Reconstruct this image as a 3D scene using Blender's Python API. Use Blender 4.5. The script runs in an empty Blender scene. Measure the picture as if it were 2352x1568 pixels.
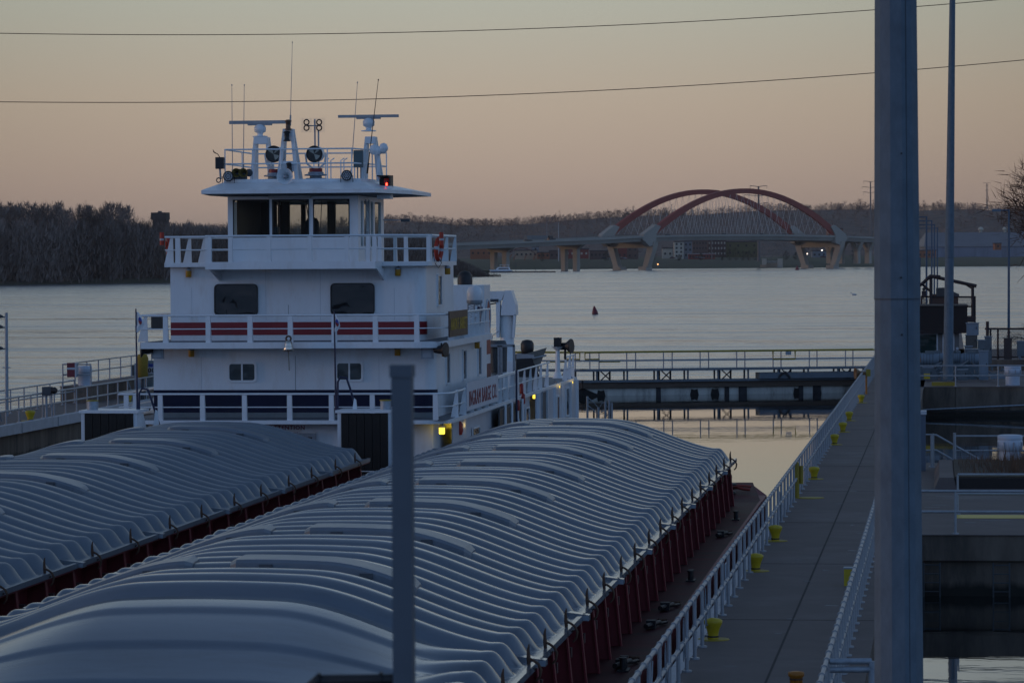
import bpy, bmesh, math, random
import numpy as np
from mathutils import Vector, Matrix
random.seed(7); np.random.seed(7)
C = bpy.context.scene
COL = C.collection
R = math.radians
PI = math.pi
# ------------------------------------------------------------------ camera
F = 8000.0; TH = R(6.94); PT = R(1.375); RL = R(0.35); CZ = 8.5
r0 = Vector((math.cos(TH), math.sin(TH), 0))
fw = Vector((-math.sin(TH)*math.cos(PT), math.cos(TH)*math.cos(PT), -math.sin(PT)))
u0 = r0.cross(fw)
rt = r0*math.cos(RL) - u0*math.sin(RL)
up = u0*math.cos(RL) + r0*math.sin(RL)
CAM = Vector((0, 0, CZ))
cam = bpy.data.cameras.new('camera'); co = bpy.data.objects.new('camera', cam); COL.objects.link(co)
m3 = Matrix((rt, up, -fw)).transposed()
co.matrix_world = Matrix.Translation(CAM) @ m3.to_4x4()
cam.sensor_width = 36; cam.lens = F/2352*36
cam.clip_start = 0.5; cam.clip_end = 20000
cam.dof.use_dof = True; cam.dof.focus_distance = 118; cam.dof.aperture_fstop = 6.3
C.camera = co
def ray(px, py): return rt*((px-1176)/F) + up*((784-py)/F) + fw
def atY(px, py, Y): r = ray(px, py); return CAM + r*(Y/r.y)
def atZ(px, py, Z): r = ray(px, py); return CAM + r*((Z-CZ)/r.z)
def atX(px, py, X): r = ray(px, py); return CAM + r*(X/r.x)
def atD(px, py, D): return CAM + ray(px, py)*D
# ------------------------------------------------------------------ world, sun, exposure
W = bpy.data.worlds.new('World'); C.world = W; W.use_nodes = True
nt = W.node_tree; nt.nodes.clear()
def N(t, **k):
    n = nt.nodes.new(t)
    for a, b in k.items(): setattr(n, a, b)
    return n
out = N('ShaderNodeOutputWorld'); bg = N('ShaderNodeBackground'); bg2 = N('ShaderNodeBackground'); add = N('ShaderNodeAddShader')
sky = N('ShaderNodeTexSky'); sky.sky_type = 'NISHITA'; sky.sun_disc = False
SUN_EL = R(1.5); SUN_AZ = R(-100)          # azimuth from +Y, clockwise positive (to the left, slightly behind)
sky.sun_elevation = SUN_EL; sky.sun_rotation = SUN_AZ
nt.links.new(sky.outputs[0], bg.inputs[0]); bg.inputs[1].default_value = 0.05
tc = N('ShaderNodeTexCoord'); sep = N('ShaderNodeSeparateXYZ'); nt.links.new(tc.outputs['Generated'], sep.inputs[0])
def ramp(stops):
    r = N('ShaderNodeValToRGB'); e = r.color_ramp.elements
    while len(e) > 1: e.remove(e[-1])
    e[0].position = stops[0][0]; e[0].color = (*stops[0][1], 1)
    for p, c in stops[1:]:
        x = e.new(p); x.color = (*c, 1)
    return r
front = ramp([(0.0, (.350, .275, .232)), (.018, (.375, .300, .262)), (.045, (.40, .343, .292)), (.075, (.365, .385, .350)),
              (.12, (.40, .46, .50)), (.25, (.33, .43, .54)), (.42, (.13, .20, .33)), (1.0, (.045, .08, .155))])
back = ramp([(0.0, (.14, .24, .42)), (.06, (.19, .34, .62)), (.2, (.20, .37, .74)), (.5, (.10, .19, .38)), (1.0, (.045, .08, .16))])
for rr in (front, back): nt.links.new(sep.outputs[2], rr.inputs[0])
dot = N('ShaderNodeVectorMath', operation='DOT_PRODUCT'); nt.links.new(tc.outputs['Generated'], dot.inputs[0])
ga = R(-14); dot.inputs[1].default_value = (math.sin(ga), math.cos(ga), 0)
mr = N('ShaderNodeMapRange'); mr.interpolation_type = 'SMOOTHSTEP'
mr.inputs[1].default_value = -0.45; mr.inputs[2].default_value = 0.95
nt.links.new(dot.outputs['Value'], mr.inputs[0])
mx = N('ShaderNodeMix', data_type='RGBA'); nt.links.new(mr.outputs[0], mx.inputs[0])
# sky dimmed to both sides of the view to imitate lens vignetting
fl = N('ShaderNodeVectorMath', operation='MULTIPLY'); nt.links.new(tc.outputs['Generated'], fl.inputs[0]); fl.inputs[1].default_value = (1, 1, 0)
fn = N('ShaderNodeVectorMath', operation='NORMALIZE'); nt.links.new(fl.outputs[0], fn.inputs[0])
d2 = N('ShaderNodeVectorMath', operation='DOT_PRODUCT'); nt.links.new(fn.outputs[0], d2.inputs[0]); g2 = R(-7.5); d2.inputs[1].default_value = (math.sin(g2), math.cos(g2), 0)
m2 = N('ShaderNodeMapRange'); m2.inputs[1].default_value = math.cos(R(11)); m2.inputs[2].default_value = 1; m2.inputs[3].default_value = .70; m2.inputs[4].default_value = 1.03; nt.links.new(d2.outputs['Value'], m2.inputs[0])
sc2 = N('ShaderNodeVectorMath', operation='SCALE'); nt.links.new(front.outputs[0], sc2.inputs[0]); nt.links.new(m2.outputs[0], sc2.inputs['Scale'])
nt.links.new(back.outputs[0], mx.inputs[6]); nt.links.new(sc2.outputs[0], mx.inputs[7])
nt.links.new(mx.outputs[2], bg2.inputs[0]); bg2.inputs[1].default_value = 1.0
nt.links.new(bg.outputs[0], add.inputs[0]); nt.links.new(bg2.outputs[0], add.inputs[1]); nt.links.new(add.outputs[0], out.inputs[0])
sl = bpy.data.lights.new('sun', 'SUN'); so = bpy.data.objects.new('sun', sl); COL.objects.link(so)
sl.energy = 0.3; sl.angle = R(3); sl.color = (1, .70, .45)
sd = Vector((math.sin(SUN_AZ)*math.cos(R(3)), math.cos(SUN_AZ)*math.cos(R(3)), math.sin(R(3))))
so.rotation_euler = sd.to_track_quat('Z', 'Y').to_euler()
C.view_settings.view_transform = 'Standard'; C.view_settings.look = 'None'
C.view_settings.exposure = 0; C.view_settings.gamma = 1
C.cycles.max_bounces = 6; C.cycles.volume_bounces = 0; C.cycles.transparent_max_bounces = 12
C.cycles.caustics_reflective = False; C.cycles.caustics_refractive = False
# ------------------------------------------------------------------ materials
MT = {}
def mat(name, col, rough=.6, metal=0, var=.12, scale=1.5, bump=0, bscale=20, spec=.5, dirt=None, dscale=.6, damt=.5, stretch=(1, 1, 1), coat=0, wet=None):
    if name in MT: return MT[name]
    m = bpy.data.materials.new(name); m.use_nodes = True; t = m.node_tree; p = t.nodes['Principled BSDF']
    L = t.links.new
    tcn = t.nodes.new('ShaderNodeTexCoord'); mp = t.nodes.new('ShaderNodeMapping'); mp.inputs['Scale'].default_value = stretch
    L(tcn.outputs['Object'], mp.inputs[0])
    nz = t.nodes.new('ShaderNodeTexNoise'); nz.inputs['Scale'].default_value = scale; nz.inputs['Detail'].default_value = 5
    nz.inputs['Roughness'].default_value = .65
    L(mp.outputs[0], nz.inputs[0])
    cr = t.nodes.new('ShaderNodeValToRGB'); e = cr.color_ramp.elements
    e[0].position = .3; e[1].position = .7
    e[0].color = (*[max(0, c*(1-var*1.3)) for c in col], 1); e[1].color = (*[min(1, c*(1+var)) for c in col], 1)
    L(nz.outputs[0], cr.inputs[0]); src = cr.outputs[0]
    if dirt:
        n2 = t.nodes.new('ShaderNodeTexNoise'); n2.inputs['Scale'].default_value = dscale; n2.inputs['Detail'].default_value = 8; n2.inputs['Roughness'].default_value = .7
        L(mp.outputs[0], n2.inputs[0])
        c2 = t.nodes.new('ShaderNodeValToRGB'); c2.color_ramp.elements[0].position = .5; c2.color_ramp.elements[1].position = .68
        c2.color_ramp.elements[1].color = (damt, damt, damt, 1)
        L(n2.outputs[0], c2.inputs[0])
        mxx = t.nodes.new('ShaderNodeMix'); mxx.data_type = 'RGBA'; L(c2.outputs[0], mxx.inputs[0]); L(src, mxx.inputs[6])
        mxx.inputs[7].default_value = (*dirt, 1); src = mxx.outputs[2]
    if wet is not None:      # dark algae line near the water
        g = t.nodes.new('ShaderNodeNewGeometry'); sx_ = t.nodes.new('ShaderNodeSeparateXYZ'); L(g.outputs['Position'], sx_.inputs[0])
        ad = t.nodes.new('ShaderNodeMath'); ad.operation = 'MULTIPLY_ADD'; ad.inputs[1].default_value = .55; L(nz.outputs[0], ad.inputs[0]); L(sx_.outputs[2], ad.inputs[2])
        w1 = t.nodes.new('ShaderNodeMapRange'); w1.inputs[1].default_value = wet+.12; w1.inputs[2].default_value = wet+.30; w1.inputs[3].default_value = 1; w1.inputs[4].default_value = 0; L(ad.outputs[0], w1.inputs[0])
        m2 = t.nodes.new('ShaderNodeMix'); m2.data_type = 'RGBA'; L(w1.outputs[0], m2.inputs[0]); L(src, m2.inputs[6]); m2.inputs[7].default_value = (.018, .017, .013, 1); src = m2.outputs[2]
    L(src, p.inputs['Base Color'])
    p.inputs['Metallic'].default_value = metal; p.inputs['Specular IOR Level'].default_value = spec
    if coat: p.inputs['Coat Weight'].default_value = coat
    rr = t.nodes.new('ShaderNodeMapRange'); rr.inputs[3].default_value = max(.02, rough-.1); rr.inputs[4].default_value = min(1, rough+.12)
    L(nz.outputs[0], rr.inputs[0]); L(rr.outputs[0], p.inputs['Roughness'])
    if bump:
        n3 = t.nodes.new('ShaderNodeTexNoise'); n3.inputs['Scale'].default_value = bscale; n3.inputs['Detail'].default_value = 4
        L(mp.outputs[0], n3.inputs[0])
        b = t.nodes.new('ShaderNodeBump'); b.inputs['Distance'].default_value = bump; L(n3.outputs[0], b.inputs['Height']); L(b.outputs[0], p.inputs['Normal'])
    MT[name] = m; return m
def emit(name, col, s):
    if name in MT: return MT[name]
    m = bpy.data.materials.new(name); m.use_nodes = True; p = m.node_tree.nodes['Principled BSDF']
    p.inputs['Base Color'].default_value = (*col, 1); p.inputs['Emission Color'].default_value = (*col, 1); p.inputs['Emission Strength'].default_value = s
    MT[name] = m; return m
def glassy(name, col=(.01, .012, .014), rough=.04, transp=0.0):
    if name in MT: return MT[name]
    m = bpy.data.materials.new(name); m.use_nodes = True; t = m.node_tree; p = t.nodes['Principled BSDF']
    p.inputs['Base Color'].default_value = (*col, 1); p.inputs['Roughness'].default_value = rough; p.inputs['Specular IOR Level'].default_value = .5
    nz = t.nodes.new('ShaderNodeTexNoise'); nz.inputs['Scale'].default_value = 1.1; nz.inputs['Detail'].default_value = 2
    tcn = t.nodes.new('ShaderNodeTexCoord'); t.links.new(tcn.outputs['Object'], nz.inputs[0])
    b = t.nodes.new('ShaderNodeBump'); b.inputs['Distance'].default_value = .025; t.links.new(nz.outputs[0], b.inputs['Height']); t.links.new(b.outputs[0], p.inputs['Normal'])
    if transp:
        tr = t.nodes.new('ShaderNodeBsdfTransparent'); ms = t.nodes.new('ShaderNodeMixShader'); ms.inputs[0].default_value = transp
        tr.inputs[0].default_value = (.93, .95, .93, 1)
        t.links.new(p.outputs[0], ms.inputs[1]); t.links.new(tr.outputs[0], ms.inputs[2]); t.links.new(ms.outputs[0], t.nodes['Material Output'].inputs[0])
    MT[name] = m; return m
WHITE = mat('white_boat_paint', (.74, .78, .80), .36, var=.06, scale=.8, dirt=(.50, .46, .41), dscale=1.6, damt=.4, bump=.010, bscale=1.6, stretch=(1.4, 1.4, .4))
NAVY = mat('navy_paint', (.006, .009, .035), .5, var=.15, spec=.25)
STRIPE = mat('red_stripe_paint', (.23, .012, .02), .45, var=.12)
DARKGREY = mat('dark_grey_paint', (.06, .07, .08), .6)
BLACK = mat('black_paint', (.012, .012, .014), .5)
RUBBER = mat('black_rubber', (.010, .010, .009), .8, var=.5, scale=2.5, bump=.01)
GALV = mat('galvanised_steel', (.30, .34, .38), .5, metal=.25, var=.18, scale=9)
RAILP = mat('grey_rail_paint', (.33, .345, .36), .45, metal=.2, var=.12, scale=6)
POLE = mat('galvanised_mast', (.125, .165, .20), .7, metal=0, var=.14, scale=6, dirt=(.155, .195, .225), dscale=3, damt=.35, stretch=(1, 1, .5), spec=.3)
CONC = mat('walkway_concrete', (.135, .108, .098), .82, var=.16, scale=.9, bump=.004, bscale=30, dirt=(.19, .165, .155), dscale=.35, damt=.6)
CONCW = mat('stained_concrete_wall', (.14, .11, .085), .9, var=.35, scale=1.2, dirt=(.035, .03, .026), dscale=.7, damt=.85, stretch=(1, 1, .25), bump=.01, wet=.35)
COPE = mat('painted_coping', (.42, .44, .47), .6, var=.12, dirt=(.25, .25, .25), damt=.5)
YEL = mat('yellow_paint', (.50, .37, .012), .45, var=.12, scale=6)
YELD = mat('yellow_rail_paint', (.30, .22, .015), .55, var=.15)
ORANGE = mat('orange_paint', (.42, .15, .012), .5, var=.1)
RUST = mat('rusty_steel', (.10, .05, .028), .8, var=.35, scale=14)
BRED = mat('barge_red_paint', (.21, .020, .028), .55, var=.25, scale=1.4, dirt=(.10, .018, .018), dscale=1.2, damt=.6, stretch=(1, 1, .4))
BDECK = mat('wet_red_deck', (.065, .012, .016), .62, var=.5, scale=.9, dirt=(.03, .012, .012), dscale=.8, damt=.7, spec=.12, stretch=(.5, 1.4, 1))
COVER = mat('grey_fibreglass', (.13, .155, .185), .17, var=.1, scale=.55, dirt=(.085, .095, .105), dscale=.6, damt=.7, stretch=(.35, 1.4, 1), bump=.0015, bscale=5, spec=1.0)
LIDM = mat('hatch_lid_fibreglass', (.15, .175, .205), .36, var=.1, scale=1.2, dirt=(.10, .12, .135), dscale=.8, damt=.5, spec=.9)
COVERL = mat('aged_fibreglass', (.15, .175, .20), .38, var=.1, scale=.8, dirt=(.12, .14, .155), dscale=.9, damt=.6, bump=.005, bscale=5, spec=.6)
WOODI = mat('brown_cabin_lining', (.11, .06, .028), .5, var=.2, stretch=(3, 3, .4))
GLD = glassy('dark_window_glass')
GLS = glassy('searchlight_glass', (.02, .022, .02), .05)
GLW = glassy('pale_window_glass', (.05, .065, .07), .08)
GLT = glassy('clear_window_glass', (.02, .025, .03), .03, .93)
# ------------------------------------------------------------------ mesh builder
class MB:
    def __init__(s): s.v = []; s.f = []; s.mi = []; s.m = 0; s.sm = []
    def add(s, vs, fs, smooth=False):
        o = len(s.v); s.v += [tuple(v) for v in vs]
        for f in fs: s.f.append(tuple(o+i for i in f)); s.mi.append(s.m); s.sm.append(smooth)
        return s
    def box(s, x0, x1, y0, y1, z0, z1):
        return s.add([(x0, y0, z0), (x1, y0, z0), (x1, y1, z0), (x0, y1, z0), (x0, y0, z1), (x1, y0, z1), (x1, y1, z1), (x0, y1, z1)],
                     [(0, 3, 2, 1), (4, 5, 6, 7), (0, 1, 5, 4), (1, 2, 6, 5), (2, 3, 7, 6), (3, 0, 4, 7)])
    def cb(s, c, w, d, h): return s.box(c[0]-w/2, c[0]+w/2, c[1]-d/2, c[1]+d/2, c[2], c[2]+h)
    def hexa(s, lo, hi):      # lo, hi: four points each, ccw from above
        return s.add(list(lo)+list(hi), [(3, 2, 1, 0), (4, 5, 6, 7), (0, 1, 5, 4), (1, 2, 6, 5), (2, 3, 7, 6), (3, 0, 4, 7)])
    def cyl(s, a, b, r0, r1=None, n=10, smooth=True, caps=True):
        r1 = r0 if r1 is None else r1
        a = Vector(a); b = Vector(b); d = (b-a)
        if d.length < 1e-6: return s
        d.normalize(); x = d.orthogonal().normalized(); y = d.cross(x)
        vs = []
        for p, r in ((a, r0), (b, r1)):
            for i in range(n):
                t = 2*PI*i/n; vs.append(p + x*math.cos(t)*r + y*math.sin(t)*r)
        s.add(vs, [(i, (i+1) % n, n+(i+1) % n, n+i) for i in range(n)], smooth)
        if caps: s.add(vs[:n], [tuple(range(n-1, -1, -1))]); s.add(vs[n:], [tuple(range(n))])
        return s
    def tube(s, pts, r, n=6):
        pts = [Vector(p) for p in pts]; rs = r if isinstance(r, (list, tuple)) else [r]*len(pts)
        vs = []; prev = None
        for i, p in enumerate(pts):
            d = (pts[min(i+1, len(pts)-1)] - pts[max(i-1, 0)]).normalized()
            if prev is None: x = d.orthogonal().normalized()
            else:
                x = prev - d*prev.dot(d)
                x = x.normalized() if x.length > 1e-5 else d.orthogonal().normalized()
            prev = x; y = d.cross(x)
            for k in range(n):
                t = 2*PI*k/n; vs.append(p + x*math.cos(t)*rs[i] + y*math.sin(t)*rs[i])
        fs = []
        for i in range(len(pts)-1):
            for k in range(n): fs.append((i*n+k, i*n+(k+1) % n, (i+1)*n+(k+1) % n, (i+1)*n+k))
        s.add(vs, fs, True); L = len(pts)-1
        s.add(vs[:n], [tuple(range(n-1, -1, -1))]); s.add(vs[L*n:], [tuple(range(n))])
        return s
    def lathe(s, prof, c, ax=(0, 0, 1), n=16, smooth=True, cap0=True):   # prof: (r, h)
        ax = Vector(ax).normalized(); x = ax.orthogonal().normalized(); y = ax.cross(x); c = Vector(c); vs = []
        for r, h in prof:
            for k in range(n):
                t = 2*PI*k/n; vs.append(c + ax*h + x*math.cos(t)*r + y*math.sin(t)*r)
        fs = []
        for i in range(len(prof)-1):
            for k in range(n): fs.append((i*n+k, i*n+(k+1) % n, (i+1)*n+(k+1) % n, (i+1)*n+k))
        s.add(vs, fs, smooth); m = len(prof)-1
        if cap0 and prof[0][0] > 1e-4: s.add(vs[:n], [tuple(range(n-1, -1, -1))])
        if prof[m][0] > 1e-4: s.add(vs[m*n:], [tuple(range(n))])
        return s
    def torus(s, c, ax, R0, r, n=18, m=7):
        ax = Vector(ax).normalized(); x = ax.orthogonal().normalized(); y = ax.cross(x); c = Vector(c); vs = []
        for i in range(n):
            t = 2*PI*i/n; q = x*math.cos(t)+y*math.sin(t)
            for k in range(m):
                a = 2*PI*k/m; vs.append(c + q*(R0+r*math.cos(a)) + ax*r*math.sin(a))
        return s.add(vs, [(i*m+k, ((i+1) % n)*m+k, ((i+1) % n)*m+(k+1) % m, i*m+(k+1) % m) for i in range(n) for k in range(m)], True)
    def prism(s, poly, off):    # poly 3d points, extruded by vector off
        n = len(poly); off = Vector(off); a = [Vector(p) for p in poly]; b = [p+off for p in a]
        return s.add(a+b, [tuple(range(n-1, -1, -1)), tuple(range(n, 2*n))] + [(i, (i+1) % n, n+(i+1) % n, n+i) for i in range(n)])
    def build(s, name, mats, parent=None, origin=None, label=None):
        me = bpy.data.meshes.new(name); P = WL[parent] if parent else (Vector(origin) if origin is not None else Vector((0, 0, 0)))
        a = np.array(s.v, dtype=np.float64) - np.array(P)
        me.from_pydata(a.tolist(), [], s.f)
        if not isinstance(mats, (list, tuple)): mats = [mats]
        for m in mats: me.materials.append(m)
        me.polygons.foreach_set('material_index', s.mi); me.polygons.foreach_set('use_smooth', s.sm)
        me.update()
        o = bpy.data.objects.new(name, me); COL.objects.link(o)
        if parent: o.parent = parent
        else: o.location = P
        WL[o] = P
        if label: o['label'] = label
        return o
WL = {}
def tag(o, label, cat, group=None, kind=None):
    o['label'] = label; o['category'] = cat
    if group: o['group'] = group
    if kind: o['kind'] = kind
    return o
def thing(name, loc, label, cat, group=None):
    o = bpy.data.objects.new(name, None); COL.objects.link(o); o.location = loc; o.empty_display_size = .2
    WL[o] = Vector(loc); return tag(o, label, cat, group)
def struct(o): o['kind'] = 'structure'; return o
def solo(mb, name, mats, loc, label, cat, group=None): return tag(mb.build(name, mats, origin=loc), label, cat, group)
def copy_tree(o, parent=None):
    c = o.copy(); COL.objects.link(c)
    if parent: c.parent = parent
    for ch in list(o.children): copy_tree(ch, c)
    return c
FONT = {}
def text_mesh(txt, size, ext=.004, bold=False, align='CENTER', sx=1):
    cu = bpy.data.curves.new('t', 'FONT'); cu.body = txt; cu.size = size; cu.extrude = ext; cu.align_x = align; cu.space_character = 1.12; cu.resolution_u = 2
    if bold: cu.offset = size*.018
    ob = bpy.data.objects.new('t', cu); COL.objects.link(ob)
    bpy.context.view_layer.update()
    me = bpy.data.meshes.new_from_object(ob); bpy.data.objects.remove(ob)
    v = [(p.co.x*sx, p.co.y, p.co.z) for p in me.vertices]; f = [tuple(p.vertices) for p in me.polygons]
    return v, f
def add_text(mb, txt, size, org, xdir=(1, 0, 0), udir=(0, 0, 1), ext=.004, bold=False, align='CENTER', sx=1):
    v, f = text_mesh(txt, size, ext, bold, align, sx); x = Vector(xdir).normalized(); u = Vector(udir).normalized(); n = x.cross(u); o = Vector(org)
    mb.add([o + x*p[0] + u*p[1] + n*p[2] for p in v], f); return mb
ORD = ['first', 'second', 'third', 'fourth', 'fifth', 'sixth', 'seventh', 'eighth', 'ninth', 'tenth', 'eleventh', 'twelfth', 'thirteenth', 'fourteenth', 'fifteenth', 'sixteenth']
# ------------------------------------------------------------------ water
def water_mat(name, s1, d1, s2, d2, base, rough, wind=True):
    m = bpy.data.materials.new(name); m.use_nodes = True; t = m.node_tree; p = t.nodes['Principled BSDF']; L = t.links.new
    p.inputs['Base Color'].default_value = (*base, 1); p.inputs['Roughness'].default_value = rough; p.inputs['IOR'].default_value = 2.0 if wind else 1.36
    tcn = t.nodes.new('ShaderNodeTexCoord')
    def nz(sc, det, st=(1, 1, 1)):
        mp = t.nodes.new('ShaderNodeMapping'); mp.inputs['Scale'].default_value = st; L(tcn.outputs['Object'], mp.inputs[0])
        n = t.nodes.new('ShaderNodeTexNoise'); n.inputs['Scale'].default_value = sc; n.inputs['Detail'].default_value = det; L(mp.outputs[0], n.inputs[0]); return n
    a = nz(s1, 3, (.33, 1, 1)); b = nz(s2, 3, (.5, 1, 1))
    b1 = t.nodes.new('ShaderNodeBump'); b1.inputs['Distance'].default_value = d1; L(a.outputs[0], b1.inputs['Height'])
    b2 = t.nodes.new('ShaderNodeBump'); b2.inputs['Distance'].default_value = d2; L(b.outputs[0], b2.inputs['Height']); L(b1.outputs[0], b2.inputs['Normal'])
    if wind:
        c_ = nz(.07, 5, (.16, 1.2, 1)); b0 = t.nodes.new('ShaderNodeBump'); b0.inputs['Distance'].default_value = 1.7; L(c_.outputs[0], b0.inputs['Height']); L(b0.outputs[0], b1.inputs['Normal'])
        c3 = nz(.2, 4, (.25, 1.1, 1)); b3 = t.nodes.new('ShaderNodeBump'); b3.inputs['Distance'].default_value = .75; L(c3.outputs[0], b3.inputs['Height']); L(b3.outputs[0], b0.inputs['Normal'])
    if wind:
        w = nz(.02, 7, (.22, 1.5, 1)); w.inputs['Roughness'].default_value = .75; r = t.nodes.new('ShaderNodeMapRange'); r.inputs[1].default_value = .36; r.inputs[2].default_value = .64
        r.inputs[3].default_value = .45; r.inputs[4].default_value = 1.0; L(w.outputs[0], r.inputs[0]); L(r.outputs[0], b1.inputs['Strength']); L(r.outputs[0], b2.inputs['Strength'])
    L(b2.outputs[0], p.inputs['Normal'])
    if wind:
        w2 = nz(.03, 8, (.13, 1.6, 1)); w2.inputs['Roughness'].default_value = .8
        r3 = t.nodes.new('ShaderNodeMapRange'); r3.inputs[1].default_value = .40; r3.inputs[2].default_value = .62; r3.inputs[3].default_value = .07; r3.inputs[4].default_value = .30; L(w2.outputs[0], r3.inputs[0]); L(r3.outputs[0], p.inputs['Roughness'])
    return m
RIV = water_mat('river_ripples', .45, .22, 1.6, .05, (.14, .16, .17), .25)
CALM = water_mat('still_lock_water', .25, .006, 1.2, .0022, (.012, .014, .014), .02, wind=False)
XR = -4.7; XL = -39.3; ZW = 1.55; YAW = -0.0041
def yaw(o):      # the lock walls run a quarter of a degree off the tow
    x, y, z = o.location; o.location = (x*math.cos(YAW)-y*math.sin(YAW), x*math.sin(YAW)+y*math.cos(YAW), z); o.rotation_euler[2] = YAW; return o
mb = MB()
for (x0, x1, y0, y1) in [(-3000, XL-2.0, -300, 230), (-3000, 3000, 230, 9000)]:
    mb.add([(x0, y0, 0), (x1, y0, 0), (x1, y1, 0), (x0, y1, 0)], [(0, 1, 2, 3)])
river = struct(mb.build('river', RIV))
mb = MB()
mb.add([(XL-2, -60, 0), (XR, -60, 0), (XR, 230, 0), (XL-2, 230, 0)], [(0, 1, 2, 3)])
mb.add([(XR, -60, 0), (80, -60, 0), (80, 230, 0), (XR, 230, 0)], [(0, 1, 2, 3)])
struct(mb.build('lock_water', CALM))
# ------------------------------------------------------------------ ground, shores, hills
SOIL = mat('bank_soil', (.055, .055, .03), .95, var=.35, scale=.02, dirt=(.06, .045, .035), dscale=.03, damt=.7)
GRASS = mat('bank_grass', (.05, .06, .028), .95, var=.3, scale=.03, dirt=(.07, .055, .035), dscale=.02, damt=.6)
HILLM = mat('wooded_slope', (.115, .08, .066), .95, var=.45, scale=.05, dirt=(.035, .035, .035), dscale=.02, damt=.6)
def wave(x): return math.sin(x*1.7)+.6*math.sin(x*3.1+1)+.35*math.sin(x*7.3+2)
# river bed so nothing is open below
mb = MB(); mb.add([(-9000, -400, -7), (9000, -400, -7), (9000, 12000, -7), (-9000, 12000, -7)], [(0, 1, 2, 3)]); struct(mb.build('ground', SOIL))
# left wooded shore
LS = [(-260, 652, 1150), (-100, 654, 1200), (0, 655, 1214), (180, 652.5, 1250), (375, 650, 1283), (620, 644, 1380), (850, 640, 1460), (1000, 638, 1520), (1085, 637, 1555), (1125, 634, 1590)]
front_pts = [atD(a, 640, d) for a, b, d in LS]
mb = MB(); vs = []; n = len(front_pts)
for k, (off, z) in enumerate([(-4, -1), (0, .15), (12, 1.6), (120, 2.5), (700, 3.0)]):
    for i, p in enumerate(front_pts):
        o = off if i < n-2 else min(off, 40 if i == n-2 else 6)
        vs.append((p.x*(1+o/1300)+ (0 if off > 100 else wave(i)*1.5), p.y*(1+o/1300), z))
mb.add(vs, [(r*n+i, r*n+i+1, (r+1)*n+i+1, (r+1)*n+i) for r in range(4) for i in range(n-1)], True)
struct(mb.build('left_shore', SOIL))
# far bank and town flat
def bankD(px): return 2560 if px > 1900 else 2500
mb = MB(); cols = [980+ i*60 for i in range(32)]; vs = []
for (dd, z) in [(-5, -1), (0, .1), (25, 2.2), (70, 5.0), (130, 6.5), (500, 8.5)]:
    for px in cols:
        D = bankD(px)+dd; r = ray(px, 600); vs.append((r.x*D, r.y*D, z + (wave(px/37)*.35 if dd > 0 else 0)))
n = len(cols); mb.add(vs, [(r*n+i, r*n+i+1, (r+1)*n+i+1, (r+1)*n+i) for r in range(5) for i in range(n-1)], True)
struct(mb.build('far_bank', GRASS))
RIDGE = [(-500, 560), (0, 545), (400, 535), (700, 525), (850, 516), (930, 508), (1000, 510), (1050, 518), (1100, 517), (1150, 518), (1220, 514), (1300, 506), (1400, 500), (1450, 497), (1520, 494),
         (1600, 494), (1680, 488), (1750, 484), (1850, 482), (1950, 481), (2040, 481), (2110, 484), (2170, 482), (2230, 480), (2290, 484), (2352, 486), (2500, 490), (2900, 500)]
def ridge(px):
    for a, b in zip(RIDGE, RIDGE[1:]):
        if a[0] <= px <= b[0]:
            t = (px-a[0])/(b[0]-a[0]); return a[1]+(b[1]-a[1])*t
    return RIDGE[-1][1]
HD0, HD1 = 3000, 3900
def hillz(px, t):   # t 0..1 from foot to ridge
    top = CZ + (586+.006*(2150-px) - ridge(px))/F*HD1
    s = t*t*(3-2*t)
    return 8 + (top-8)*(.35*t+.65*s) + wave(px/90+t*3)*2.2*math.sin(PI*t)
mb = MB(); vs = []; cols = list(range(-500, 2901, 25)); rows = 14
for j in range(rows+3):
    t = min(1, j/rows); D = HD0+(HD1-HD0)*j/rows
    for px in cols:
        r = ray(px, 586); z = hillz(px, t) - (max(0, j-rows))*6
        if j == 0: z = 3
        vs.append((r.x*D, r.y*D, z))
n = len(cols); mb.add(vs, [(r*n+i, r*n+i+1, (r+1)*n+i+1, (r+1)*n+i) for r in range(rows+2) for i in range(n-1)], True)
struct(mb.build('hills', HILLM))
# ------------------------------------------------------------------ far woods (stuff) and single trees
TWIG = mat('bare_twigs', (.11, .085, .072), .95, var=.35, scale=.05)
TWIG2 = mat('willow_twigs', (.20, .155, .13), .95, var=.45, scale=.035, stretch=(1, 1, .35))
TWIGF = mat('hillside_twigs', (.22, .145, .11), .95, var=.6, scale=.012)
BARK = mat('bark', (.045, .036, .030), .95, var=.3, scale=4)
rng = np.random.default_rng(5)
def twig_cloud(bases, hs, wr, nt, size, dense_low=.0, up=.6):
    """many thin slivers spread through the crowns of trees standing at bases"""
    V = []; n = len(bases)
    for k in range(nt):
        a = rng.uniform(0, 2*PI, n); rr = np.sqrt(rng.uniform(0, 1, n)); hh = rng.uniform(dense_low, 1, n)
        prof = np.sin(np.clip((hh-dense_low)/(1-dense_low)*PI*.82+.45, 0, PI))
        w = hs*wr*prof*rr
        c = np.stack([bases[:, 0]+np.cos(a)*w, bases[:, 1]+np.sin(a)*w, bases[:, 2]+hh*hs], 1)
        d = np.stack([np.cos(a)*rng.uniform(.1, 1, n), np.sin(a)*rng.uniform(.1, 1, n), rng.uniform(up*.4, up*2.2, n)], 1)
        d /= np.linalg.norm(d, axis=1)[:, None]
        s = size*rng.uniform(.5, 1.4, n)*hs/15
        q = np.stack([-np.sin(a+.7), np.cos(a+.7), rng.uniform(-.4, .4, n)], 1)
        V.append(np.stack([c-d*s[:, None]*.5 - q*s[:, None]*.09, c-d*s[:, None]*.3+q*s[:, None]*.12, c+d*s[:, None]*.7], 1))
    V = np.concatenate(V, 0).reshape(-1, 3); return V
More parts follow.
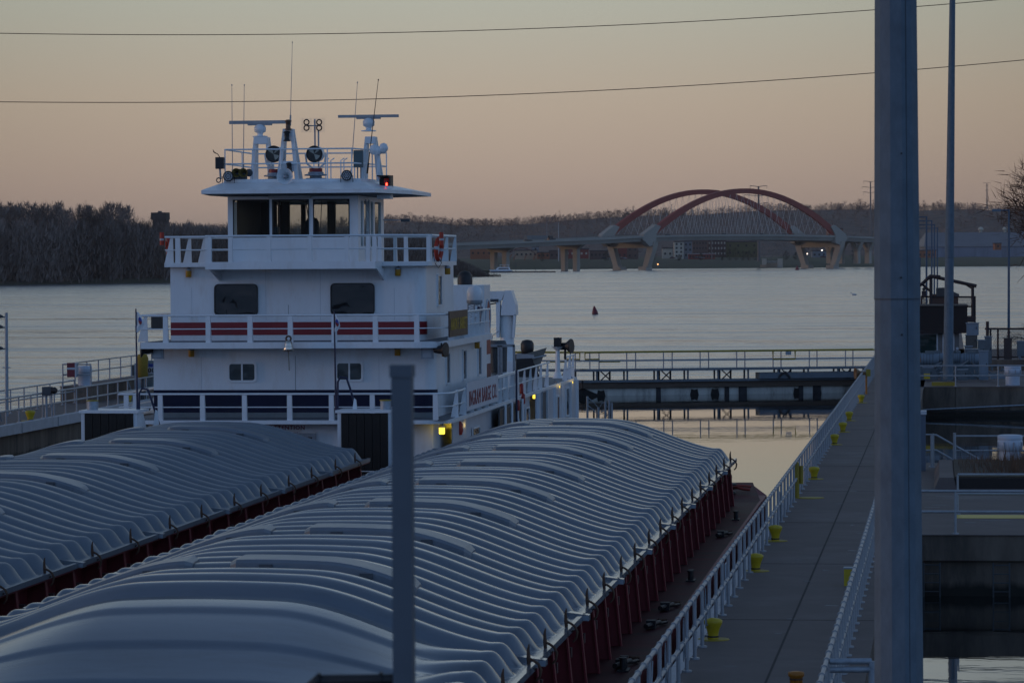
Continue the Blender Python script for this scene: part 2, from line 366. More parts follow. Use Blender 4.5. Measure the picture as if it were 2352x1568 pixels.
def tri_obj(name, V, m, parent=None, origin=(0, 0, 0)):
    me = bpy.data.meshes.new(name); nn = len(V)//3; P = np.array(WL[parent] if parent else origin)
    me.vertices.add(len(V)); me.vertices.foreach_set('co', (V-P).astype(np.float32).ravel())
    me.loops.add(len(V)); me.loops.foreach_set('vertex_index', np.arange(len(V), dtype=np.int32))
    me.polygons.add(nn); me.polygons.foreach_set('loop_start', np.arange(0, len(V), 3, dtype=np.int32)); me.polygons.foreach_set('loop_total', np.full(nn, 3, dtype=np.int32))
    me.materials.append(m); me.update(calc_edges=True); me.validate()
    o = bpy.data.objects.new(name, me); COL.objects.link(o); WL[o] = Vector(P.tolist())
    if parent: o.parent = parent
    else: o.location = Vector(P.tolist())
    return o
# hillside wood
nb = 5200; px = rng.uniform(-350, 2750, nb); t = np.sqrt(rng.uniform(0, 1, nb)); t[:1500] = rng.uniform(.93, 1.0, 1500)
B = []
for a, b in zip(px, t):
    r = ray(a, 586); D = HD0+(HD1-HD0)*b; B.append((r.x*D, r.y*D, hillz(a, b)-1.5))
B = np.array(B); hs = rng.uniform(5.5, 10, nb)*np.where(rng.uniform(0, 1, nb) > .93, 1.35, 1)
V = twig_cloud(B, hs, .55, 38, 3.4, .15, .35)
w = tri_obj('hillside_wood', V, TWIGF); w['kind'] = 'stuff'; tag(w, 'bare brown wood covering the far hills behind the bridge', 'wood', kind='stuff')
# left shore wood: young dense trees
def shoreD(px):
    for a, b in zip(LS, LS[1:]):
        if a[0] <= px <= b[0]: return a[2]+(b[2]-a[2])*(px-a[0])/(b[0]-a[0])
    return LS[0][2]
def treetop(px):   # picture height of the dense mass
    pts = [(-260, 500), (0, 502), (150, 500), (300, 510), (330, 516), (420, 512), (520, 520), (700, 520), (860, 530), (920, 528), (985, 538), (1040, 590), (1090, 608), (1125, 626)]
    for a, b in zip(pts, pts[1:]):
        if a[0] <= px <= b[0]: return a[1]+(b[1]-a[1])*(px-a[0])/(b[0]-a[0])
    return 500
nb = 2600; px = rng.uniform(-250, 1118, nb); B = []; hs = []
for a in px:
    D0 = shoreD(a); dd = rng.uniform(2, 170 if a < 950 else 30); D = D0+dd; r = ray(a, 640); B.append((r.x*D, r.y*D, .8))
    top = CZ + (586+.006*(2150-a)-treetop(a))/F*D - .8
    hs.append(max(1.2, top*rng.uniform(.80, 1.0)))
B = np.array(B); hs = np.array(hs)
V1 = twig_cloud(B, hs, .30, 74, 1.7, .02, 1.0)
nb = 150; px2 = rng.uniform(-250, 300, nb); B2 = []; h2 = []      # taller rounded crowns at the back of the thicket
for a in px2:
    D = shoreD(a)+rng.uniform(150, 190); r = ray(a, 640); B2.append((r.x*D, r.y*D, 1)); h2.append((CZ+(599-rng.uniform(468, 482))/F*D)*rng.uniform(.92, 1.0))
V1 = np.concatenate([V1, twig_cloud(np.array(B2), np.array(h2), .24, 260, .9, .35, .7)])
o = tri_obj('shore_wood', V1, TWIG2); tag(o, 'dense grey thicket of young bare trees along the left shore', 'wood', kind='stuff')
# dry reeds at the point of the shore
nb = 260; px = rng.uniform(1040, 1150, nb); B = []; hs = []
for a in px:
    D = 1560+rng.uniform(-4, 14); r = ray(a, 634); B.append((r.x*D, r.y*D, 0)); hs.append(rng.uniform(1.5, 4)*max(.35, (1165-a)/110))
V = twig_cloud(np.array(B), np.array(hs), .35, 26, 6, 0, 1.4); o = tri_obj('shore_reeds', V, TWIG); tag(o, 'bare bushes trailing over the water at the tip of the left shore', 'bushes', kind='stuff')
def bare_tree(base, h, wr, label, group, lv=4, seed=0, twn=900, tw=1.0, m=None, bark=None, spread=.62, name='bare_tree', lean=(0, 0), trunk=.28, tr=.022):
    rd = random.Random(seed); t = thing(name, base, label, 'tree', group)
    mb = MB(); tips = []
    def br(p, d, L, r, l):
        q = p+d*L*.5+Vector((rd.uniform(-1, 1), rd.uniform(-1, 1), rd.uniform(-.3, .5)))*L*.06; e = q+(d+Vector((rd.uniform(-.2, .2), rd.uniform(-.2, .2), .08))).normalized()*L*.5
        mb.tube([p, q, e], [r, r*.8, r*.6], 5 if l > 1 else 3)
        tips.append((q, e, l))
        if l == 0: return
        for k in range(rd.choice((3, 4)) if l > 1 else 3):
            a = rd.uniform(0, 2*PI); s = rd.uniform(.35, 1)*spread
            x = d.orthogonal().normalized(); y = d.cross(x)
            nd = (d*(1-.35*s) + (x*math.cos(a)+y*math.sin(a))*s + Vector((0, 0, .12))).normalized()
            br(e if k < 2 else q, nd, L*rd.uniform(.62, .82), r*.58, l-1)
    base = Vector(base)
    br(base, Vector((lean[0], lean[1], 1)).normalized(), h*trunk, h*tr, lv)
    mb.build('trunk', bark or BARK, t)
    # fine twigs at branch ends
    E = [x for x in tips if x[2] <= 1]; V = []
    for i in range(twn):
        q, e, l = rd.choice(E); s = rd.random(); c = q.lerp(e, s)+Vector((rd.gauss(0, 1), rd.gauss(0, 1), rd.gauss(0, 1)))*h*.02
        d = ((e-q).normalized()+Vector((rd.uniform(-.9, .9), rd.uniform(-.9, .9), rd.uniform(-.4, .9)))).normalized(); L = h*rd.uniform(.03, .09)*tw
        w = Vector((rd.uniform(-1, 1), rd.uniform(-1, 1), rd.uniform(-1, 1))).normalized()*L*.035
        V += [tuple(c-w), tuple(c+w), tuple(c+d*L)]
    tri_obj('crown', np.array(V), m or TWIG, t)
    return t
side = ['leftmost', 'second from the left', 'third from the left', 'fourth from the left', 'fifth from the left', 'sixth from the left', 'seventh from the left', 'eighth from the left', 'ninth from the left']
for i, (a, ty, wd) in enumerate([(18, 480, 0), (58, 468, 0), (105, 462, 0), (158, 458, 0), (205, 470, 0), (238, 461, 0), (285, 464, 0), (382, 492, 0), (430, 490, 0)]):
    D = shoreD(a)+45; h = (598-ty)/F*D+CZ-1
    bare_tree((ray(a, 600)*D).to_tuple()[:2]+(1.2,), h*1.02, .3, 'tall bare tree above the left shore thicket, %s' % side[i], 'tall bare trees above the left shore thicket', 5, 30+i, 5200, .8, tr=.013, spread=.9, trunk=.30)
for i, (a, hh) in enumerate([(1128, 9), (1262, 8), (1440, 15), (1530, 13), (1570, 12), (1850, 13), (1930, 13), (1975, 12)]):
    r = ray(a, 586); D = 3850; b = r*D
    bare_tree((b.x, b.y, hillz(a, .97)-5), hh*1.25, .4, 'bare tree on the far ridge, %s' % ['in front of the pale sky left of the hill', 'left of the long hill crest', 'just left of the red arches', 'inside the left end of the arches', 'between the two arches at left', 'right of the bridge arches', 'right half of the crest', 'nearest the big grey pole'][i], 'bare trees on the far ridge', 4, 60+i, 1500, 1.9, m=TWIGF, tr=.012, spread=1.0, trunk=.2)
bare_tree((atD(2475, 700, 250).x, atD(2475, 700, 250).y, 1.2), 18.5, .4, 'large bare reddish tree reaching in from the right edge', None, 5, 14, 4200, .8, spread=.95, trunk=.26, tr=.014, m=mat('reddish_twigs', (.13, .065, .04), .95, var=.3))
bare_tree((atD(2412, 760, 300).x, atD(2412, 760, 300).y, -1.5), 10, .4, 'smaller bare tree low at the right edge', None, 4, 21, 2500, .9, spread=.95, trunk=.22)
# ------------------------------------------------------------------ bridge
BCON = mat('bridge_concrete', (.36, .33, .28), .85, var=.1, scale=.05)
BCONW = mat('pier_concrete', (.42, .37, .30), .85, var=.12, scale=.08)
BARCH = mat('red_arch_steel', (.28, .045, .032), .6, var=.1, scale=.05)
CABLE = mat('hanger_cable', (.62, .58, .54), .6)
BL = ray(1490, 590)*2250; BR = ray(1925, 590)*2392
BL.z = BR.z = 0
ax = (BR-BL); BLEN = ax.length; ax.normalize(); pp = Vector((-ax.y, ax.x, 0)); 
BW = 36.0
def onaxis(px, off=0):
    """point on the bridge line seen at px"""
    r = ray(px, 590); o = BL+pp*off; k = (r.x*o.y-r.y*o.x)/(r.y*ax.x-r.x*ax.y)
    return o+ax*k, k
def zat(p, py, px): return CZ + (586+.006*(2150-px)-py)/F*(p.x*fw.x+p.y*fw.y)
DECKPX = [(960, 566.5), (1030, 559.5), (1100, 558), (1180, 555), (1250, 551.5), (1320, 549), (1400, 545.5), (1460, 542), (1510, 540.5), (1600, 538.8), (1700, 538), (1800, 538.5), (1925, 541), (2010, 544.5), (2060, 546)]
deck = []
for a, y in DECKPX:
    p, k = onaxis(a); deck.append((k, zat(p, y, a)))
def deckz(k):
    if k <= deck[0][0]: return deck[0][1]
    for a, b in zip(deck, deck[1:]):
        if a[0] <= k <= b[0]: return a[1]+(b[1]-a[1])*(k-a[0])/(b[0]-a[0])
    return deck[-1][1]
bridge = thing('arch_bridge', (BL.x, BL.y, 0), 'long road bridge with two red steel arches crossing the river in the distance', 'bridge')
def bp(k, off, z): return BL+ax*k+pp*off+Vector((0, 0, z))
mb = MB(); k0 = deck[0][0]; k1 = deck[-1][0]; ks = np.linspace(k0, k1, 60)
sec = [(-1.5, 1.0), (-1.5, -.3), (-.6, -.3), (.6, -2.7), (BW-.6, -2.7), (BW+.6, -.3), (BW+1.5, -.3), (BW+1.5, 1.0), (BW+.9, 1.0), (BW+.9, .05), (-.9, .05), (-.9, 1.0)]
vs = [bp(k, o, deckz(k)+z-1) for k in ks for o, z in sec]; m = len(sec)
mb.add(vs, [(i*m+j, i*m+(j+1) % m, (i+1)*m+(j+1) % m, (i+1)*m+j) for i in range(59) for j in range(m)]); mb.build('deck', BCON, bridge)
mb = MB()
for off in (-1.2, BW+1.2):
    for z in (.55, 1.0): mb.tube([bp(k, off, deckz(k)+z) for k in ks], .07, 3)
    for k in np.arange(k0+2, k1, 6): mb.cyl(bp(k, off, deckz(k)), bp(k, off, deckz(k)+1.0), .07, n=3)
mb.build('railing', mat('bridge_railing', (.22, .21, .20), .7), bridge)
apx = zat(bp(BLEN/2, 0, 0), 433.5, 1715)
def archz(t): # t 0..1
    z0 = deckz(0)+1; return z0+(apx-z0)*(4*t*(1-t))
for off in (0, BW):
    mb = MB(); n = 44; vs = []; T = np.linspace(.0, 1.0, n)
    for t in T:
        th = 3.3+1.3*abs(2*t-1)**2; wdt = 2.2
        dz = (apx-deckz(0))*4*(1-2*t); d = Vector((ax.x*BLEN, ax.y*BLEN, dz)).normalized(); nn = pp.cross(d).normalized()
        if nn.z < 0: nn = -nn
        c = bp(t*BLEN, off, archz(t)-1.5)
        vs += [c-pp*wdt/2-nn*th/2, c+pp*wdt/2-nn*th/2, c+pp*wdt/2+nn*th/2, c-pp*wdt/2+nn*th/2]
    mb.add(vs, [(i*4+j, i*4+(j+1) % 4, (i+1)*4+(j+1) % 4, (i+1)*4+j) for i in range(n-1) for j in range(4)], False)
    mb.build('arch', BARCH, bridge)
    ntick = 26; i = 0
    mb = MB()
    for q in range(ntick):
        ta = .07+.86*(q+.5)/ntick
        for s in (-1, 1):
            tb = ta+s*.035; tb = min(.97, max(.03, tb))
            mb.cyl(bp(ta*BLEN, off, archz(ta)-3), bp(tb*BLEN, off, deckz(tb*BLEN)+.8), .105, n=3)
    o = mb.build('hangers', CABLE, bridge)
    for s, k in ((1, 0), (-1, BLEN)):
        mb = MB(); z = deckz(k); o0 = off-2.0
        pl = [bp(k-s*8, o0, z-2.4), bp(k-s*1, o0, z-7), bp(k+s*5, o0, z-5), bp(k+s*5.5, o0, z+1), bp(k+s*10, o0, z+6), bp(k+s*5.5, o0, z+7.2), bp(k-s*6.5, o0, z+1)]
        mb.prism(pl, pp*4.0); mb.build('arch_springing', BCON, bridge)
def leg(mb, a, b, w0, w1, th=3.0):
    a = Vector(a); b = Vector(b)
    mb.hexa([a-pp*w0/2-ax*th/2, a+pp*w0/2-ax*th/2, a+pp*w0/2+ax*th/2, a-pp*w0/2+ax*th/2][::-1], [b-pp*w1/2-ax*th/2, b+pp*w1/2-ax*th/2, b+pp*w1/2+ax*th/2, b-pp*w1/2+ax*th/2][::-1])
for px in (1500, 1930):       # portal piers under the springings
    p, k = onaxis(px); mb = MB(); z = deckz(k)-5
    leg(mb, bp(k, 6.5, -1), bp(k, 1, z-4), 4.0, 5.0, 4); leg(mb, bp(k, BW-6.5, -1), bp(k, BW-1, z-4), 4.0, 5.0, 4)
    leg(mb, bp(k, 1, z-4), bp(k, .5, z+1), 5, 6.5, 4.4); leg(mb, bp(k, BW-1, z-4), bp(k, BW-.5, z+1), 5, 6.5, 4.4)
    mb.hexa([bp(k-2, 2, z-3), bp(k+2, 2, z-3), bp(k+2, BW-2, z-3), bp(k-2, BW-2, z-3)], [bp(k-2, 0, z+1), bp(k+2, 0, z+1), bp(k+2, BW, z+1), bp(k-2, BW, z+1)])
    leg(mb, bp(k, 7, -1), bp(k, 6.8, 2.2), 7, 6.5, 6); leg(mb, bp(k, BW-7, -1), bp(k, BW-6.8, 2.2), 7, 6.5, 6)
    mb.build('pier', BCONW, bridge)
for px in (1196, 1358):       # hammerhead piers with two columns
    p, k = onaxis(px); mb = MB(); z = deckz(k)-3.8; m_ = BW/2
    for o in (m_-5.2, m_+5.2): leg(mb, bp(k, o, -1), bp(k, o, z-2.2), 3.4, 3.8, 3.0)
    mb.hexa([bp(k-1.6, m_-7, z-3), bp(k+1.6, m_-7, z-3), bp(k+1.6, m_+7, z-3), bp(k-1.6, m_+7, z-3)], [bp(k-1.6, m_-12, z), bp(k+1.6, m_-12, z), bp(k+1.6, m_+12, z), bp(k-1.6, m_+12, z)])
    mb.hexa([bp(k-1.6, m_-12, z), bp(k+1.6, m_-12, z), bp(k+1.6, m_+12, z), bp(k-1.6, m_+12, z)], [bp(k-1.6, m_-12, z+1.2), bp(k+1.6, m_-12, z+1.2), bp(k+1.6, m_+12, z+1.2), bp(k-1.6, m_+12, z+1.2)])
    mb.build('pier', BCONW, bridge)
for px in (1984, 2010):       # Y piers on land
    p, k = onaxis(px); mb = MB(); z = deckz(k)-4.6
    for o in (6, BW-6):
        mb = MB(); leg(mb, bp(k, o, 3), bp(k, o, 12), 4, 3.6); leg(mb, bp(k, o, 11), bp(k, o-4, z+1), 2.6, 2.4); leg(mb, bp(k, o, 11), bp(k, o+4, z+1), 2.6, 2.4); mb.build('pier', BCONW, bridge)
for px, h in ((1025, 11), (1117, 11), (1354, 11), (1500, 12), (1975, 10)):
    p, k = onaxis(px); z = deckz(k); mb = MB()
    mb.cyl(bp(k, BW+.9, z-.5), bp(k, BW+.9, z+h), .16, .1, n=4); mb.cyl(bp(k, BW+.9, z+h), bp(k, BW-1.5, z+h+.3), .09, n=4); mb.build('lamp_post', GALV, bridge)
# traffic on the bridge
def car_on(px, off, label, col, L=4.6, dirr=1, lights=False):
    p, k = onaxis(px, off); z = deckz(k)-.93; c = bp(k, off, z); t = thing('car', c, label, 'car', 'cars crossing the bridge')
    def q(a, b, zz): return c+ax*a+pp*b+Vector((0, 0, zz))
    mb = MB()
    mb.hexa([q(-L/2, -.9, .25), q(L/2, -.9, .25), q(L/2, .9, .25), q(-L/2, .9, .25)], [q(-L/2, -.9, .85), q(L/2, -.9, .8), q(L/2, .9, .8), q(-L/2, .9, .85)])
    mb.build('body', col, t); mb = MB()
    mb.hexa([q(-L*.4, -.85, .85), q(L*.25, -.85, .85), q(L*.25, .85, .85), q(-L*.4, .85, .85)], [q(-L*.3, -.7, 1.5), q(L*.1, -.7, 1.5), q(L*.1, .7, 1.5), q(-L*.3, .7, 1.5)]); mb.build('cabin', GLD, t)
    for a in (-.32, .32):
        for b in (-.85, .85): mb = MB(); mb.cyl(q(a*L, b-.1, .33), q(a*L, b+.1, .33), .33, n=8); mb.build('wheel', RUBBER, t)
    if lights:
        for b in (-.6, .6): mb = MB(); mb.cb(q(-L/2-.06, b, .6), .25, .25, .2); mb.build('headlight', emit('headlamp_glow', (1, .8, .5), 12), t)
DC = mat('dark_car_paint', (.02, .022, .025), .3); DC2 = mat('red_car_paint', (.07, .02, .02), .3); DC3 = mat('silver_car_paint', (.25, .26, .27), .3)
car_on(1211, 6, 'dark car just behind the dump truck on the bridge', DC, 5); car_on(1664, 6, 'car with glowing headlights near the middle of the bridge', DC, 4.6, lights=True)
car_on(1751, 6, 'dark car on the right half of the bridge span', DC, 4.6, lights=True); car_on(1802, 6, 'dark van beneath the lower right of the far arch', DC, 5); car_on(1908, 6, 'red car by the right arch springing', DC2)
p, k = onaxis(1254, 6); z = deckz(k)-.93; c = bp(k, 6, z); tk = thing('dump_truck', c, 'long semi truck with a pale open trailer climbing the left side of the bridge', 'truck')
def q(a, b, zz): return c+ax*a+pp*b+Vector((0, 0, zz))
mb = MB(); mb.hexa([q(-18, -1.3, 1.2), q(0, -1.3, 1.2), q(0, 1.3, 1.2), q(-18, 1.3, 1.2)], [q(-19, -1.3, 3.8), q(1, -1.3, 3.6), q(1, 1.3, 3.6), q(-19, 1.3, 3.8)]); mb.build('trailer', mat('trailer_metal', (.16, .17, .17), .5), tk)
mb = MB(); mb.hexa([q(2, -1.2, .6), q(5.5, -1.2, .6), q(5.5, 1.2, .6), q(2, 1.2, .6)], [q(2, -1.2, 3.6), q(5.0, -1.2, 3.3), q(5.0, 1.2, 3.3), q(2, 1.2, 3.6)]); mb.hexa([q(5.5, -1, .6), q(8, -1, .6), q(8, 1, .6), q(5.5, 1, .6)], [q(5.5, -1, 2), q(8, -1, 1.8), q(8, 1, 1.8), q(5.5, 1, 2)]); mb.build('cab', DC, tk)
for a in (-17, -15.6, -14.2, 1, 2.6, 7): 
    mb = MB(); mb.cyl(q(a, -1.3, .52), q(a, 1.3, .52), .52, n=10); mb.build('wheel', RUBBER, tk)
p, k = onaxis(1585, 6)
p, k = onaxis(1597, 30)
# pickup and flatbed near left springing
car_on(1535, 6, 'dark pickup truck just left of the near arch springing', DC, 6.0)
# ------------------------------------------------------------------ town on the far bank
TB = {}
def bmat(n, c): return mat('wall_'+n, c, .85, var=.12, scale=.15)
WIN = mat('distant_window', (.02, .022, .026), .25)
PAV = bmat('pavilion_roof', (0.150, 0.060, 0.053))
def building(x0, x1, yt, yb, D, dep, m, label, roof=None, wins=(0, 0), wc=None, name='building', cat='building', rh=0, zb=None):
    a = atD(x0, yb, D); b = atD(x1, yb, D); zt = atD((x0+x1)/2, yt, D).z; z0 = zb if zb is not None else min(a.z, b.z)-1; cx = (a.x+b.x)/2
    t = thing(name, (cx, a.y, z0), label, cat, 'buildings of the town across the river')
    dv = (Vector((b.x, b.y, 0))-Vector((a.x, a.y, 0))); w = dv.length; dv.normalize(); nv = Vector((-dv.y, dv.x, 0)); A = Vector((a.x, a.y, 0))
    def P(u, v, z): return A+dv*u+nv*v+Vector((0, 0, z))
    mb = MB(); mb.hexa([P(0, 0, z0), P(w, 0, z0), P(w, dep, z0), P(0, dep, z0)], [P(0, 0, zt), P(w, 0, zt), P(w, dep, zt), P(0, dep, zt)]); mb.build('wall', m, t)
    if roof:
        mb = MB()
        if rh: mb.add([P(-.5, -.5, zt), P(w+.5, -.5, zt), P(w+.5, dep+.5, zt), P(-.5, dep+.5, zt), P(-.5, dep/2, zt+rh), P(w+.5, dep/2, zt+rh)], [(0, 1, 5, 4), (2, 3, 4, 5), (0, 4, 3), (1, 2, 5), (3, 2, 1, 0)])
        else: mb.hexa([P(-.4, -.4, zt), P(w+.4, -.4, zt), P(w+.4, dep+.4, zt), P(-.4, dep+.4, zt)], [P(-.4, -.4, zt+.8), P(w+.4, -.4, zt+.8), P(w+.4, dep+.4, zt+.8), P(-.4, dep+.4, zt+.8)])
        mb.build('roof', roof, t)
    nx, nz = wins
    for i in range(nx):
        for j in range(nz):
            u = w*(i+.5)/nx; z = z0+1+(zt-z0-1)*(j+.5)/nz; ww = min(1.4, w/nx*.45); hh = min(1.6, (zt-z0)/nz*.5)
            mb = MB(); mb.hexa([P(u-ww/2, -.12, z-hh/2), P(u+ww/2, -.12, z-hh/2), P(u+ww/2, .1, z-hh/2), P(u-ww/2, .1, z-hh/2)], [P(u-ww/2, -.12, z+hh/2), P(u+ww/2, -.12, z+hh/2), P(u+ww/2, .1, z+hh/2), P(u-ww/2, .1, z+hh/2)]); mb.build('window', wc or WIN, t)
    return t, P, w, z0, zt
TAN = bmat('tan', (0.390, 0.285, 0.195)); BRK = bmat('brick', (0.225, 0.048, 0.036)); CRM = bmat('cream', (0.510, 0.465, 0.375)); BRN = bmat('brown', (0.135, 0.083, 0.068)); OLV = bmat('olive', (0.135, 0.120, 0.053)); GRY = bmat('grey', (0.210, 0.225, 0.240)); ORG = bmat('orange_lit_brick', (0.300, 0.112, 0.053)); DRF = bmat('dark_roof', (0.060, 0.053, 0.060))  # the orange brick also holds the warm light on some fronts
building(1183, 1234, 576, 592, 2660, 14, TAN, 'low tan building behind the curved red pavilion roof', DRF, (5, 1))
building(1234, 1262, 581, 592, 2650, 12, ORG, 'small orange brick building right of the tan building', DRF, (3, 1))
building(1262, 1285, 577, 594, 2700, 12, BRN, 'dark brown shed left of the red brick building', DRF, (2, 1))
building(1288, 1352, 573, 591, 2640, 14, BRK, 'red brick building left of centre under the bridge approach', DRF, (6, 1), CRM)
building(1355, 1400, 577, 593, 2680, 14, BRN, 'long dark brick building between two bridge piers', DRF, (5, 1))
building(1222, 1238, 567, 577, 2720, 10, GRY, 'grey upper storey above the tan building', DRF, (1, 1))
building(1418, 1440, 560, 594, 2690, 14, BRK, 'tall red brick building behind the left leg of the main pier', DRF, (2, 2))
building(1440, 1466, 566, 594, 2740, 12, BRN, 'narrow brown building beside the tall red brick building', DRF, (2, 2))
building(1522, 1545, 571, 594, 2680, 12, CRM, 'pale house with an arched front left of the white gabled one', DRF, (2, 1))
building(1549, 1570, 556, 592, 2660, 12, CRM, 'cream four storey building with small dark windows under the bridge', DRF, (2, 4))
building(1571, 1590, 555, 592, 2675, 12, GRY, 'grey narrow building attached right of the cream one', DRF, (2, 3))
building(1591, 1625, 552, 588, 2720, 16, BRN, 'brown apartment block with rows of windows', DRF, (5, 3))
building(1582, 1642, 584, 594, 2640, 10, BRK, 'low red building with a pale front row of posts', bmat('pale_roof', (0.375, 0.300, 0.285)), (9, 1))
building(1626, 1668, 552, 588, 2740, 16, bmat('darkbrick', (0.105, 0.060, 0.054)), 'dark brick apartment block with white window groups', DRF, (6, 3), CRM)
building(1668, 1742, 556, 588, 2745, 18, OLV, 'long olive building right of the dark brick block', DRF, (4, 2))
building(1905, 1935, 572, 592, 2700, 12, BRK, 'small red building seen between the legs of the right pier', DRF, (3, 1))
building(1866, 1908, 577, 592, 2780, 12, GRY, 'low grey building beside the right pier', DRF, (4, 1))
building(1902, 1936, 526, 548, 2860, 14, ORG, 'orange brick building above the right end of the bridge', DRF, (5, 2))
building(1080, 1130, 570, 592, 2700, 14, ORG, 'orange lit building partly hidden by the shore bushes', DRF, (4, 1))  # orange light on this front is put into its wall colour
# building frame under construction
a, b = 1744, 1815
t0 = thing('steel_frame', atD(1780, 592, 2660), 'open steel frame of an unfinished building beneath the bridge', 'building frame'); mb = MB()
for px in np.linspace(a, b, 8):
    for dd in (0, 12): mb.cyl(atD(px, 594, 2660+dd), atD(px, 556, 2660+dd), .22, n=4)
for py in (558, 567, 576, 585):
    for dd in (0, 12): mb.cyl(atD(a, py, 2660+dd), atD(b, py, 2660+dd), .25, n=4)
mb.build('frame', mat('pale_steel', (.22, .19, .16), .7), t0)
mb = MB(); 
for px in np.linspace(1762, 1792, 3): mb.cyl(atD(px, 585, 2659), atD(px+9, 566, 2659), .15, n=4)
mb.build('braces', mat('pale_steel', (.22, .19, .16), .7), t0)
# big warehouse at the right
t, P, w, z0, zt = building(2128, 2352+60, 566, 592, 2760, 60, mat('blue_grey_metal_wall', (.20, .22, .27), .6, var=.25, scale=.12, stretch=(1, 1, .2)), 'long blue grey metal warehouse on the right bank', None)
mb = MB(); mb.add([P(-2, -1, zt), P(w+2, -1, zt), P(w+2, 62, zt), P(-2, 62, zt), P(3, 30, zt+11.5), P(w-3, 30, zt+11.5)], [(0, 1, 5, 4), (2, 3, 4, 5), (0, 4, 3), (1, 2, 5), (3, 2, 1, 0)]); mb.build('roof', mat('grey_metal_roof', (.16, .165, .18), .6, var=.12, scale=.1), t)
for u in (.24, .48, .68):
    mb = MB(); c = P(w*u, 30, zt+11.3); mb.lathe([(1.2, 0), (1.2, 1.6), (2.4, 2.2), (2.0, 3.4), (.4, 4.6)], c, n=10); mb.build('roof_vent', mat('bright_vent', (.5, .47, .38), .4), t)
building(2108, 2150, 576, 594, 2700, 20, ORG, 'orange lit low building left of the warehouse', DRF, (4, 1))  # warm light here is painted as an orange wall
building(2285, 2300, 560, 571, 2730, 10, ORG, 'small brick chimney house in front of the warehouse roof', DRF, (1, 1))
# riverside: pavilion, overlook, tanks
pv = thing('pavilion', atD(1196, 597, 2560), 'open riverside pavilion with a curved dark red roof', 'pavilion')
mb = MB(); n = 14; vs = []
A = atD(1165, 585, 2560); B = atD(1232, 585, 2560); dv = B-A; nv = Vector((-dv.y, dv.x, 0)).normalized()
for i in range(n+1):
    t = i/n; z = A.z+4.6*math.sin(PI*t); q0 = A+dv*t; q0.z = z
    for (v, dz) in ((0, 0), (12, 0), (12, .6), (0, .6)): vs.append(q0+nv*v+Vector((0, 0, dz)))
mb.add(vs, [(i*4+j, i*4+(j+1) % 4, (i+1)*4+(j+1) % 4, (i+1)*4+j) for i in range(n) for j in range(4)]); mb.build('roof', PAV, pv)
for px in (1170, 1180, 1205, 1226): mb = MB(); mb.tube([atD(px, 598, 2562), atD(px+1.5, 590, 2562), atD(px+6, 584.5, 2562)], .35, 5); mb.build('post', ORG, pv)
ov = thing('overlook', atD(1775, 612, 2490), 'pale concrete riverside overlook with two square towers', 'overlook')
mb = MB(); D = 2490
def rb(mb, x0, x1, y0, y1, D0, dep): 
    a = atD(x0, y1, D0); b = atD(x1, y0, D0); mb.box(a.x, b.x, a.y, a.y+dep, a.z, b.z)
rb(mb, 1750, 1760, 594, 614, D, 6); mb.build('tower', CRM, ov); mb = MB(); rb(mb, 1786, 1797, 594, 614, D, 6); mb.build('tower', CRM, ov)
mb = MB(); rb(mb, 1760, 1786, 604, 614, D+1, 5); rb(mb, 1746, 1760, 608, 614, D-3, 3); mb.build('platform', TAN, ov); mb = MB()
for x in np.linspace(1761, 1785, 9): mb.cyl(atD(x, 604, D), atD(x, 600, D), .12, n=4)
mb.cyl(atD(1760, 600, D), atD(1786, 600, D), .14, n=4); mb.build('railing', CABLE, ov)
def yard_light(px, py, D, h, label, colr=(1, .72, .35), s=25):
    a = atD(px, py, D); t = thing('street_light', (a.x, a.y, a.z-h), label, 'street light', 'lit street lights across the river')
    mb = MB(); mb.cyl((a.x, a.y, a.z-h), (a.x, a.y, a.z), .12, n=5); mb.build('post', GALV, t)
    mb = MB(); mb.lathe([(.05, -.45), (.5, -.1), (.45, .35), (.05, .5)], (a.x, a.y, a.z), n=8); mb.build('lamp', emit('lamp_glow_%d' % int(colr[1]*100), colr, 3), t)
for i, (x, y, l, c) in enumerate([(1416, 590.5, 'warm lamp at the foot of the left main pier', (1, .6, .25)), (1511, 607, 'small orange lamp on the bank right of the left main pier', (1, .45, .15)), (1854, 583, 'pale lamp between the legs of the right pier', (1, .8, .6)),
        (1888, 575, 'white lamp right of centre in the right pier opening', (1, .9, .8)), (1967, 567, 'white lamp beside the land pier', (1, .9, .8)), (1981, 553, 'bright lamp under the bridge at the land pier', (1, .75, .4)), (1322, 578, 'lamp in front of the red brick building', (1, .8, .6)), (1398, 573, 'lamp left of the tall red building', (1, .8, .6)), (1935, 571, 'lamp right of the right main pier', (1, .85, .7)), (2001, 560, 'lamp close to the big grey pole', (1, .8, .55))]):
    yard_light(x, y, 2480 if y > 600 else 2600, 5 if y < 600 else 2, l, c, 10)
# parked cars along the bank
for i in range(9):
    px = [1388, 1399, 1410, 1425, 1433, 1545, 1600, 1612, 1890][i]; a = atD(px, 597.5, 2600)
    t = thing('parked_car', (a.x, a.y, 7), 'small parked car on the far bank, %s from the left' % ORD[i], 'car', 'cars parked along the far bank')
    mb = MB(); mb.box(a.x-2.2, a.x+2.2, a.y-.9, a.y+.9, 7.3, 8.0); mb.build('body', [DC, DC3, DC2][i % 3], t); mb = MB(); mb.hexa([(a.x-1.6, a.y-.8, 8), (a.x+1.2, a.y-.8, 8), (a.x+1.2, a.y+.8, 8), (a.x-1.6, a.y+.8, 8)], [(a.x-1.1, a.y-.7, 8.6), (a.x+.6, a.y-.7, 8.6), (a.x+.6, a.y+.7, 8.6), (a.x-1.1, a.y+.7, 8.6)]); mb.build('cabin', GLD, t)
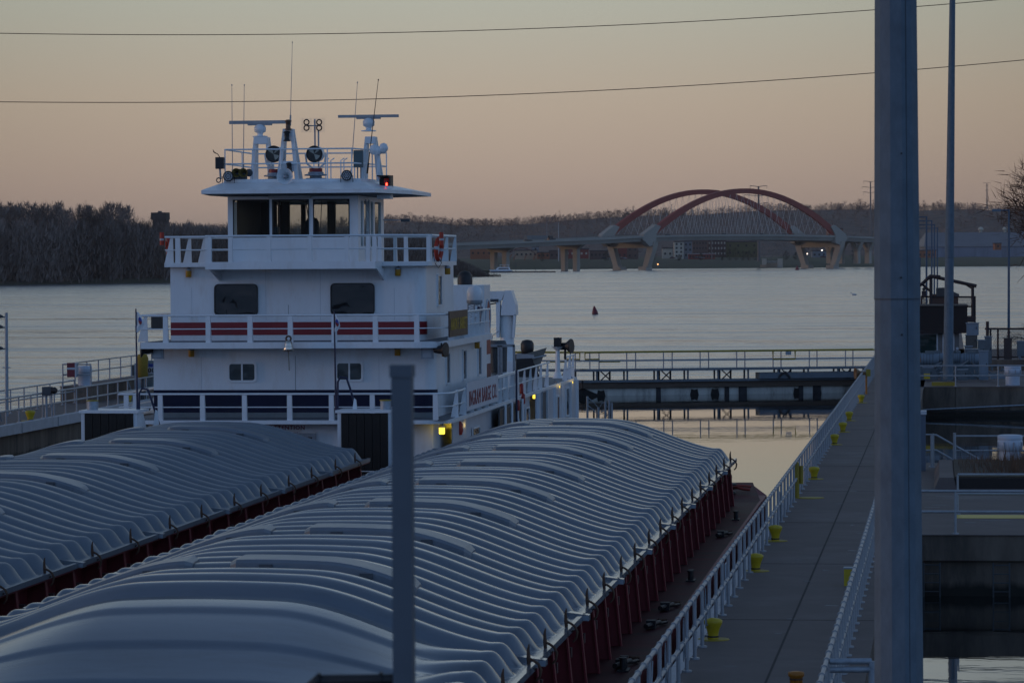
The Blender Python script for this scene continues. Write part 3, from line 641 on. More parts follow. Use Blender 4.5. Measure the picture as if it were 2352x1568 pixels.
# evergreens and bushes on the bank
BUSH = mat('bank_bush', (.03, .032, .022), .95, var=.4, scale=.3)
for i, (px, py, h) in enumerate([(1392, 600, 5), (1560, 600, 3), (1660, 598, 6), (1676, 598, 6), (1690, 598, 7), (1707, 599, 5), (1720, 598, 5), (1735, 599, 6), (1806, 600, 5), (1828, 599, 4), (1848, 600, 4), (1960, 598, 6), (1610, 596, 4), (1500, 597, 5), (1245, 600, 5), (1300, 600, 4)]):
    a = atD(px, py, 2590); t = thing('bush', (a.x, a.y, 6), 'dark bush on the far bank, %s from the left' % (ORD[i] if i < 16 else str(i)), 'bush', 'dark bushes on the far bank')
    V = twig_cloud(np.array([[a.x, a.y, 6]]), np.array([h*1.3]), .45, 260, 3.0*15/h*.25, .0, .8); tri_obj('foliage', V, BUSH, t)
    mb = MB(); mb.cyl((a.x, a.y, 5.5), (a.x, a.y, 6+h*.8), .15, .05, n=5); mb.build('stem', BARK, t)
# ------------------------------------------------------------------ pylons, masts, power lines
def pylon(px, yb, yt, D, arms, w, label, name='transmission_pole', cat='pylon', m=None, colr=CABLE):
    a = atD(px, yb, D); b = atD(px, yt, D); t = thing(name, a, label, cat); mb = MB(); mb.cyl(a, (a.x, a.y, b.z), w, w*.5, n=8); mb.build('mast', m or GALV, t)
    for (ya, half) in arms:
        z = atD(px, ya, D).z; mb = MB(); mb.cyl((a.x-half, a.y, z+.8), (a.x, a.y, z), w*.22, n=5); mb.cyl((a.x, a.y, z), (a.x+half, a.y, z+.8), w*.22, n=5); mb.build('cross_arm', m or GALV, t)
        for s in (-1, 1):
            mb = MB(); mb.cyl((a.x+s*half, a.y, z+.8), (a.x+s*half, a.y, z-1.4), w*.16, n=4); mb.build('insulator', m or GALV, t)
PYM = mat('weathered_pole', (.17, .15, .14), .7, var=.1)
pylon(1743, 600, 428, 2480, [(429, 6), (450, 10), (468, 7)], 1.1, 'tall single power line pole standing behind the red arches', m=PYM)
pylon(1635, 596, 500, 2600, [(502, 3), (512, 3), (520, 3)], .4, 'stadium style light mast under the left part of the near arch', 'light_mast', 'mast', m=PYM)
pylon(2000, 590, 417, 2500, [(418, 5), (431, 6), (443, 5)], .8, 'power line pole just showing left of the big grey pole', m=PYM)
pylon(2267, 480, 421, 3700, [(421, 3.5), (427, 1.5), (438, 1.8)], .8, 'thin telecommunication mast on the right hilltop', 'radio_mast', 'mast', m=PYM)
pylon(1283, 600, 512, 2540, [], .35, 'white flagpole rising beside the bridge approach', 'flagpole', 'flagpole', m=mat('white_pole', (.45, .45, .45), .6))
pylon(2184, 600, 560, 2700, [], .3, 'short white pole in front of the warehouse', 'flagpole', 'flagpole', m=mat('white_pole', (.45, .45, .45), .6))
for i, px in enumerate((971, 1262)):
    t = thing('pylon', atD(px, 512, 3800), 'thin H-shaped power line frame on the far ridge, %s' % ('left one by the pilothouse' if i == 0 else 'right one over the bridge approach'), 'pylon', 'H-shaped power line frames'); mb = MB()
    for s in (-5, 5): mb.cyl(atD(px+s, 520, 3800), atD(px+s, 497, 3800), .28, n=4)
    mb.build('legs', PYM, t); mb = MB(); mb.cyl(atD(px-9, 500, 3800), atD(px+9, 500, 3800), .25, n=4); mb.build('cross_arm', PYM, t)
gt = thing('grain_elevator', atD(364, 600, 1900), 'dark boxy grain elevator top rising above the left shore trees', 'elevator')
mb = MB(); a = atD(347, 509, 1900); b = atD(382, 488, 1900); mb.box(a.x+.8, b.x, a.y, a.y+8, 0, a.z+1.6); mb.hexa([(a.x, a.y-1, a.z+1), (b.x+.4, a.y-1, a.z+1), (b.x+.4, a.y+8.5, a.z+1), (a.x, a.y+8.5, a.z+1)], [(a.x+.2, a.y-1, b.z), (b.x+.2, a.y-1, b.z), (b.x+.2, a.y+8.5, b.z), (a.x+.2, a.y+8.5, b.z)]); mb.build('tower', mat('dark_siding', (.05, .045, .045), .9), gt)
mb = MB(); c = atD(366, 487, 1900); mb.box(c.x-.8, c.x+.8, c.y, c.y+3, b.z, b.z+.8); mb.build('hatch', DARKGREY, gt)
WIREM = mat('overhead_wire', (.10, .06, .035), .8)
def wire(pts, D, label, r=.03):
    P3 = []
    for i, (a, b) in enumerate(pts): P3.append(atD(a, b, D))
    mb = MB(); mb.tube(P3, r, 5)
    solo(mb, 'power_line', WIREM, P3[0], label, 'power line', 'overhead power lines')
def curve(pts, n=60):
    xs = [p[0] for p in pts]; ys = [p[1] for p in pts]; c = np.polyfit(xs, ys, 3); X = np.linspace(xs[0], xs[-1], n); return [(x, float(np.polyval(c, x))) for x in X]
wire(curve([(-600, 62), (0, 73), (340, 78), (690, 80.5), (1100, 73), (1500, 58), (2007, 21), (2250, 0), (3000, -75)]), 190, 'upper of the two brown overhead power lines crossing the sky', .022)
wire(curve([(-600, 222), (0, 231), (340, 233.5), (750, 233), (1100, 222), (1500, 203), (2007, 167), (2352, 135), (3000, 68)]), 190, 'lower of the two brown overhead power lines crossing the sky', .022)
# ------------------------------------------------------------------ things on the river
a = atZ(1367, 722, 0); t = thing('channel_buoy', a, 'dark red cone buoy leaning in the river right of the towboat', 'buoy', 'red buoys'); s = 1.25
axv = Vector((-.12, 0, 1)); mb = MB(); mb.lathe([(.02, -.3), (.42, -.25), (.46, .25), (.30, .75), (.12, 1.2), (.02, 1.3)], a, axv, n=14); mb.build('body', mat('buoy_red', (.16, .01, .02), .5), t)
mb = MB(); mb.torus(a+axv.normalized()*.06, axv, .46, .04); mb.build('water_ring', DARKGREY, t)
a = atZ(1831, 620, 0); t = thing('channel_buoy', a, 'tiny far red buoy in front of the right bridge pier', 'buoy', 'red buoys')
mb = MB(); mb.lathe([(.02, -.5), (1.1, -.4), (1.2, .6), (.6, 1.8), (.05, 3)], a, n=10); mb.build('body', mat('buoy_red', (.16, .01, .02), .5), t)
def bird(px, py, label, s, m, water=True):
    a = atZ(px, py, 0); t = thing('bird', a, label, 'bird'); a = a+Vector((0, 0, 0 if water else 2))
    mb = MB(); sx = s
    prof = [(.01, -.5), (.12, -.35), (.2, 0), (.16, .25), (.07, .42)]
    mb.lathe([(r*sx, h*sx) for r, h in prof], a+Vector((0, 0, .12*sx)), (-1, 0, .1), n=8)
    mb.tube([a+Vector((-.35*sx, 0, .15*sx)), a+Vector((-.42*sx, 0, .38*sx)), a+Vector((-.5*sx, 0, .52*sx)), a+Vector((-.62*sx, 0, .5*sx)), a+Vector((-.78*sx, 0, .40*sx))], [.07*sx, .05*sx, .07*sx, .05*sx, .015*sx], 6)
    mb.build('body', m, t)
    for sgn in (-1, 1):
        mb = MB(); w0 = a+Vector((0, sgn*.1*sx, .22*sx))
        mb.add([w0+Vector((-.2*sx, 0, 0)), w0+Vector((.35*sx, 0, .02)), w0+Vector((.25*sx, sgn*.5*sx, .5*sx)), w0+Vector((0, sgn*.45*sx, .45*sx)), w0+Vector((-.2*sx, 0, .04)), w0+Vector((.35*sx, 0, .06)), w0+Vector((.25*sx, sgn*.5*sx, .53*sx)), w0+Vector((0, sgn*.45*sx, .48*sx))], [(0, 1, 2, 3), (7, 6, 5, 4), (0, 4, 5, 1), (1, 5, 6, 2), (2, 6, 7, 3), (3, 7, 4, 0)]) if not water else mb.lathe([(.01, -.4*sx), (.09*sx, -.1*sx), (.1*sx, .1*sx), (.01, .4*sx)], a+Vector((.1*sx, sgn*.12*sx, .2*sx)), (-1, 0, 0), n=6)
        mb.build('wing', m, t)
bird(1962, 678, 'white pelican swimming on the river near the big pole', 1.1, mat('white_feathers', (.5, .5, .5), .8)); bird(45, 662, 'dark bird just above the water by the left shore', 1.6, BLACK, False)
# marina boat and dock
dk = thing('floating_dock', atD(1220, 626, 2050), 'long low floating dock reaching out from the left shore', 'dock'); mb = MB()
for i in range(12):
    a = atD(1120+i*13, 625.5, 2000); b = atD(1120+i*13+12.4, 625.5, 2000); mb.box(a.x, b.x, a.y, a.y+2.5, -.1, .7)
mb.build('deck', mat('dock_planks', (.08, .05, .04), .8), dk)
for i, x in enumerate((1185, 1247, 1252, 1230)): mb = MB(); a = atD(x, 625, 2001); mb.cyl((a.x, a.y, 0), (a.x, a.y, 2.6 if i else 6), .15, n=6); mb.build('pile', DARKGREY, dk)
a = atD(1152, 624, 2010); by = thing('cabin_cruiser', (a.x, a.y, 0), 'white cabin cruiser moored at the floating dock', 'boat')
mb = MB(); X, Y = a.x, a.y; mb.hexa([(X-5.5, Y-1.4, 0), (X+6, Y-1.4, 0), (X+6, Y+1.4, 0), (X-5, Y+1.4, 0)], [(X-7.2, Y-1.8, 1.7), (X+6.3, Y-1.8, 1.4), (X+6.3, Y+1.8, 1.4), (X-7.2, Y+1.8, 1.7)]); mb.build('hull', WHITE, by)
mb = MB(); mb.hexa([(X-3.5, Y-1.5, 1.5), (X+5, Y-1.5, 1.4), (X+5, Y+1.5, 1.4), (X-3.5, Y+1.5, 1.5)], [(X-2, Y-1.3, 3.1), (X+4.6, Y-1.3, 3.1), (X+4.6, Y+1.3, 3.1), (X-2, Y+1.3, 3.1)]); mb.hexa([(X-1, Y-1.2, 4.3), (X+4.4, Y-1.2, 4.3), (X+4.4, Y+1.2, 4.3), (X-1, Y+1.2, 4.3)], [(X-.8, Y-1.2, 4.5), (X+4.2, Y-1.2, 4.5), (X+4.2, Y+1.2, 4.5), (X-.8, Y+1.2, 4.5)]); mb.build('cabin', WHITE, by)
mb = MB(); mb.box(X-1.5, X+4.2, Y-1.56, Y+1.56, 2.0, 2.6); mb.build('window', GLD, by); mb = MB()
for dx in (-.8, 1.6, 4.1): mb.cyl((X+dx, Y-1.1, 3.1), (X+dx, Y-1.1, 4.3), .07, n=4); mb.cyl((X+dx, Y+1.1, 3.1), (X+dx, Y+1.1, 4.3), .07, n=4)
mb.build('canopy_posts', WHITE, by)

# ------------------------------------------------------------------ lock walls
def wallthing(name, label, boxes, mats, cat='wall'):
    mb = MB(); z = None
    for bx in boxes: mb.m = bx[6] if len(bx) > 6 else 0; mb.box(*bx[:6])
    o = mb.build(name, mats, origin=(boxes[0][0], boxes[0][2], 0)); return tag(o, label, cat)
rw = thing('lock_wall', (-3, 90, 0), 'long grey concrete lock wall with the yellow bollards, right of the barges', 'lock wall')
mb = MB(); mb.box(XR+.25, -1.45, -20, 240, -4, ZW-.02); mb.box(XR+.25, .9, 240, 420, -4, ZW-.02); mb.box(-1.45, 1.6, -20, 52, -4, ZW-.04); mb.build('wall', CONCW, rw)
mb = MB(); mb.box(XR+.2, -1.4, -20, 240, ZW-.02, ZW); mb.box(XR+.2, 1, 240, 420, ZW-.02, ZW); 
mb.build('walkway', CONC, rw)
mb = MB(); mb.box(XR, XR+.22, -20, 240, ZW-.35, ZW+.015); mb.build('coping', COPE, rw)
JT = mat('joint_tar', (.03, .028, .028), .9); PATCH = mat('pale_patch', (.24, .23, .22), .85, var=.2)
mb = MB(); mb.box(-3.03, -2.99, 0, 240, ZW, ZW+.004)
for y in np.arange(30, 240, 12.2): mb.box(XR+.2, -1.4, y, y+.035, ZW, ZW+.004)
mb.build('joints', JT, rw)
mb = MB(); rd = random.Random(3)
for y in np.arange(33, 215, 2.6):
    x = rd.uniform(-3.9, -1.9); w = rd.uniform(.08, .42); hh_ = rd.uniform(.03, .16); n_ = 9; mb.prism([(x+w/2+w/2*math.cos(2*PI*k/n_)*rd.uniform(.6, 1), y+hh_*math.sin(2*PI*k/n_)*rd.uniform(.4, 1), ZW) for k in range(n_)], (0, 0, .004+.0005*(int(y*3) % 4)))
mb.build('paint_patches', PATCH, rw)
lw = thing('lock_wall', (-40, 90, 0), 'brown grey concrete lock wall with a white painted edge on the left', 'lock wall')
mb = MB(); mb.box(XL-3.8, XL-.3, -20, 232, -4, ZW-.02); mb.build('wall', CONCW, lw)
mb = MB(); mb.box(XL-3.8, XL-.3, -20, 232, ZW-.02, ZW); mb.build('walkway', CONC, lw)
mb = MB()
for y in np.arange(-20, 232, 6.1): mb.box(XL-.3, XL+.02, y, y+5.8, ZW-.38, ZW+.05)
mb.build('coping', COPE, lw)
mb = MB()
for y in np.arange(-14.2, 232, 6.1): mb.box(XL-.28, XL, y, y+.3, ZW-.4, ZW+.03)
mb.build('coping_gaps', GALV, lw)
mp_ = thing('machinery_platform', (XL-6, 160, 0), 'raised brown concrete platform behind the left lock wall rail', 'platform')
mb = MB(); mb.box(XL-3.85, XL-2.3, 166, 200, ZW, 2.32); mb.build('wall', CONCW, mp_); mb = MB(); mb.box(XL-3.88, XL-2.27, 165.97, 200, 2.32, 2.36); mb.build('top', CONC, mp_)
def railing(name, label, pts, spacing, r=.028, h=1.07, mats=RAILP, group=None, toe=False, cuffs=False, maxp=100, rr=.03, wallrail=True):
    """posts and two rails along a 3d polyline"""
    t = thing(name, pts[0], label, 'railing', group); P = [Vector(p) for p in pts]
    for a, b in zip(P, P[1:]):
        L = (b-a).length; n = max(1, round(L/spacing))
        for i in range(n+1):
            if i == n and b is not P[-1]: continue
            q = a.lerp(b, i/n)
            if i == 0 and a is P[0]:
                mb = MB(); mb.cyl(q, q+Vector((0, 0, h)), r, n=8); mb.cyl(q+Vector((0, 0, .0)), q+Vector((0, 0, .03)), r*2.6, n=8); po = mb.build('post', mats, t); q0 = q
            elif i+1:
                c = po.copy(); COL.objects.link(c); c.location = q-q0; WL[c] = WL[t]
    for f in (1.0, .52):
        mb = MB(); mb.tube([p+Vector((0, 0, h*f)) for p in P], rr, 8)
        if cuffs:
            for a, b in zip(P, P[1:]):
                n = int((b-a).length/1.83)
                for i in range(n):
                    q = a.lerp(b, (i+.5)/n)+Vector((0, 0, h*f)); d = (b-a).normalized(); mb.cyl(q-d*.035, q+d*.035, rr*1.55, n=8)
                    q = a.lerp(b, i/n)+Vector((0, 0, h*f)); mb.cyl(q-d*.03, q+d*.03, rr*1.5, n=8)
        mb.build('rail', mats, t)
    if pts[0][2] < 3 and name == 'railing' and wallrail: yaw(t)
    return t
railing('railing', 'long grey pipe railing between the barges and the walkway', [(-4.4, 38, ZW), (-4.4, 214, ZW)], 1.83, cuffs=True, r=.034, rr=.034)
railing('railing', 'bright pipe railing on the right edge of the walkway, in front of the big pole', [(-1.8, 34, ZW), (-1.8, 86, ZW)], 1.35, cuffs=True, r=.034, rr=.036)
# ladder gate box on the right rail
t = thing('ladder_gate', (-1.6, 50.5, ZW), 'grey pipe ladder gate frame hung outside the right walkway rail', 'gate')
mb = MB(); 
for z in (2.62, 2.5): mb.tube([(-1.75, 50.6, z), (-1.15, 50.7, z)], .045, 8)
mb.tube([(-1.15, 50.7, 2.62), (-1.12, 50.7, 1.2)], .05, 8); mb.tube([(-1.7, 50.7, 1.25), (-1.1, 50.7, 1.25)], .05, 8); mb.build('frame', GALV, t)
mb = MB(); mb.lathe([(.11, 0), (.13, .1), (.05, .2), (.09, .35), (.03, .45)], (-1.45, 50.7, 1.7), n=10); mb.tube([(-1.45, 50.7, 2.1), (-1.3, 50.7, 2.25), (-1.2, 50.7, 2.05)], .05, 6); mb.build('roller', DARKGREY, t); yaw(t)
for o in (rw, lw, mp_): yaw(o)
# bollards
def bollard(loc, label, group, m=YEL, h=.38, s=1.0):
    t = thing('bollard', loc, label, 'bollard', group); x, y, z = loc
    mb = MB(); mb.lathe([(.10*s, .02), (.095*s, .10), (.12*s, .2), (.165*s, h-.08), (.17*s, h-.03), (.13*s, h), (.02, h+.02)], loc, n=16); mb.build('post', m, t)
    mb = MB(); mb.lathe([(.104*s, .045), (.104*s, .075)], loc, n=16); mb.build('band', BLACK, t)
    mb = MB(); mb.lathe([(.30*s, 0), (.30*s, .012), (.27*s, .02)], loc, n=16); mb.build('base_plate', YELD, t)
    return t
BP = [(1638, 1468), (1736, 1311), (1781, 1242), (1870, 1100), (1917, 1021), (1936, 992), (1950.5, 966), (1978, 925)]
for i, (a, b) in enumerate(BP):
    p = atZ(a, b, ZW); bollard((p.x, p.y, ZW), 'yellow bollard on the right walkway, %s in the row from the near end' % ORD[i], 'yellow bollards along the right walkway')
for (a, b, l) in [(69.5, 966, 'yellow bollard on the left lock wall near the left edge of the view'), (295, 923, 'yellow bollard on the left lock wall close to the towboat')]:
    p = atZ(a, b, ZW); bollard((p.x, p.y, ZW), l, 'yellow bollards on the left wall', s=1.35, h=.44)
# orange bollard, yellow square post, yellow ladder rail
p = atZ(1829, 1610, ZW); t = thing('orange_bollard', (p.x, p.y, ZW), 'dull orange round topped bollard at the bottom of the picture', 'bollard')
mb = MB(); mb.lathe([(.10, 0), (.10, .38), (.125, .40), (.125, .46), (.06, .475)], (p.x, p.y, ZW), n=18); mb.build('post', ORANGE, t); mb = MB(); mb.lathe([(.105, .34), (.105, .37)], (p.x, p.y, ZW), n=18); mb.build('band', RUST, t)
p = atZ(1952, 1344, ZW); t = thing('yellow_box', (p.x, p.y, ZW), 'square yellow equipment post beside the right walkway rail', 'post')
mb = MB(); mb.cb((p.x, p.y, ZW), .24, .24, .36); mb.build('body', YEL, t); mb = MB(); mb.cb((p.x, p.y, ZW+.36), .26, .26, .03); mb.cyl((p.x+.09, p.y, ZW+.39), (p.x+.09, p.y, ZW+.43), .02, n=6); mb.build('lid', GALV, t)
p = atZ(1832, 1143, ZW); t = thing('ladder_handrail', (p.x, p.y, ZW), 'tall yellow handrail post with a round base plate beside the walkway rail', 'handrail')
mb = MB(); mb.cyl((p.x-.02, p.y, ZW), (p.x-.02, p.y, ZW+.98), .07, n=10); mb.lathe([(.075, .95), (.05, 1.02), (.01, 1.04)], (p.x-.02, p.y, ZW), n=10); mb.cyl((p.x+.1, p.y+.1, ZW+.4), (p.x+.1, p.y+.1, ZW+.92), .06, n=10); mb.build('post', YELD, t)
mb = MB(); mb.lathe([(.42, 0), (.42, .012), (.3, .02)], (p.x+.35, p.y, ZW), n=20); mb.build('base_plate', YELD, t)
p = atZ(1990, 905, ZW); t = thing('loud_hailer', (p.x, p.y, ZW), 'rusty orange horn loudspeaker on a post at the far end of the walkway', 'horn')
mb = MB(); mb.cyl((p.x, p.y, ZW), (p.x, p.y, ZW+1.0), .05, n=8); mb.build('post', ORANGE, t)
mb = MB(); mb.lathe([(.08, 0), (.1, .3), (.28, .55), (.3, .58), (.2, .5), (.05, .35)], (p.x, p.y, ZW+1.05), (-1, -.3, 0), n=14); mb.build('horn', mat('brown_horn', (.16, .08, .03), .5), t); mb = MB(); mb.cb((p.x+.1, p.y, ZW+.9), .22, .2, .35); mb.build('driver_box', YELD, t)
# white notice boards on the walkway rail
WB = mat('white_board', (.42, .46, .5), .5)
for i, (a, b, w, h) in enumerate([(1654, 1318, .20, .95), (1770, 1180, .14, .75), (1948, 965, .25, .6), (1632, 1370, .14, .8)]):
    y = atZ(a, b+20, ZW).y; t = tag(MB().box(-4.47, -4.44, y-.12, y+.35, ZW+.12, ZW+.12+h*.9).build('notice_board', WB, origin=(-4.45, y, ZW)), 'narrow white board tied to the long walkway rail, %s from the near end' % ['second', 'third', 'fourth', 'nearest'][i], 'board', 'white boards on the walkway rail'); yaw(t)
# loose cables looped on rail
for i, y in enumerate((50.3, 53.5, 57.2, 62.4)):
    mb = MB(); pts = [(-4.38, y+.9*k/8, ZW+1.0-.75*math.sin(PI*k/8)+.05*math.sin(k*2)) for k in range(9)]; mb.tube(pts, .009, 5)
    mb.tube([(-4.40, y+.3+.12*math.cos(a), ZW+.6+.35*math.sin(a)) for a in np.linspace(0, 6.28, 12)], .008, 5)
    yaw(solo(mb, 'cable_loop', GALV, (-4.4, y, ZW), 'thin loose cable loop hanging on the walkway rail, %s from the near end' % ORD[i], 'cable', 'cable loops on the walkway rail'))
# left wall railings and gear
railing('railing', 'front grey pipe railing along the top of the left lock wall', [(-39.8, 122, ZW), (-39.8, 214, ZW)], 2.0, r=.035, rr=.04, h=1.1, group='railings on the left lock wall')
railing('railing', 'rear grey pipe railing at the river side of the left lock wall', [(-42.45, 124, ZW), (-42.45, 166, ZW)], 2.3, r=.035, rr=.035, h=1.1, group='railings on the left lock wall')
railing('railing', 'pipe railing around the raised platform behind the left lock wall', [(-41.65, 166.1, 2.36), (-43.05, 166.1, 2.36), (-43.05, 190, 2.36)], 2.4, r=.035, rr=.035, group='railings on the left lock wall')
for i, y in enumerate((142.5, 170)):
    t = thing('rail_brace', (-39.8, y, ZW), 'slanted grey brace post against the front left rail, %s one' % ('left' if i == 0 else 'right'), 'brace', 'rail braces'); mb = MB(); mb.tube([(-39.8, y-1, ZW+1.0), (-39.7, y-.1, ZW+.1)], .05, 6); mb.tube([(-39.8, y+2, ZW+1.1), (-39.7, y+2.7, ZW+.1)], .05, 6); mb.build('bar', GALV, t)
def atcyl(name, px, yb, yt, Y, r, label, cat, m, Z=None, ring=True):
    a = atY(px, yb, Y); b = atY(px, yt, Y); t = thing(name, a, label, cat); h = b.z-a.z
    mb = MB(); mb.lathe([(r*.97, 0), (r, h*.12), (r, h*.7), (r*1.04, h*.71), (r*1.04, h*.97), (r*.9, h)], a, n=20); mb.build('body', m, t)
    if ring: mb = MB(); mb.torus((a.x, a.y, a.z+h*.7), (0, 0, 1), r*1.03, .02, 20, 6); mb.build('ring', GALV, t)
    return t
WTANK = mat('white_enamel', (.46, .52, .60), .5, var=.06)
atcyl('round_tank', 195, 888, 840, 167.2, .34*1.0, 'white round tank on the platform behind the left lock wall', 'tank', WTANK)
mb = MB(); a = atY(100, 925, 150); t = thing('signal_lamp', (a.x, a.y, ZW), 'dark signal lamp box on a thin post by the left wall rail', 'signal lamp')
b = atY(106, 905, 150); c = atY(106, 888, 150); mb = MB(); mb.cyl((b.x, b.y, ZW-.2), (b.x, b.y, b.z), .06, n=8); mb.cyl((b.x+.25, b.y, ZW-.2), (b.x+.25, b.y, b.z), .04, n=6); mb.build('post', GALV, t)
mb = MB(); mb.box(b.x-.15, b.x+.25, b.y-.15, b.y+.2, b.z-.05, c.z); mb.build('housing', DARKGREY, t); mb = MB(); mb.lathe([(.12, 0), (.16, .15), (.10, .25)], (b.x+.25, b.y, (b.z+c.z)/2), (1, -.3, 0), n=12); mb.build('lens', BLACK, t)
# red and white marker board
a = atY(154, 866, 166); b = atY(172, 833, 166); t = thing('marker_board', (a.x, a.y, 2.36), 'dark red and white marker board on the platform rail corner', 'sign')
mb = MB(); mb.box(a.x, b.x, a.y, a.y+.06, a.z, b.z); mb.build('board', mat('faded_red_board', (.16, .02, .03), .6), t); mb = MB(); mb.box(a.x, b.x, a.y-.01, a.y+.005, (a.z+b.z)/2+.02, (a.z+b.z)/2+.12); mb.build('white_band', WB, t)
mb = MB(); mb.box(b.x, b.x+.05, a.y-.02, a.y+.5, a.z, b.z); mb.build('edge_panel', WB, t)
# slim pole with three hooks
a = atY(15.5, 945, 152); t = thing('hook_pole', (a.x, a.y, 0), 'slim pole with three small floodlights outside the left lock wall', 'pole'); b = atY(14.5, 718, 152)
mb = MB(); mb.cyl((a.x, a.y, -1), (b.x, b.y, b.z), .09, .07, n=10); mb.build('post', GALV, t)
for yy in (728, 752, 801): 
    c = atY(14, yy, 152); mb = MB(); mb.cyl(c, c+Vector((-.22, 0, 0)), .03, n=6); mb.lathe([(.05, -.1), (.09, .05), (.07, .12)], c+Vector((-.25, 0, .03)), (-1, -.4, .2), n=8); mb.build('floodlight', DARKGREY, t)
mb = MB(); c = atY(15, 845, 152); mb.box(c.x-.18, c.x+.18, c.y-.03, c.y+.03, c.z, c.z+.04); mb.build('step', GALV, t)
# gear near the towboat on the left wall
def pxbox(x0, y0, x1, y1, Y, dep, mb=None):
    mb = mb or MB(); a = atY(x0, y1, Y); b = atY(x1, y0, Y); mb.box(a.x, b.x, Y, Y+dep, a.z, b.z); return mb
t = thing('control_cabinet', atY(320, 905, 172), 'grey control cabinet on the left lock wall beside the towboat', 'cabinet'); pxbox(309, 834, 327, 893, 172, .6).build('body', GALV, t); pxbox(303, 838, 309, 862, 172.1, .4).build('switch_box', DARKGREY, t)
t = thing('control_cabinet', atY(342, 905, 172), 'second taller grey cabinet half hidden behind the towboat corner', 'cabinet'); pxbox(330, 828, 350, 893, 173, .5).build('body', mat('teal_grey_steel', (.12, .16, .17), .6), t)
t = thing('covered_hoist', atY(326, 890, 170.5), 'yellow cloth covered hoist on a post beside the grey cabinets', 'hoist')
a = atY(327, 895, 170.5); b = atY(327, 812, 170.5); mb = MB(); mb.cyl((a.x, a.y, ZW), (a.x, a.y, b.z-.4), .08, n=8); mb.cyl((a.x+.2, a.y, ZW), (a.x+.2, a.y, b.z-.4), .07, n=8); mb.build('post', DARKGREY, t)
mb = MB(); h = b.z-(atY(327, 868, 170.5).z); z0 = b.z-h; mb.lathe([(.2, 0), (.27, .06), (.26, h*.5), (.3, h*.8), (.22, h*.97), (.02, h)], (a.x+.02, a.y, z0), n=14); mb.build('cover', mat('dull_yellow_cloth', (.26, .17, .02), .9, bump=.02, bscale=5), t)
t = thing('distance_marker', atY(349, 860, 171), 'small white distance marker reading 500 on the left lock wall rail', 'sign'); mb = pxbox(336, 843, 352, 858, 171, .03); mb.build('board', WB, t); mb = MB(); a = atY(344, 857, 171); add_text(mb, '500', .34, (a.x, a.y-.03, a.z+.04), bold=True); mb.build('lettering', BLACK, t)
pxbox(341, 835, 351, 843, 171.1, .2).build('blue_cap', mat('blue_paint', (.02, .05, .25), .5), t)
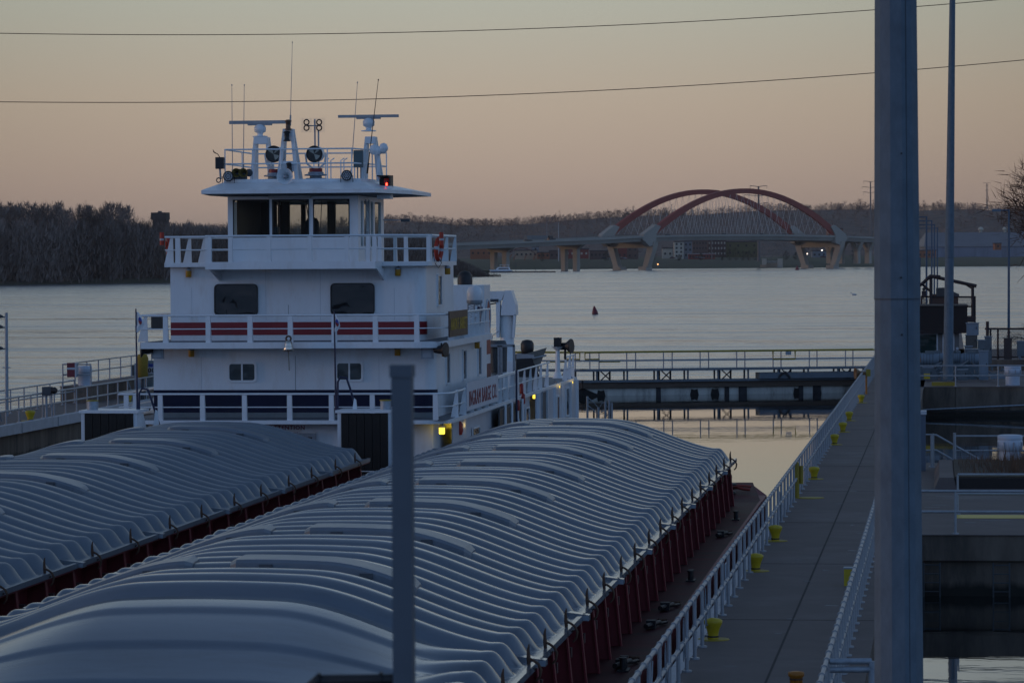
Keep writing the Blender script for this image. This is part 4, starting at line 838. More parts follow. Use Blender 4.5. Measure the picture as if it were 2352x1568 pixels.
# ------------------------------------------------------------------ miter gate
XM = -21.5; YG = 216.5; YA = YG-4.2
GW = mat('gate_steel', (.56, .54, .48), .65, var=.2, scale=.8, dirt=(.07, .055, .045), dscale=.9, damt=.8, stretch=(1, 1, .3)); GD = mat('gate_dark_steel', (.03, .03, .035), .8, var=.3); GBR = mat('gate_fender_timber', (.11, .08, .06), .85, var=.3, stretch=(.3, 1, 3)); GFR = mat('gate_framing', (.13, .155, .18), .6, var=.15)
DIAM = mat('diamond_recess', (.018, .016, .016), .9)
def leaf(xa, ya, xb, yb, label, full=True):
    A = Vector((xa, ya, 0)); B = Vector((xb, yb, 0)); d = (B-A); L = d.length; d.normalize(); nrm = Vector((d.y, -d.x, 0))
    if nrm.y > 0: nrm = -nrm
    def P(u, v, z): return A+d*u-nrm*v+Vector((0, 0, z))     # v back from the face
    def bx(mb, u0, u1, v0, v1, z0, z1): return mb.hexa([P(u0, v0, z0), P(u1, v0, z0), P(u1, v1, z0), P(u0, v1, z0)], [P(u0, v0, z1), P(u1, v0, z1), P(u1, v1, z1), P(u0, v1, z1)])
    t = thing('lock_gate', A, label, 'lock gate', 'lock gate leaves')
    mb = MB(); bx(mb, 0, L, .3, 1.1, -3, .80); mb.build('skin', GW, t)
    mb = MB(); bx(mb, 0, L, .1, 1.2, .47, .82); mb.build('fender', GBR, t)
    mb = MB(); bx(mb, 0, L, -.05, 1.3, .82, .94); mb.build('top_beam', GFR, t)
    mb = MB()
    for u in (4.6, 8.9, 13.6): bx(mb, u, u+.28, .22, .35, -2, .5); bx(mb, u+.9, u+1.4, .2, .35, -2, .5) if u > 5 else 0
    mb.build('stiffener', GD, t)
    for u, w in ((1.15+.0, .55), (7.0, .55), (8.3, .55), (13.5, .5), (14.8, .5)):
        if u > L: continue
        mb = MB(); mb.prism([P(u-w*.5, .27, .0), P(u-w*.35, .27, .36), P(u, .27, .3), P(u+w*.35, .27, .36), P(u+w*.5, .27, .0), P(u, .27, -.45)], nrm*-.02); mb.build('recess_mark', DIAM, t)
    # bridge walkway on trestles
    for u in np.arange(.8, L, 1.9):
        for v in (.0, 1.1): mb = MB(); bx(mb, u, u+.1, v, v+.1, .94, 1.50); mb.build('trestle_post', GFR, t)
    for u in np.arange(1.4, L-1, 3.8):
        mb = MB(); mb.cyl(P(u-.3, .05, .95), P(u+.3, .1, 1.5), .045, n=4); mb.cyl(P(u+.3, .05, .95), P(u-.3, .1, 1.5), .045, n=4); bx(mb, u-.4, u-.3, .5, .6, .94, 1.5); bx(mb, u+.3, u+.4, .5, .6, .94, 1.5); mb.build('cross_brace', GD, t)
    mb = MB(); bx(mb, -.1, L, -.12, 1.25, 1.50, 1.63); mb.build('walkway', GFR, t)
    mb = MB()
    for u in np.arange(.4, L, 2.3):
        for v in (-.05, 1.2): mb.cyl(P(u+(v > 0)*.8, v, 1.63), P(u+(v > 0)*.8, v, 2.66), .04, n=6)
    for v in (-.05, 1.2): mb.cyl(P(0, v, 2.14), P(L, v, 2.14), .035, n=6)
    mb.build('rail_posts', RAILP, t)
    mb = MB()
    for v in (-.05, 1.2): mb.cyl(P(0.1, v, 2.66), P(L, v, 2.66), .045, n=6)
    mb.tube([P(.1, -.05, 2.66), P(.1, -.05, 2.25), P(1.0, -.05, 2.25), P(1.0, -.05, 2.1), P(2.3, -.05, 2.1)], .045, 6)
    mb.build('top_rail', YELD, t)
    return t, P, bx, L
t, P, bx, L = leaf(XM+.05, YA, XR+1.15, YG+.9, 'right leaf of the dark steel lock gate with a footbridge on top')
mb = MB(); bx(mb, 11.0, L, -.3, .9, .96, 1.32); mb.build('gate_anchor_arm', GFR, t); mb = MB(); mb.tube([P(12.2, -.35, 1.0), P(12.35, -.4, 1.25), P(12.6, -.4, 1.35), P(12.9, -.35, 1.0)], .07, 8); mb.build('gate_hook', GD, t)
mb = MB(); mb.prism([P(-.02, .26, .52), P(1.15, .26, .0), P(.7, .26, -.5), P(-.02, .26, -1)], Vector((0, -.02, 0))); mb.build('diamond_mark', DIAM, t)
mb = MB(); bx(mb, 12.7, 13.05, -.06, .0, 2.4, 2.62); mb.build('sign_plate', GALV, t)
mb = MB()
for q in (2.35, 2.9, 3.65): pass
mb.tube([P(11.9, -.06, 2.66), P(11.9, -.06, 2.14), P(13.3, -.06, 2.14), P(13.3, -.06, 2.66)], .05, 6); mb.build('gate_frame', YELD, t)
t, P, bx, L = leaf(XM-.05, YA, XL-.2, YG+.6, 'left leaf of the dark steel lock gate, mostly hidden behind the towboat')
mb = MB(); mb.prism([P(-.02, .26, .52), P(1.15, .26, .0), P(.7, .26, -.5), P(-.02, .26, -1)], Vector((0, -.02, 0))); mb.build('diamond_mark', DIAM, t)
# ------------------------------------------------------------------ barges
EZ = 2.6     # cover edge height
XE = 4.6
def cover_mesh(L, nr, seed=0, hood=False, boundary='flare', lid=True, hs=.87):
    """one cover section: x across (-XE..XE), y 0..L, z relative to the edge"""
    HC = 1.15; xs = []
    s = 0
    XS = sorted(set([-XE+ (2*XE)*i/110 for i in range(111)] + [sg*(XE-.02-k*.035) for k in range(22) for sg in (-1, 1)]))
    npr = 15; ny = nr*npr; YS = [L*j/ny for j in range(ny+1)]; pitch = L/nr
    X = np.array(XS)[:, None]*np.ones((1, len(YS))); Y = np.ones((len(XS), 1))*np.array(YS)[None, :]
    ax_ = np.abs(X); u = np.clip((3.75-ax_)/3.75, 0, 1); 
    u2 = np.clip((4.0-ax_)/2.9, 0, 1); S = u2*u2*(3-2*u2)
    arch = .14 + hs*(.62*S + .39*(1-(np.clip(ax_, 0, 4.0)/4.0)**2)) - (.14-.14*hs)*S
    k = np.floor(Y/pitch); dy = Y-(k+.5)*pitch
    first = (k == 0)
    wdt = np.where(first, .46, .42)*pitch
    R_ = .38; xe = XE-.10
    over = np.clip(ax_-(xe-R_), 0, None)
    q = np.sqrt((dy/wdt)**2 + (over/R_)**2)
    t = np.clip((1.0-q)/.85, 0, 1); rib = np.sin(t*PI/2)**1.0
    hr = np.where(first, .23, .205)
    base_edge = np.clip((XE-.42-ax_)/.30, 0, 1); base_edge = base_edge*base_edge*(3-2*base_edge)
    Z0 = arch*base_edge
    ribtop = arch + hr
    dome = np.sqrt(np.clip(1-(over/R_)**2, 0, 1)); ribtop = ribtop*(.25+.75*dome)
    if hood:
        side = np.clip((ax_-3.0)/1.1, 0, 1); side = side*side*(3-2*side); fade = np.where(Y > L-pitch*1.2, 1, side)
        rib = rib*fade
        Z = Z0*(1-rib)+ribtop*rib
        dd = np.clip(L-pitch*1.0-Y, 0, None); v = np.clip(dd/5.4, 0, 1); drop = v*v*(3-2*v)*.95
        Z = Z*(1-drop*(1-side*.75)) + (1-side)*.045*(np.clip((2.4-dd)/.14, 0, 1)+np.clip((3.7-dd)/.14, 0, 1)+np.clip((1.1-dd)/.14, 0, 1)*(dd > .3)-2)*(dd > .3)
    else: Z = Z0*(1-rib) + ribtop*rib
    # joint lip between sections
    lip = np.exp(-((Y-.06)/.05)**2)*.05; Z = Z+lip*(ax_ < XE-.3)
    V = np.stack([X, Y, Z], -1).reshape(-1, 3).tolist(); nY = len(YS); f = []
    nx = len(XS)
    for i in range(nx-1):
        for j in range(nY-1): f.append((i*nY+j, (i+1)*nY+j, (i+1)*nY+j+1, i*nY+j+1))
    mb = MB(); mb.add(V, f, True)
    # edge flange and lip
    for sg in (-1, 1):
        a, b = (XE-.02, XE+.06) if sg > 0 else (-XE-.06, -XE+.02)
        mb.box(a, b, 0.01, L-.01, -.07, .03)
        # flared tab at the section joint
        x0 = sg*(XE-.35); x1 = sg*(XE+.16); mb.hexa([(min(x0, x1), -.02, -.03), (max(x0, x1), -.02, -.06 if sg > 0 else -.03), (max(x0, x1), .28, -.06), (min(x0, x1), .28, -.03)], [(min(x0, x1), -.02, .10), (max(x0, x1), .02, .03), (max(x0, x1), .24, .03), (min(x0, x1), .28, .10)])
    zf = lambda x: float(.14 + (hs*.62-.14+.14*hs)*(lambda v: v*v*(3-2*v))(min(1, max(0, (4.0-abs(x))/2.9))) + hs*.39*(1-(min(abs(x), 4)/4)**2))
    return mb, zf, pitch
def lid_mesh(x0, x1, y0, wy, zf, rounded):
    """raised hatch lid running across the crown"""
    mb = MB(); n = 26; xs = [x0+(x1-x0)*i/n for i in range(n+1)]; prof = 5; vs = []
    for i, x in enumerate(xs):
        e = min(i, n-i)/(3.0 if rounded else 1.6); e = min(1, e); e = math.sqrt(1-(1-e)**2); w = wy*(.45+.55*e) if rounded else wy*(.7+.3*e)
        tall = .27 - (.05*(1-e)); flare = 1+.25*max(0, (abs(x-(x0+x1)/2)/((x1-x0)/2))-.6)
        w *= flare if not rounded else 1
        z = zf(x)
        for (yy, zz) in ((-w/2, .05), (-w/2-.0, tall-.05), (-w/2+.06, tall), (w/2-.06, tall+.02), (w/2, tall-.04), (w/2, .05)): vs.append((x, y0+yy, z+zz))
    m = 6; mb.add(vs, [(i*m+j, i*m+j+1, (i+1)*m+j+1, (i+1)*m+j) for i in range(n) for j in range(m-1)], False)
    mb.add(vs[:m], [tuple(range(m))]); mb.add(vs[n*m:], [tuple(range(m-1, -1, -1))])
    mb.m = 1
    for f in (.2, .74):
        x = x0+(x1-x0)*f; z = zf(x); mb.hexa([(x-.1, y0-wy/2-.06, z+.12), (x+.1, y0-wy/2-.06, z+.12), (x+.1, y0-wy/2+.02, z+.12), (x-.1, y0-wy/2+.02, z+.12)], [(x-.1, y0-wy/2-.05, z+.2), (x+.1, y0-wy/2-.05, z+.2), (x+.1, y0-wy/2+.02, z+.2), (x-.1, y0-wy/2+.02, z+.2)])
    return mb
def clamp_mesh():
    mb = MB(); mb.tube([(-.02, 0, -.05), (-.03, 0, .12), (-.035, 0, .26), (-.02, 0, .36)], [.028, .036, .026, .01], 6)
    mb.tube([(-.03, 0, .12), (.05, 0, .08), (.13, 0, .02), (.17, 0, -.08), (.15, 0, -.2), (.09, 0, -.27)], [.026, .026, .026, .026, .022, .02], 6)
    mb.tube([(-.02, .03, 0), (.05, .05, -.1), (.1, .03, -.05)], .018, 5); return mb
def barge(cx, y0, y1, L, nr, label, mcov, rounded, nhood=True, kind=0):
    t = thing('hopper_barge', (cx, y0, 0), label, 'barge', 'covered hopper barges'); WLt = WL[t]
    ya, yb = 26, y1+5.2
    # hull
    DZ = 1.32
    mb = MB(); xo = 5.33
    mb.hexa([(cx-xo, ya, -2.5), (cx+xo, ya, -2.5), (cx+xo, yb-2.0, -2.5), (cx-xo, yb-2.0, -2.5)], [(cx-xo, ya, DZ-.05), (cx+xo, ya, DZ-.05), (cx+xo, yb-1.2, DZ-.05), (cx-xo, yb-1.2, DZ-.05)])
    mb.hexa([(cx-xo, yb-1.2, -2.0), (cx+xo, yb-1.2, -2), (cx+xo-.6, yb, -1.0), (cx-xo+.6, yb, -1.0)], [(cx-xo, yb-1.2, DZ-.05), (cx+xo, yb-1.2, DZ-.05), (cx+xo-.5, yb, DZ+.2), (cx-xo+.5, yb, DZ+.2)])
    mb.build('hull', BRED, t)
    mb = MB(); mb.box(cx-xo-.02, cx+xo+.02, ya, y1+.2, DZ-.05, DZ); mb.hexa([(cx-xo-.02, y1+.2, DZ-.05), (cx+xo+.02, y1+.2, DZ-.05), (cx+xo-.48, yb, DZ+.2), (cx-xo+.48, yb, DZ+.2)], [(cx-xo-.02, y1+.2, DZ), (cx+xo+.02, y1+.2, DZ), (cx+xo-.48, yb, DZ+.26), (cx-xo+.48, yb, DZ+.26)]); mb.build('deck', BDECK, t)
    mb = MB(); mb.box(cx+xo-.03, cx+xo+.05, ya, y1+.2, DZ-.2, DZ+.05); gw = mb.build('gunwale', BRED, t)
    mb = MB(); mb.box(cx-XE+.42, cx+XE-.42, ya, y1-.35, DZ, EZ-.07); mb.box(cx-XE+.02, cx+XE-.02, ya, y1-.05, EZ-.13, EZ-.07); mb.build('coaming', BRED, t)
    for sg in (-1, 1):
        y = 34.2; xa = cx+sg*(XE-.43); xb = cx+sg*(XE-.07); xc = cx+sg*(XE+.04)
        mb = MB(); mb.prism([(xa, y, DZ), (xc, y, DZ), (xc, y, DZ+.06), (xb, y, EZ-.14), (xa, y, EZ-.14)], (0, .03, 0)); mb.prism([(xc-sg*.02, y-.06, DZ), (xc+sg*.012, y-.06, DZ), (xb+sg*.012, y-.06, EZ-.14), (xb-sg*.02, y-.06, EZ-.14)], (0, .15, 0))
        st = mb.build('stiffener', BRED, t)
        for k in range(1, int((y1-34.4)/2.13)+1):
            c = st.copy(); COL.objects.link(c); c.location = (0, 2.13*k, 0)
        if sg > 0:
            mb = MB(); mb.prism([(xa, y+.5, DZ+.66), (xb+.02, y+.5, DZ+.70), (xb+.02, y+.5, DZ+.86), (xa, y+.5, DZ+.86)], (0, .16, 0)); st = mb.build('step_bracket', mat('bracket_red', (.07, .028, .028), .7), t)
            for k in range(1, int((y1-35)/2.13)+1):
                c = st.copy(); COL.objects.link(c); c.location = (0, 2.13*k, 0)
    # covers
    nsec = int(round((y1-y0)/L)); mbc, zf, pitch = cover_mesh(L, nr, hs=.80 if rounded else .88)
    mbc.v = [(a+cx, b+y0, c+EZ) for a, b, c in mbc.v]; base = mbc.build('cover', mcov, t)
    yl = y0+pitch*2.5; zf2 = lambda x: zf(x-cx)+EZ
    lids = []
    la = (-3.5, -1.0) if not rounded else (-3.6, -1.1); lb = (-.4, 2.5)
    for (a, b) in (la, lb):
        lm = lid_mesh(cx+a, cx+b, yl, pitch*.72, zf2, rounded); lo = lm.build('hatch_lid', [LIDM, DARKGREY], base); lids.append(lo)
    cm = clamp_mesh(); cm.v = [(a*.9+cx+XE, b+y0+pitch*1.5, c*.85+EZ+.02) for a, b, c in cm.v]; cl = cm.build('clamp', RUST, t)
    for i in range(nsec):
        dy = Vector((0, i*L, 0))
        if i:
            c = base.copy(); COL.objects.link(c); c.location = dy; WL[c] = WLt
            for l in lids: d = l.copy(); COL.objects.link(d); d.parent = c
        for k, off in enumerate((0, L*.47)):
            if i == 0 and k == 0: continue
            c = cl.copy(); COL.objects.link(c); c.location = dy+Vector((0, off, 0)); c.rotation_euler = (0, 0, 0); WL[c] = WLt
    if nhood:
        mh, _, _ = cover_mesh(8.5, 8, hood=True, hs=.88); mh.v = [(a+cx, b+y0-8.5, c+EZ) for a, b, c in mh.v]; mh.build('end_cover', mcov, t)
        for off in (-1.6, -4.6): c = cl.copy(); COL.objects.link(c); c.location = (0, off-pitch*1.5+pitch, 0)
    # deck fittings
    def bitt(x, y, z=1.32, s=1.0):
        mb = MB(); mb.box(x-.1*s, x+.1*s, y-.24, y+.24, z, z+.03)
        for d in (-.12, .12): mb.cyl((x, y+d, z), (x, y+d, z+.22*s), .055*s, n=12); mb.cyl((x, y+d, z+.22*s), (x, y+d, z+.245*s), .075*s, n=12)
        mb.build('bitt', BLACK, t)
    def ratchet(x, y):
        mb = MB(); mb.cyl((x-.1, y-.4, 1.41), (x+.1, y+.4, 1.41), .05, n=8); mb.cyl((x+.08, y+.3, 1.39), (x+.2, y+.8, 1.37), .03, n=6); mb.box(x-.12, x+.06, y-.1, y+.15, 1.33, 1.49); mb.build('ratchet', BLACK, t)
        mb = MB(); mb.tube([(x+.1+.1*math.sin(k*1.9), y+.8+.08*k, 1.35+.02*math.cos(k)) for k in range(9)], .022, 5); mb.build('mooring_wire', RUST, t)
    if kind == 0:
        bitt(cx+4.2, y1+3.9, 1.53, 1.2); bitt(cx+5.0, y1-6.5); bitt(cx+5.02, 77); bitt(cx+5.02, 60.2); 
        for y in (89, 70.5, 67, 60.5, 53): ratchet(cx+4.98, y)
        mb = MB(); mb.lathe([(.3, 0), (.3, .05), (.1, .08), (.1, .2), (.34, .24), (.3, .3)], (cx+4.2, y1+2.4, 1.44), n=14); mb.build('timberhead', BLACK, t)
    return t
B1 = barge(-10.43, 50.4, 101.5, 6.39, 6, 'right covered barge with pale ribbed covers and square ended hatch lids, beside the walkway', COVER, False)
B2 = barge(-21.22, 66.2-7.1*4, 101.7, 7.06, 7, 'left covered barge with duller ribbed covers and rounded hatch lids, in front of the towboat', COVERL, True, nhood=False, kind=1)
# red hose on the barge end
mb = MB(); mb.tube([(-6.9+.17*k, 104.2+.4*math.sin(k*.7), 1.55+.06*math.sin(k*.8)**2) for k in range(9)], .045, 7); mb.tube([(-7.0+.18*k, 104.7+.3*math.cos(k*.7), 1.57+.06*math.cos(k)**2) for k in range(9)], .04, 7)
solo(mb, 'coiled_hose', mat('red_hose', (.26, .03, .018), .6), (-6.3, 104.2, 1.3), 'red hose heaped on the far end deck of the right barge', 'hose')
# ------------------------------------------------------------------ towboat
tb = thing('towboat', (-20.7, 112, 0), 'white three deck river towboat with red and blue bands pushing the barges', 'towboat')
def B(name, mb, m, p=None, label=None): return mb.build(name, m, p or tb, label=label)
ZD1, ZD2, ZD3 = 3.35, 5.84, 8.40; ZR = 10.72
Y1 = 111.4; Y0 = 109.6
XLH, XRH = -25.35, -16.05          # main house
XLD, XRD = -26.0, -15.35           # deck edges
# hull and main deck
mb = MB(); mb.hexa([(-26.0, 105.5, -2), (-15.4, 105.5, -2), (-15.4, 149.5, -2), (-26.0, 149.5, -2)], [(-26.2, 104.6, .75), (-15.2, 104.6, .75), (-15.2, 150, .75), (-26.2, 150, .75)]); B('hull', mb, BLACK)
mb = MB(); mb.box(-26.2, -15.2, 104.6, 150, .75, .85); B('main_deck', mb, DARKGREY)
# push knees
for x0, x1 in ((-25.88, -24.28), (-17.94, -16.42)):
    mb = MB(); 
    for x in (x0-.06, x1-.03): mb.hexa([(x, 104.0, .6), (x+.12, 104.0, .6), (x+.12, 107.5, .6), (x, 107.5, .6)], [(x, 104.0, 3.84), (x+.12, 104.0, 3.84), (x+.12, 104.8, 3.84), (x, 104.8, 3.84)])
    mb.box(x0-.12, x1+.14, 103.95, 105.4, 3.84, 3.92); k = B('push_knee', mb, WHITE)
    mb = MB(); n = 6
    for i in range(n):
        w = (x1-x0-.08)/n; mb.box(x0+.06+i*w, x0+.06+(i+.92)*w, 103.93, 104.2, .6, 2.05); mb.box(x0+.06+i*w, x0+.06+(i+.94)*w, 103.95, 104.2, 2.09, 3.82)
    mb.build('rubber_pad', RUBBER, k)
    mb = MB(); a = atY(209 if x0 < -20 else 884, 957, 104.4); mb.lathe([(.17, 0), (.17, .26)], (a.x, 104.6, 3.92), n=18); mb.build('capstan', GALV, k)
    mb = MB(); mb.lathe([(.19, .26), (.19, .29), (.02, .30)], (a.x, 104.6, 3.92), n=18); mb.build('capstan_rim', YELD, k)
# main deck house, open edges
WF = [(XLH, Y1), (XRH-.35, Y1), (XRH, Y1+.5), (XRH, 124)]
mb = MB(); mb.box(XLH, XRH-.0, Y1-.8, 122.5, .85, ZD1-.12); mb.box(XLH, XRH-.6, 126, 148.8, .85, ZD1-.12); B('main_deck_house', mb, WHITE)
def winf(px0, py0, px1, py1, Y, glass, fr, label=None, mull=0, frame=.05, rad=True, parent=None, dep=.05):
    a = atY(px0, py1, Y); b = atY(px1, py0, Y); w = b.x-a.x; h = b.z-a.z
    def rr(x0, x1, z0, z1, y, r, n=4):
        pts = []
        for cx, cz, s in ((x1-r, z0+r, -90), (x1-r, z1-r, 0), (x0+r, z1-r, 90), (x0+r, z0+r, 180)):
            for k in range(n+1): t = R(s+90*k/n); pts.append((cx+math.cos(t)*r, y, cz+math.sin(t)*r))
        return pts
    r = min(w, h)*.14 if rad else .01
    o = rr(a.x-frame, b.x+frame, a.z-frame, b.z+frame, Y-dep, r+frame*.5); i = rr(a.x, b.x, a.z, b.z, Y-dep, r)
    mb = MB(); n = len(o); mb.add(o+i, [(k, (k+1) % n, n+(k+1) % n, n+k) for k in range(n)]); o2 = [(p[0], Y+.05, p[2]) for p in o]; i2 = [(p[0], Y+.05, p[2]) for p in i]
    mb.add(o+o2, [((k+1) % n, k, n+k, n+(k+1) % n) for k in range(n)]); mb.add(i+i2, [(k, (k+1) % n, n+(k+1) % n, n+k) for k in range(n)])
    if mull: mb.box((a.x+b.x)/2-.025, (a.x+b.x)/2+.025, Y-dep-.005, Y+.02, a.z, b.z)
    f = mb.build('window', fr, parent or tb); mb = MB(); mb.add([(p[0], Y-.02, p[2]) for p in i], [tuple(range(n))]); mb.build('pane', glass, f); return f
# lower opening frame and notice by the bow door
a = atY(648, 1060, Y1-.8); b = atY(718, 1003, Y1-.8); mb = MB(); mb.box(a.x, b.x+.1, Y1-.83, Y1-.78, a.z-.4, b.z); B('door', mb, mat('dark_brown_door', (.03, .022, .018), .6)); mb = MB(); mb.box(a.x-.1, b.x+.12, Y1-.9, Y1-.84, b.z, b.z+.12); mb.box(b.x, b.x+.12, Y1-.9, Y1-.84, a.z-.4, b.z); B('door_frame', mb, GALV)
SGR = mat('faded_red_lettering', (.25, .05, .09), .6)
a = atY(660, 986, Y1-.8); mb = MB(); add_text(mb, 'ATTENTION', .19, (a.x, Y1-.815, a.z), bold=True)
for k, (s) in enumerate(('THIS VESSEL WILL NOT', 'STOP OR BACK UP QUICKLY', 'ALL VISITORS MUST REPORT', 'TO THE WATCHMAN', 'LIFE JACKETS REQUIRED', 'BEYOND THIS POINT')): add_text(mb, s, .072, (a.x, Y1-.815, a.z-.13-.08*k), sx=.85)
B('attention_notice', mb, SGR)
# deck 01 slab
def slab(name, z, x0, x1, y0, y1, th, rc=.9, m=WHITE, over=.02):
    pts = [(x0, y0), (x1-rc, y0)]
    for k in range(1, 6): t = R(-90+90*k/6); pts.append((x1-rc+math.cos(t)*rc, y0+rc+math.sin(t)*rc))
    pts += [(x1, y0+rc), (x1, y1), (x0, y1)]
    mb = MB(); mb.prism([(x, y, z-th) for x, y in pts], (0, 0, th)); return B(name, mb, m)
slab('lower_deck_edge', ZD1, XLD, XRD, Y0, 126, .12); slab('lower_deck_aft', ZD1, XLD, XRD+.0, 126.02, 149.2, .12, rc=.02)
mb = MB(); mb.box(XLD+.05, XRD-.1, Y0+.1, 149, ZD1, ZD1+.01); B('lower_deck_floor', mb, mat('deck_grey', (.13, .15, .17), .7, var=.15))
# toe panel: the band between rail feet
def rail(name, pts, z, h, posts, side=False, pw=.16, pd=.10, top=.035, mid=True, taper=1.0, m=WHITE, xdir=None):
    """flat stanchions with round rails; posts: list of (x, y)"""
    r_ = None
    mb = MB(); mb.tube([(x, y, z+h) for x, y in pts], top, 8)
    if mid: mb.tube([(x, y, z+h*.5) for x, y in pts], top*.55, 8)
    r_ = B(name, mb, m)
    p0 = None
    for (x, y) in posts:
        if p0 is None:
            mb = MB(); a = pw/2
            if side: mb.hexa([(x-pw*1.6, y-.025, z), (x+pw*.5, y-.025, z), (x+pw*.5, y+.025, z), (x-pw*1.6, y+.025, z)], [(x-pw*.2, y-.02, z+h), (x+pw*.35, y-.02, z+h), (x+pw*.35, y+.02, z+h), (x-pw*.2, y+.02, z+h)])
            else: mb.hexa([(x-a, y-.02, z), (x+a, y-.02, z), (x+a, y+.16, z), (x-a, y+.16, z)], [(x-a*.95, y-.02, z+h), (x+a*.95, y-.02, z+h), (x+a*.95, y+.05, z+h), (x-a*.95, y+.05, z+h)])
            po = mb.build('stanchion', m, r_); p0 = (x, y)
        else: c = po.copy(); COL.objects.link(c); c.location = (x-p0[0], y-p0[1], 0)
    return r_
def pxs(lst, y, Y): return [(atY(v, y, Y).x, Y) for v in lst]
YR1 = Y0+.06
p1 = pxs([366, 418.5, 531, 588+90-147+1, 617+3, 617+105, 722+105-0], 940, YR1)
p1 = pxs([311, 368, 465, 561.5, 665, 761, 855, 931, 1000], 940, YR1)
crn = [(XRD-.9+math.cos(R(-90+90*k/6))*.85, Y0+.9+math.sin(R(-90+90*k/6))*.85) for k in range(7)]
rail('lower_deck_front_rail', [(XLD-.1, YR1)]+[(XRD-.9, YR1)]+crn[1:]+[(XRD-.05, 113.6)], ZD1, .84, pxs([290], 940, YR1)+p1)
ys = np.arange(112.0, 127.5, 1.75)
rail('lower_deck_side_rail', [(XRD-.05, 120.2), (XRD-.05, 128.0)], ZD1, .9, [(XRD-.05, y) for y in np.arange(111.6, 128, 1.9)], side=True, pw=.12)
# left receding rail
rail('lower_deck_left_rail', [(XLD-.1, YR1), (XLD-.1, 126)], ZD1, .84, [(XLD-.06, y) for y in (112, 115, 118, 121, 124)], side=True)
mb = MB(); mb.prism([(XLD-.1, YR1, ZD1+.05), (XLD-.1, 124, ZD1+.05), (XLD-.1, 124, ZD1+.30), (XLD-.1, YR1, ZD1+.05)][:3], (.04, 0, 0)); B('left_gusset', mb, WHITE)
# second storey (with blue band)
def house(name, x0, x1, y0, y1, z0, z1, rc=.35):
    pts = [(x0, y0), (x1-rc, y0)] + [(x1-rc+math.cos(R(-90+90*k/5))*rc, y0+rc+math.sin(R(-90+90*k/5))*rc) for k in range(1, 6)] + [(x1, y1), (x0, y1)]
    mb = MB(); n = len(pts); mb.add([(x, y, z0) for x, y in pts]+[(x, y, z1) for x, y in pts], [(i, (i+1) % n, n+(i+1) % n, n+i) for i in range(n)]+[tuple(range(n-1, -1, -1)), tuple(range(n, 2*n))]); return B(name, mb, WHITE), pts
def band(name, pts, z0, z1, m, k0=0, k1=None, off=.012):
    P = pts[k0:k1] if k1 else pts[k0:]; mb = MB(); q = []
    for i, (x, y) in enumerate(P):
        a = P[max(0, i-1)]; b = P[min(len(P)-1, i+1)]; d = Vector((b[0]-a[0], b[1]-a[1], 0)).normalized(); q.append((x+d.y*off, y-d.x*off))
    n = len(q); mb.add([(x, y, z0) for x, y in q]+[(x, y, z1) for x, y in q], [(i, i+1, n+i+1, n+i) for i in range(n-1)]); return B(name, mb, m)
h1, pts1 = house('lower_house', XLH, XRH, Y1, 124.3, ZD1, ZD2-.2)
z_b0 = atY(660, 947, Y1).z; z_b1 = atY(660, 895, Y1).z
band('blue_band', pts1, z_b0, z_b1, NAVY, 0, 7)
mb = MB(); z0_ = atY(660, 968, Y1).z; z1_ = atY(660, 957, Y1).z
band('base_band', pts1, ZD1+.01, ZD1+.17, mat('grey_green_toe', (.16, .19, .20), .6), 0, 7)  # grey-green band around the foot of the lower house wall
h2, pts2 = house('upper_house', -24.88, -16.45, Y1+.5, 118.6, ZD2, ZD3-.14)
Y2 = Y1+.5
band('red_band', pts2, atY(660, 769, Y2).z, atY(660, 739.5, Y2).z, STRIPE, 0, 7)
# seams on the front plating
mb = MB()
for px, ya, yb, Y in ((678, 817, 900, Y1), (662, 700, 760, Y2)): a = atY(px, ya, Y); b = atY(px, yb, Y); mb.box(a.x, a.x+.012, Y-.004, Y+.01, b.z, a.z)
B('plate_seam', mb, DARKGREY)
mb = MB()
for k, (px, Y, ya, yb) in enumerate([(462, Y1, 818, 898), (870, Y1, 818, 898), (610, Y2, 620, 735), (735, Y2, 620, 735), (905, Y2, 660, 735), (440, Y2, 660, 735)]):
    a = atY(px, ya, Y); b = atY(px, yb, Y); mb.box(a.x, a.x+.008, Y-.003, Y+.01, b.z, a.z)
B('weld_seam', mb, mat('weld_grey', (.38, .40, .43), .6))
winf(527.5, 835.5, 585, 873, Y1, GLW, WHITE, mull=1, frame=.07); winf(775, 834, 830, 871.5, Y1, GLW, WHITE, mull=1, frame=.07)
winf(495, 654, 590, 723, Y2, GLD, BLACK, frame=.035); winf(762, 652, 858, 722, Y2, GLD, BLACK, frame=.035)
# side windows (starboard)
def sidewin(px0, px1, py, X, zh=.85, lab=None, m=GLD, name='window', zc=None, fr=WHITE):
    a = atX(px0, py, X); b = atX(px1, py, X); z = a.z if zc is None else zc; y0, y1 = sorted((a.y, b.y))
    mb = MB(); mb.box(X, X+.05, y0-.05, y1+.05, z-zh/2-.06, z-zh/2); mb.box(X, X+.05, y0-.05, y1+.05, z+zh/2, z+zh/2+.06); mb.box(X, X+.05, y0-.07, y0, z-zh/2-.06, z+zh/2+.06); mb.box(X, X+.05, y1, y1+.07, z-zh/2-.06, z+zh/2+.06); f = B(name, mb, fr)
    mb = MB(); mb.box(X-.02, X+.02, y0, y1, z-zh/2, z+zh/2); mb.build('pane', m, f)
sidewin(1024, 1031, 846, XRH, .95); sidewin(1062, 1069, 838, XRH, .95); sidewin(1097, 1103, 829, XRH, .95); sidewin(1004, 1012, 667, -16.45, .95)
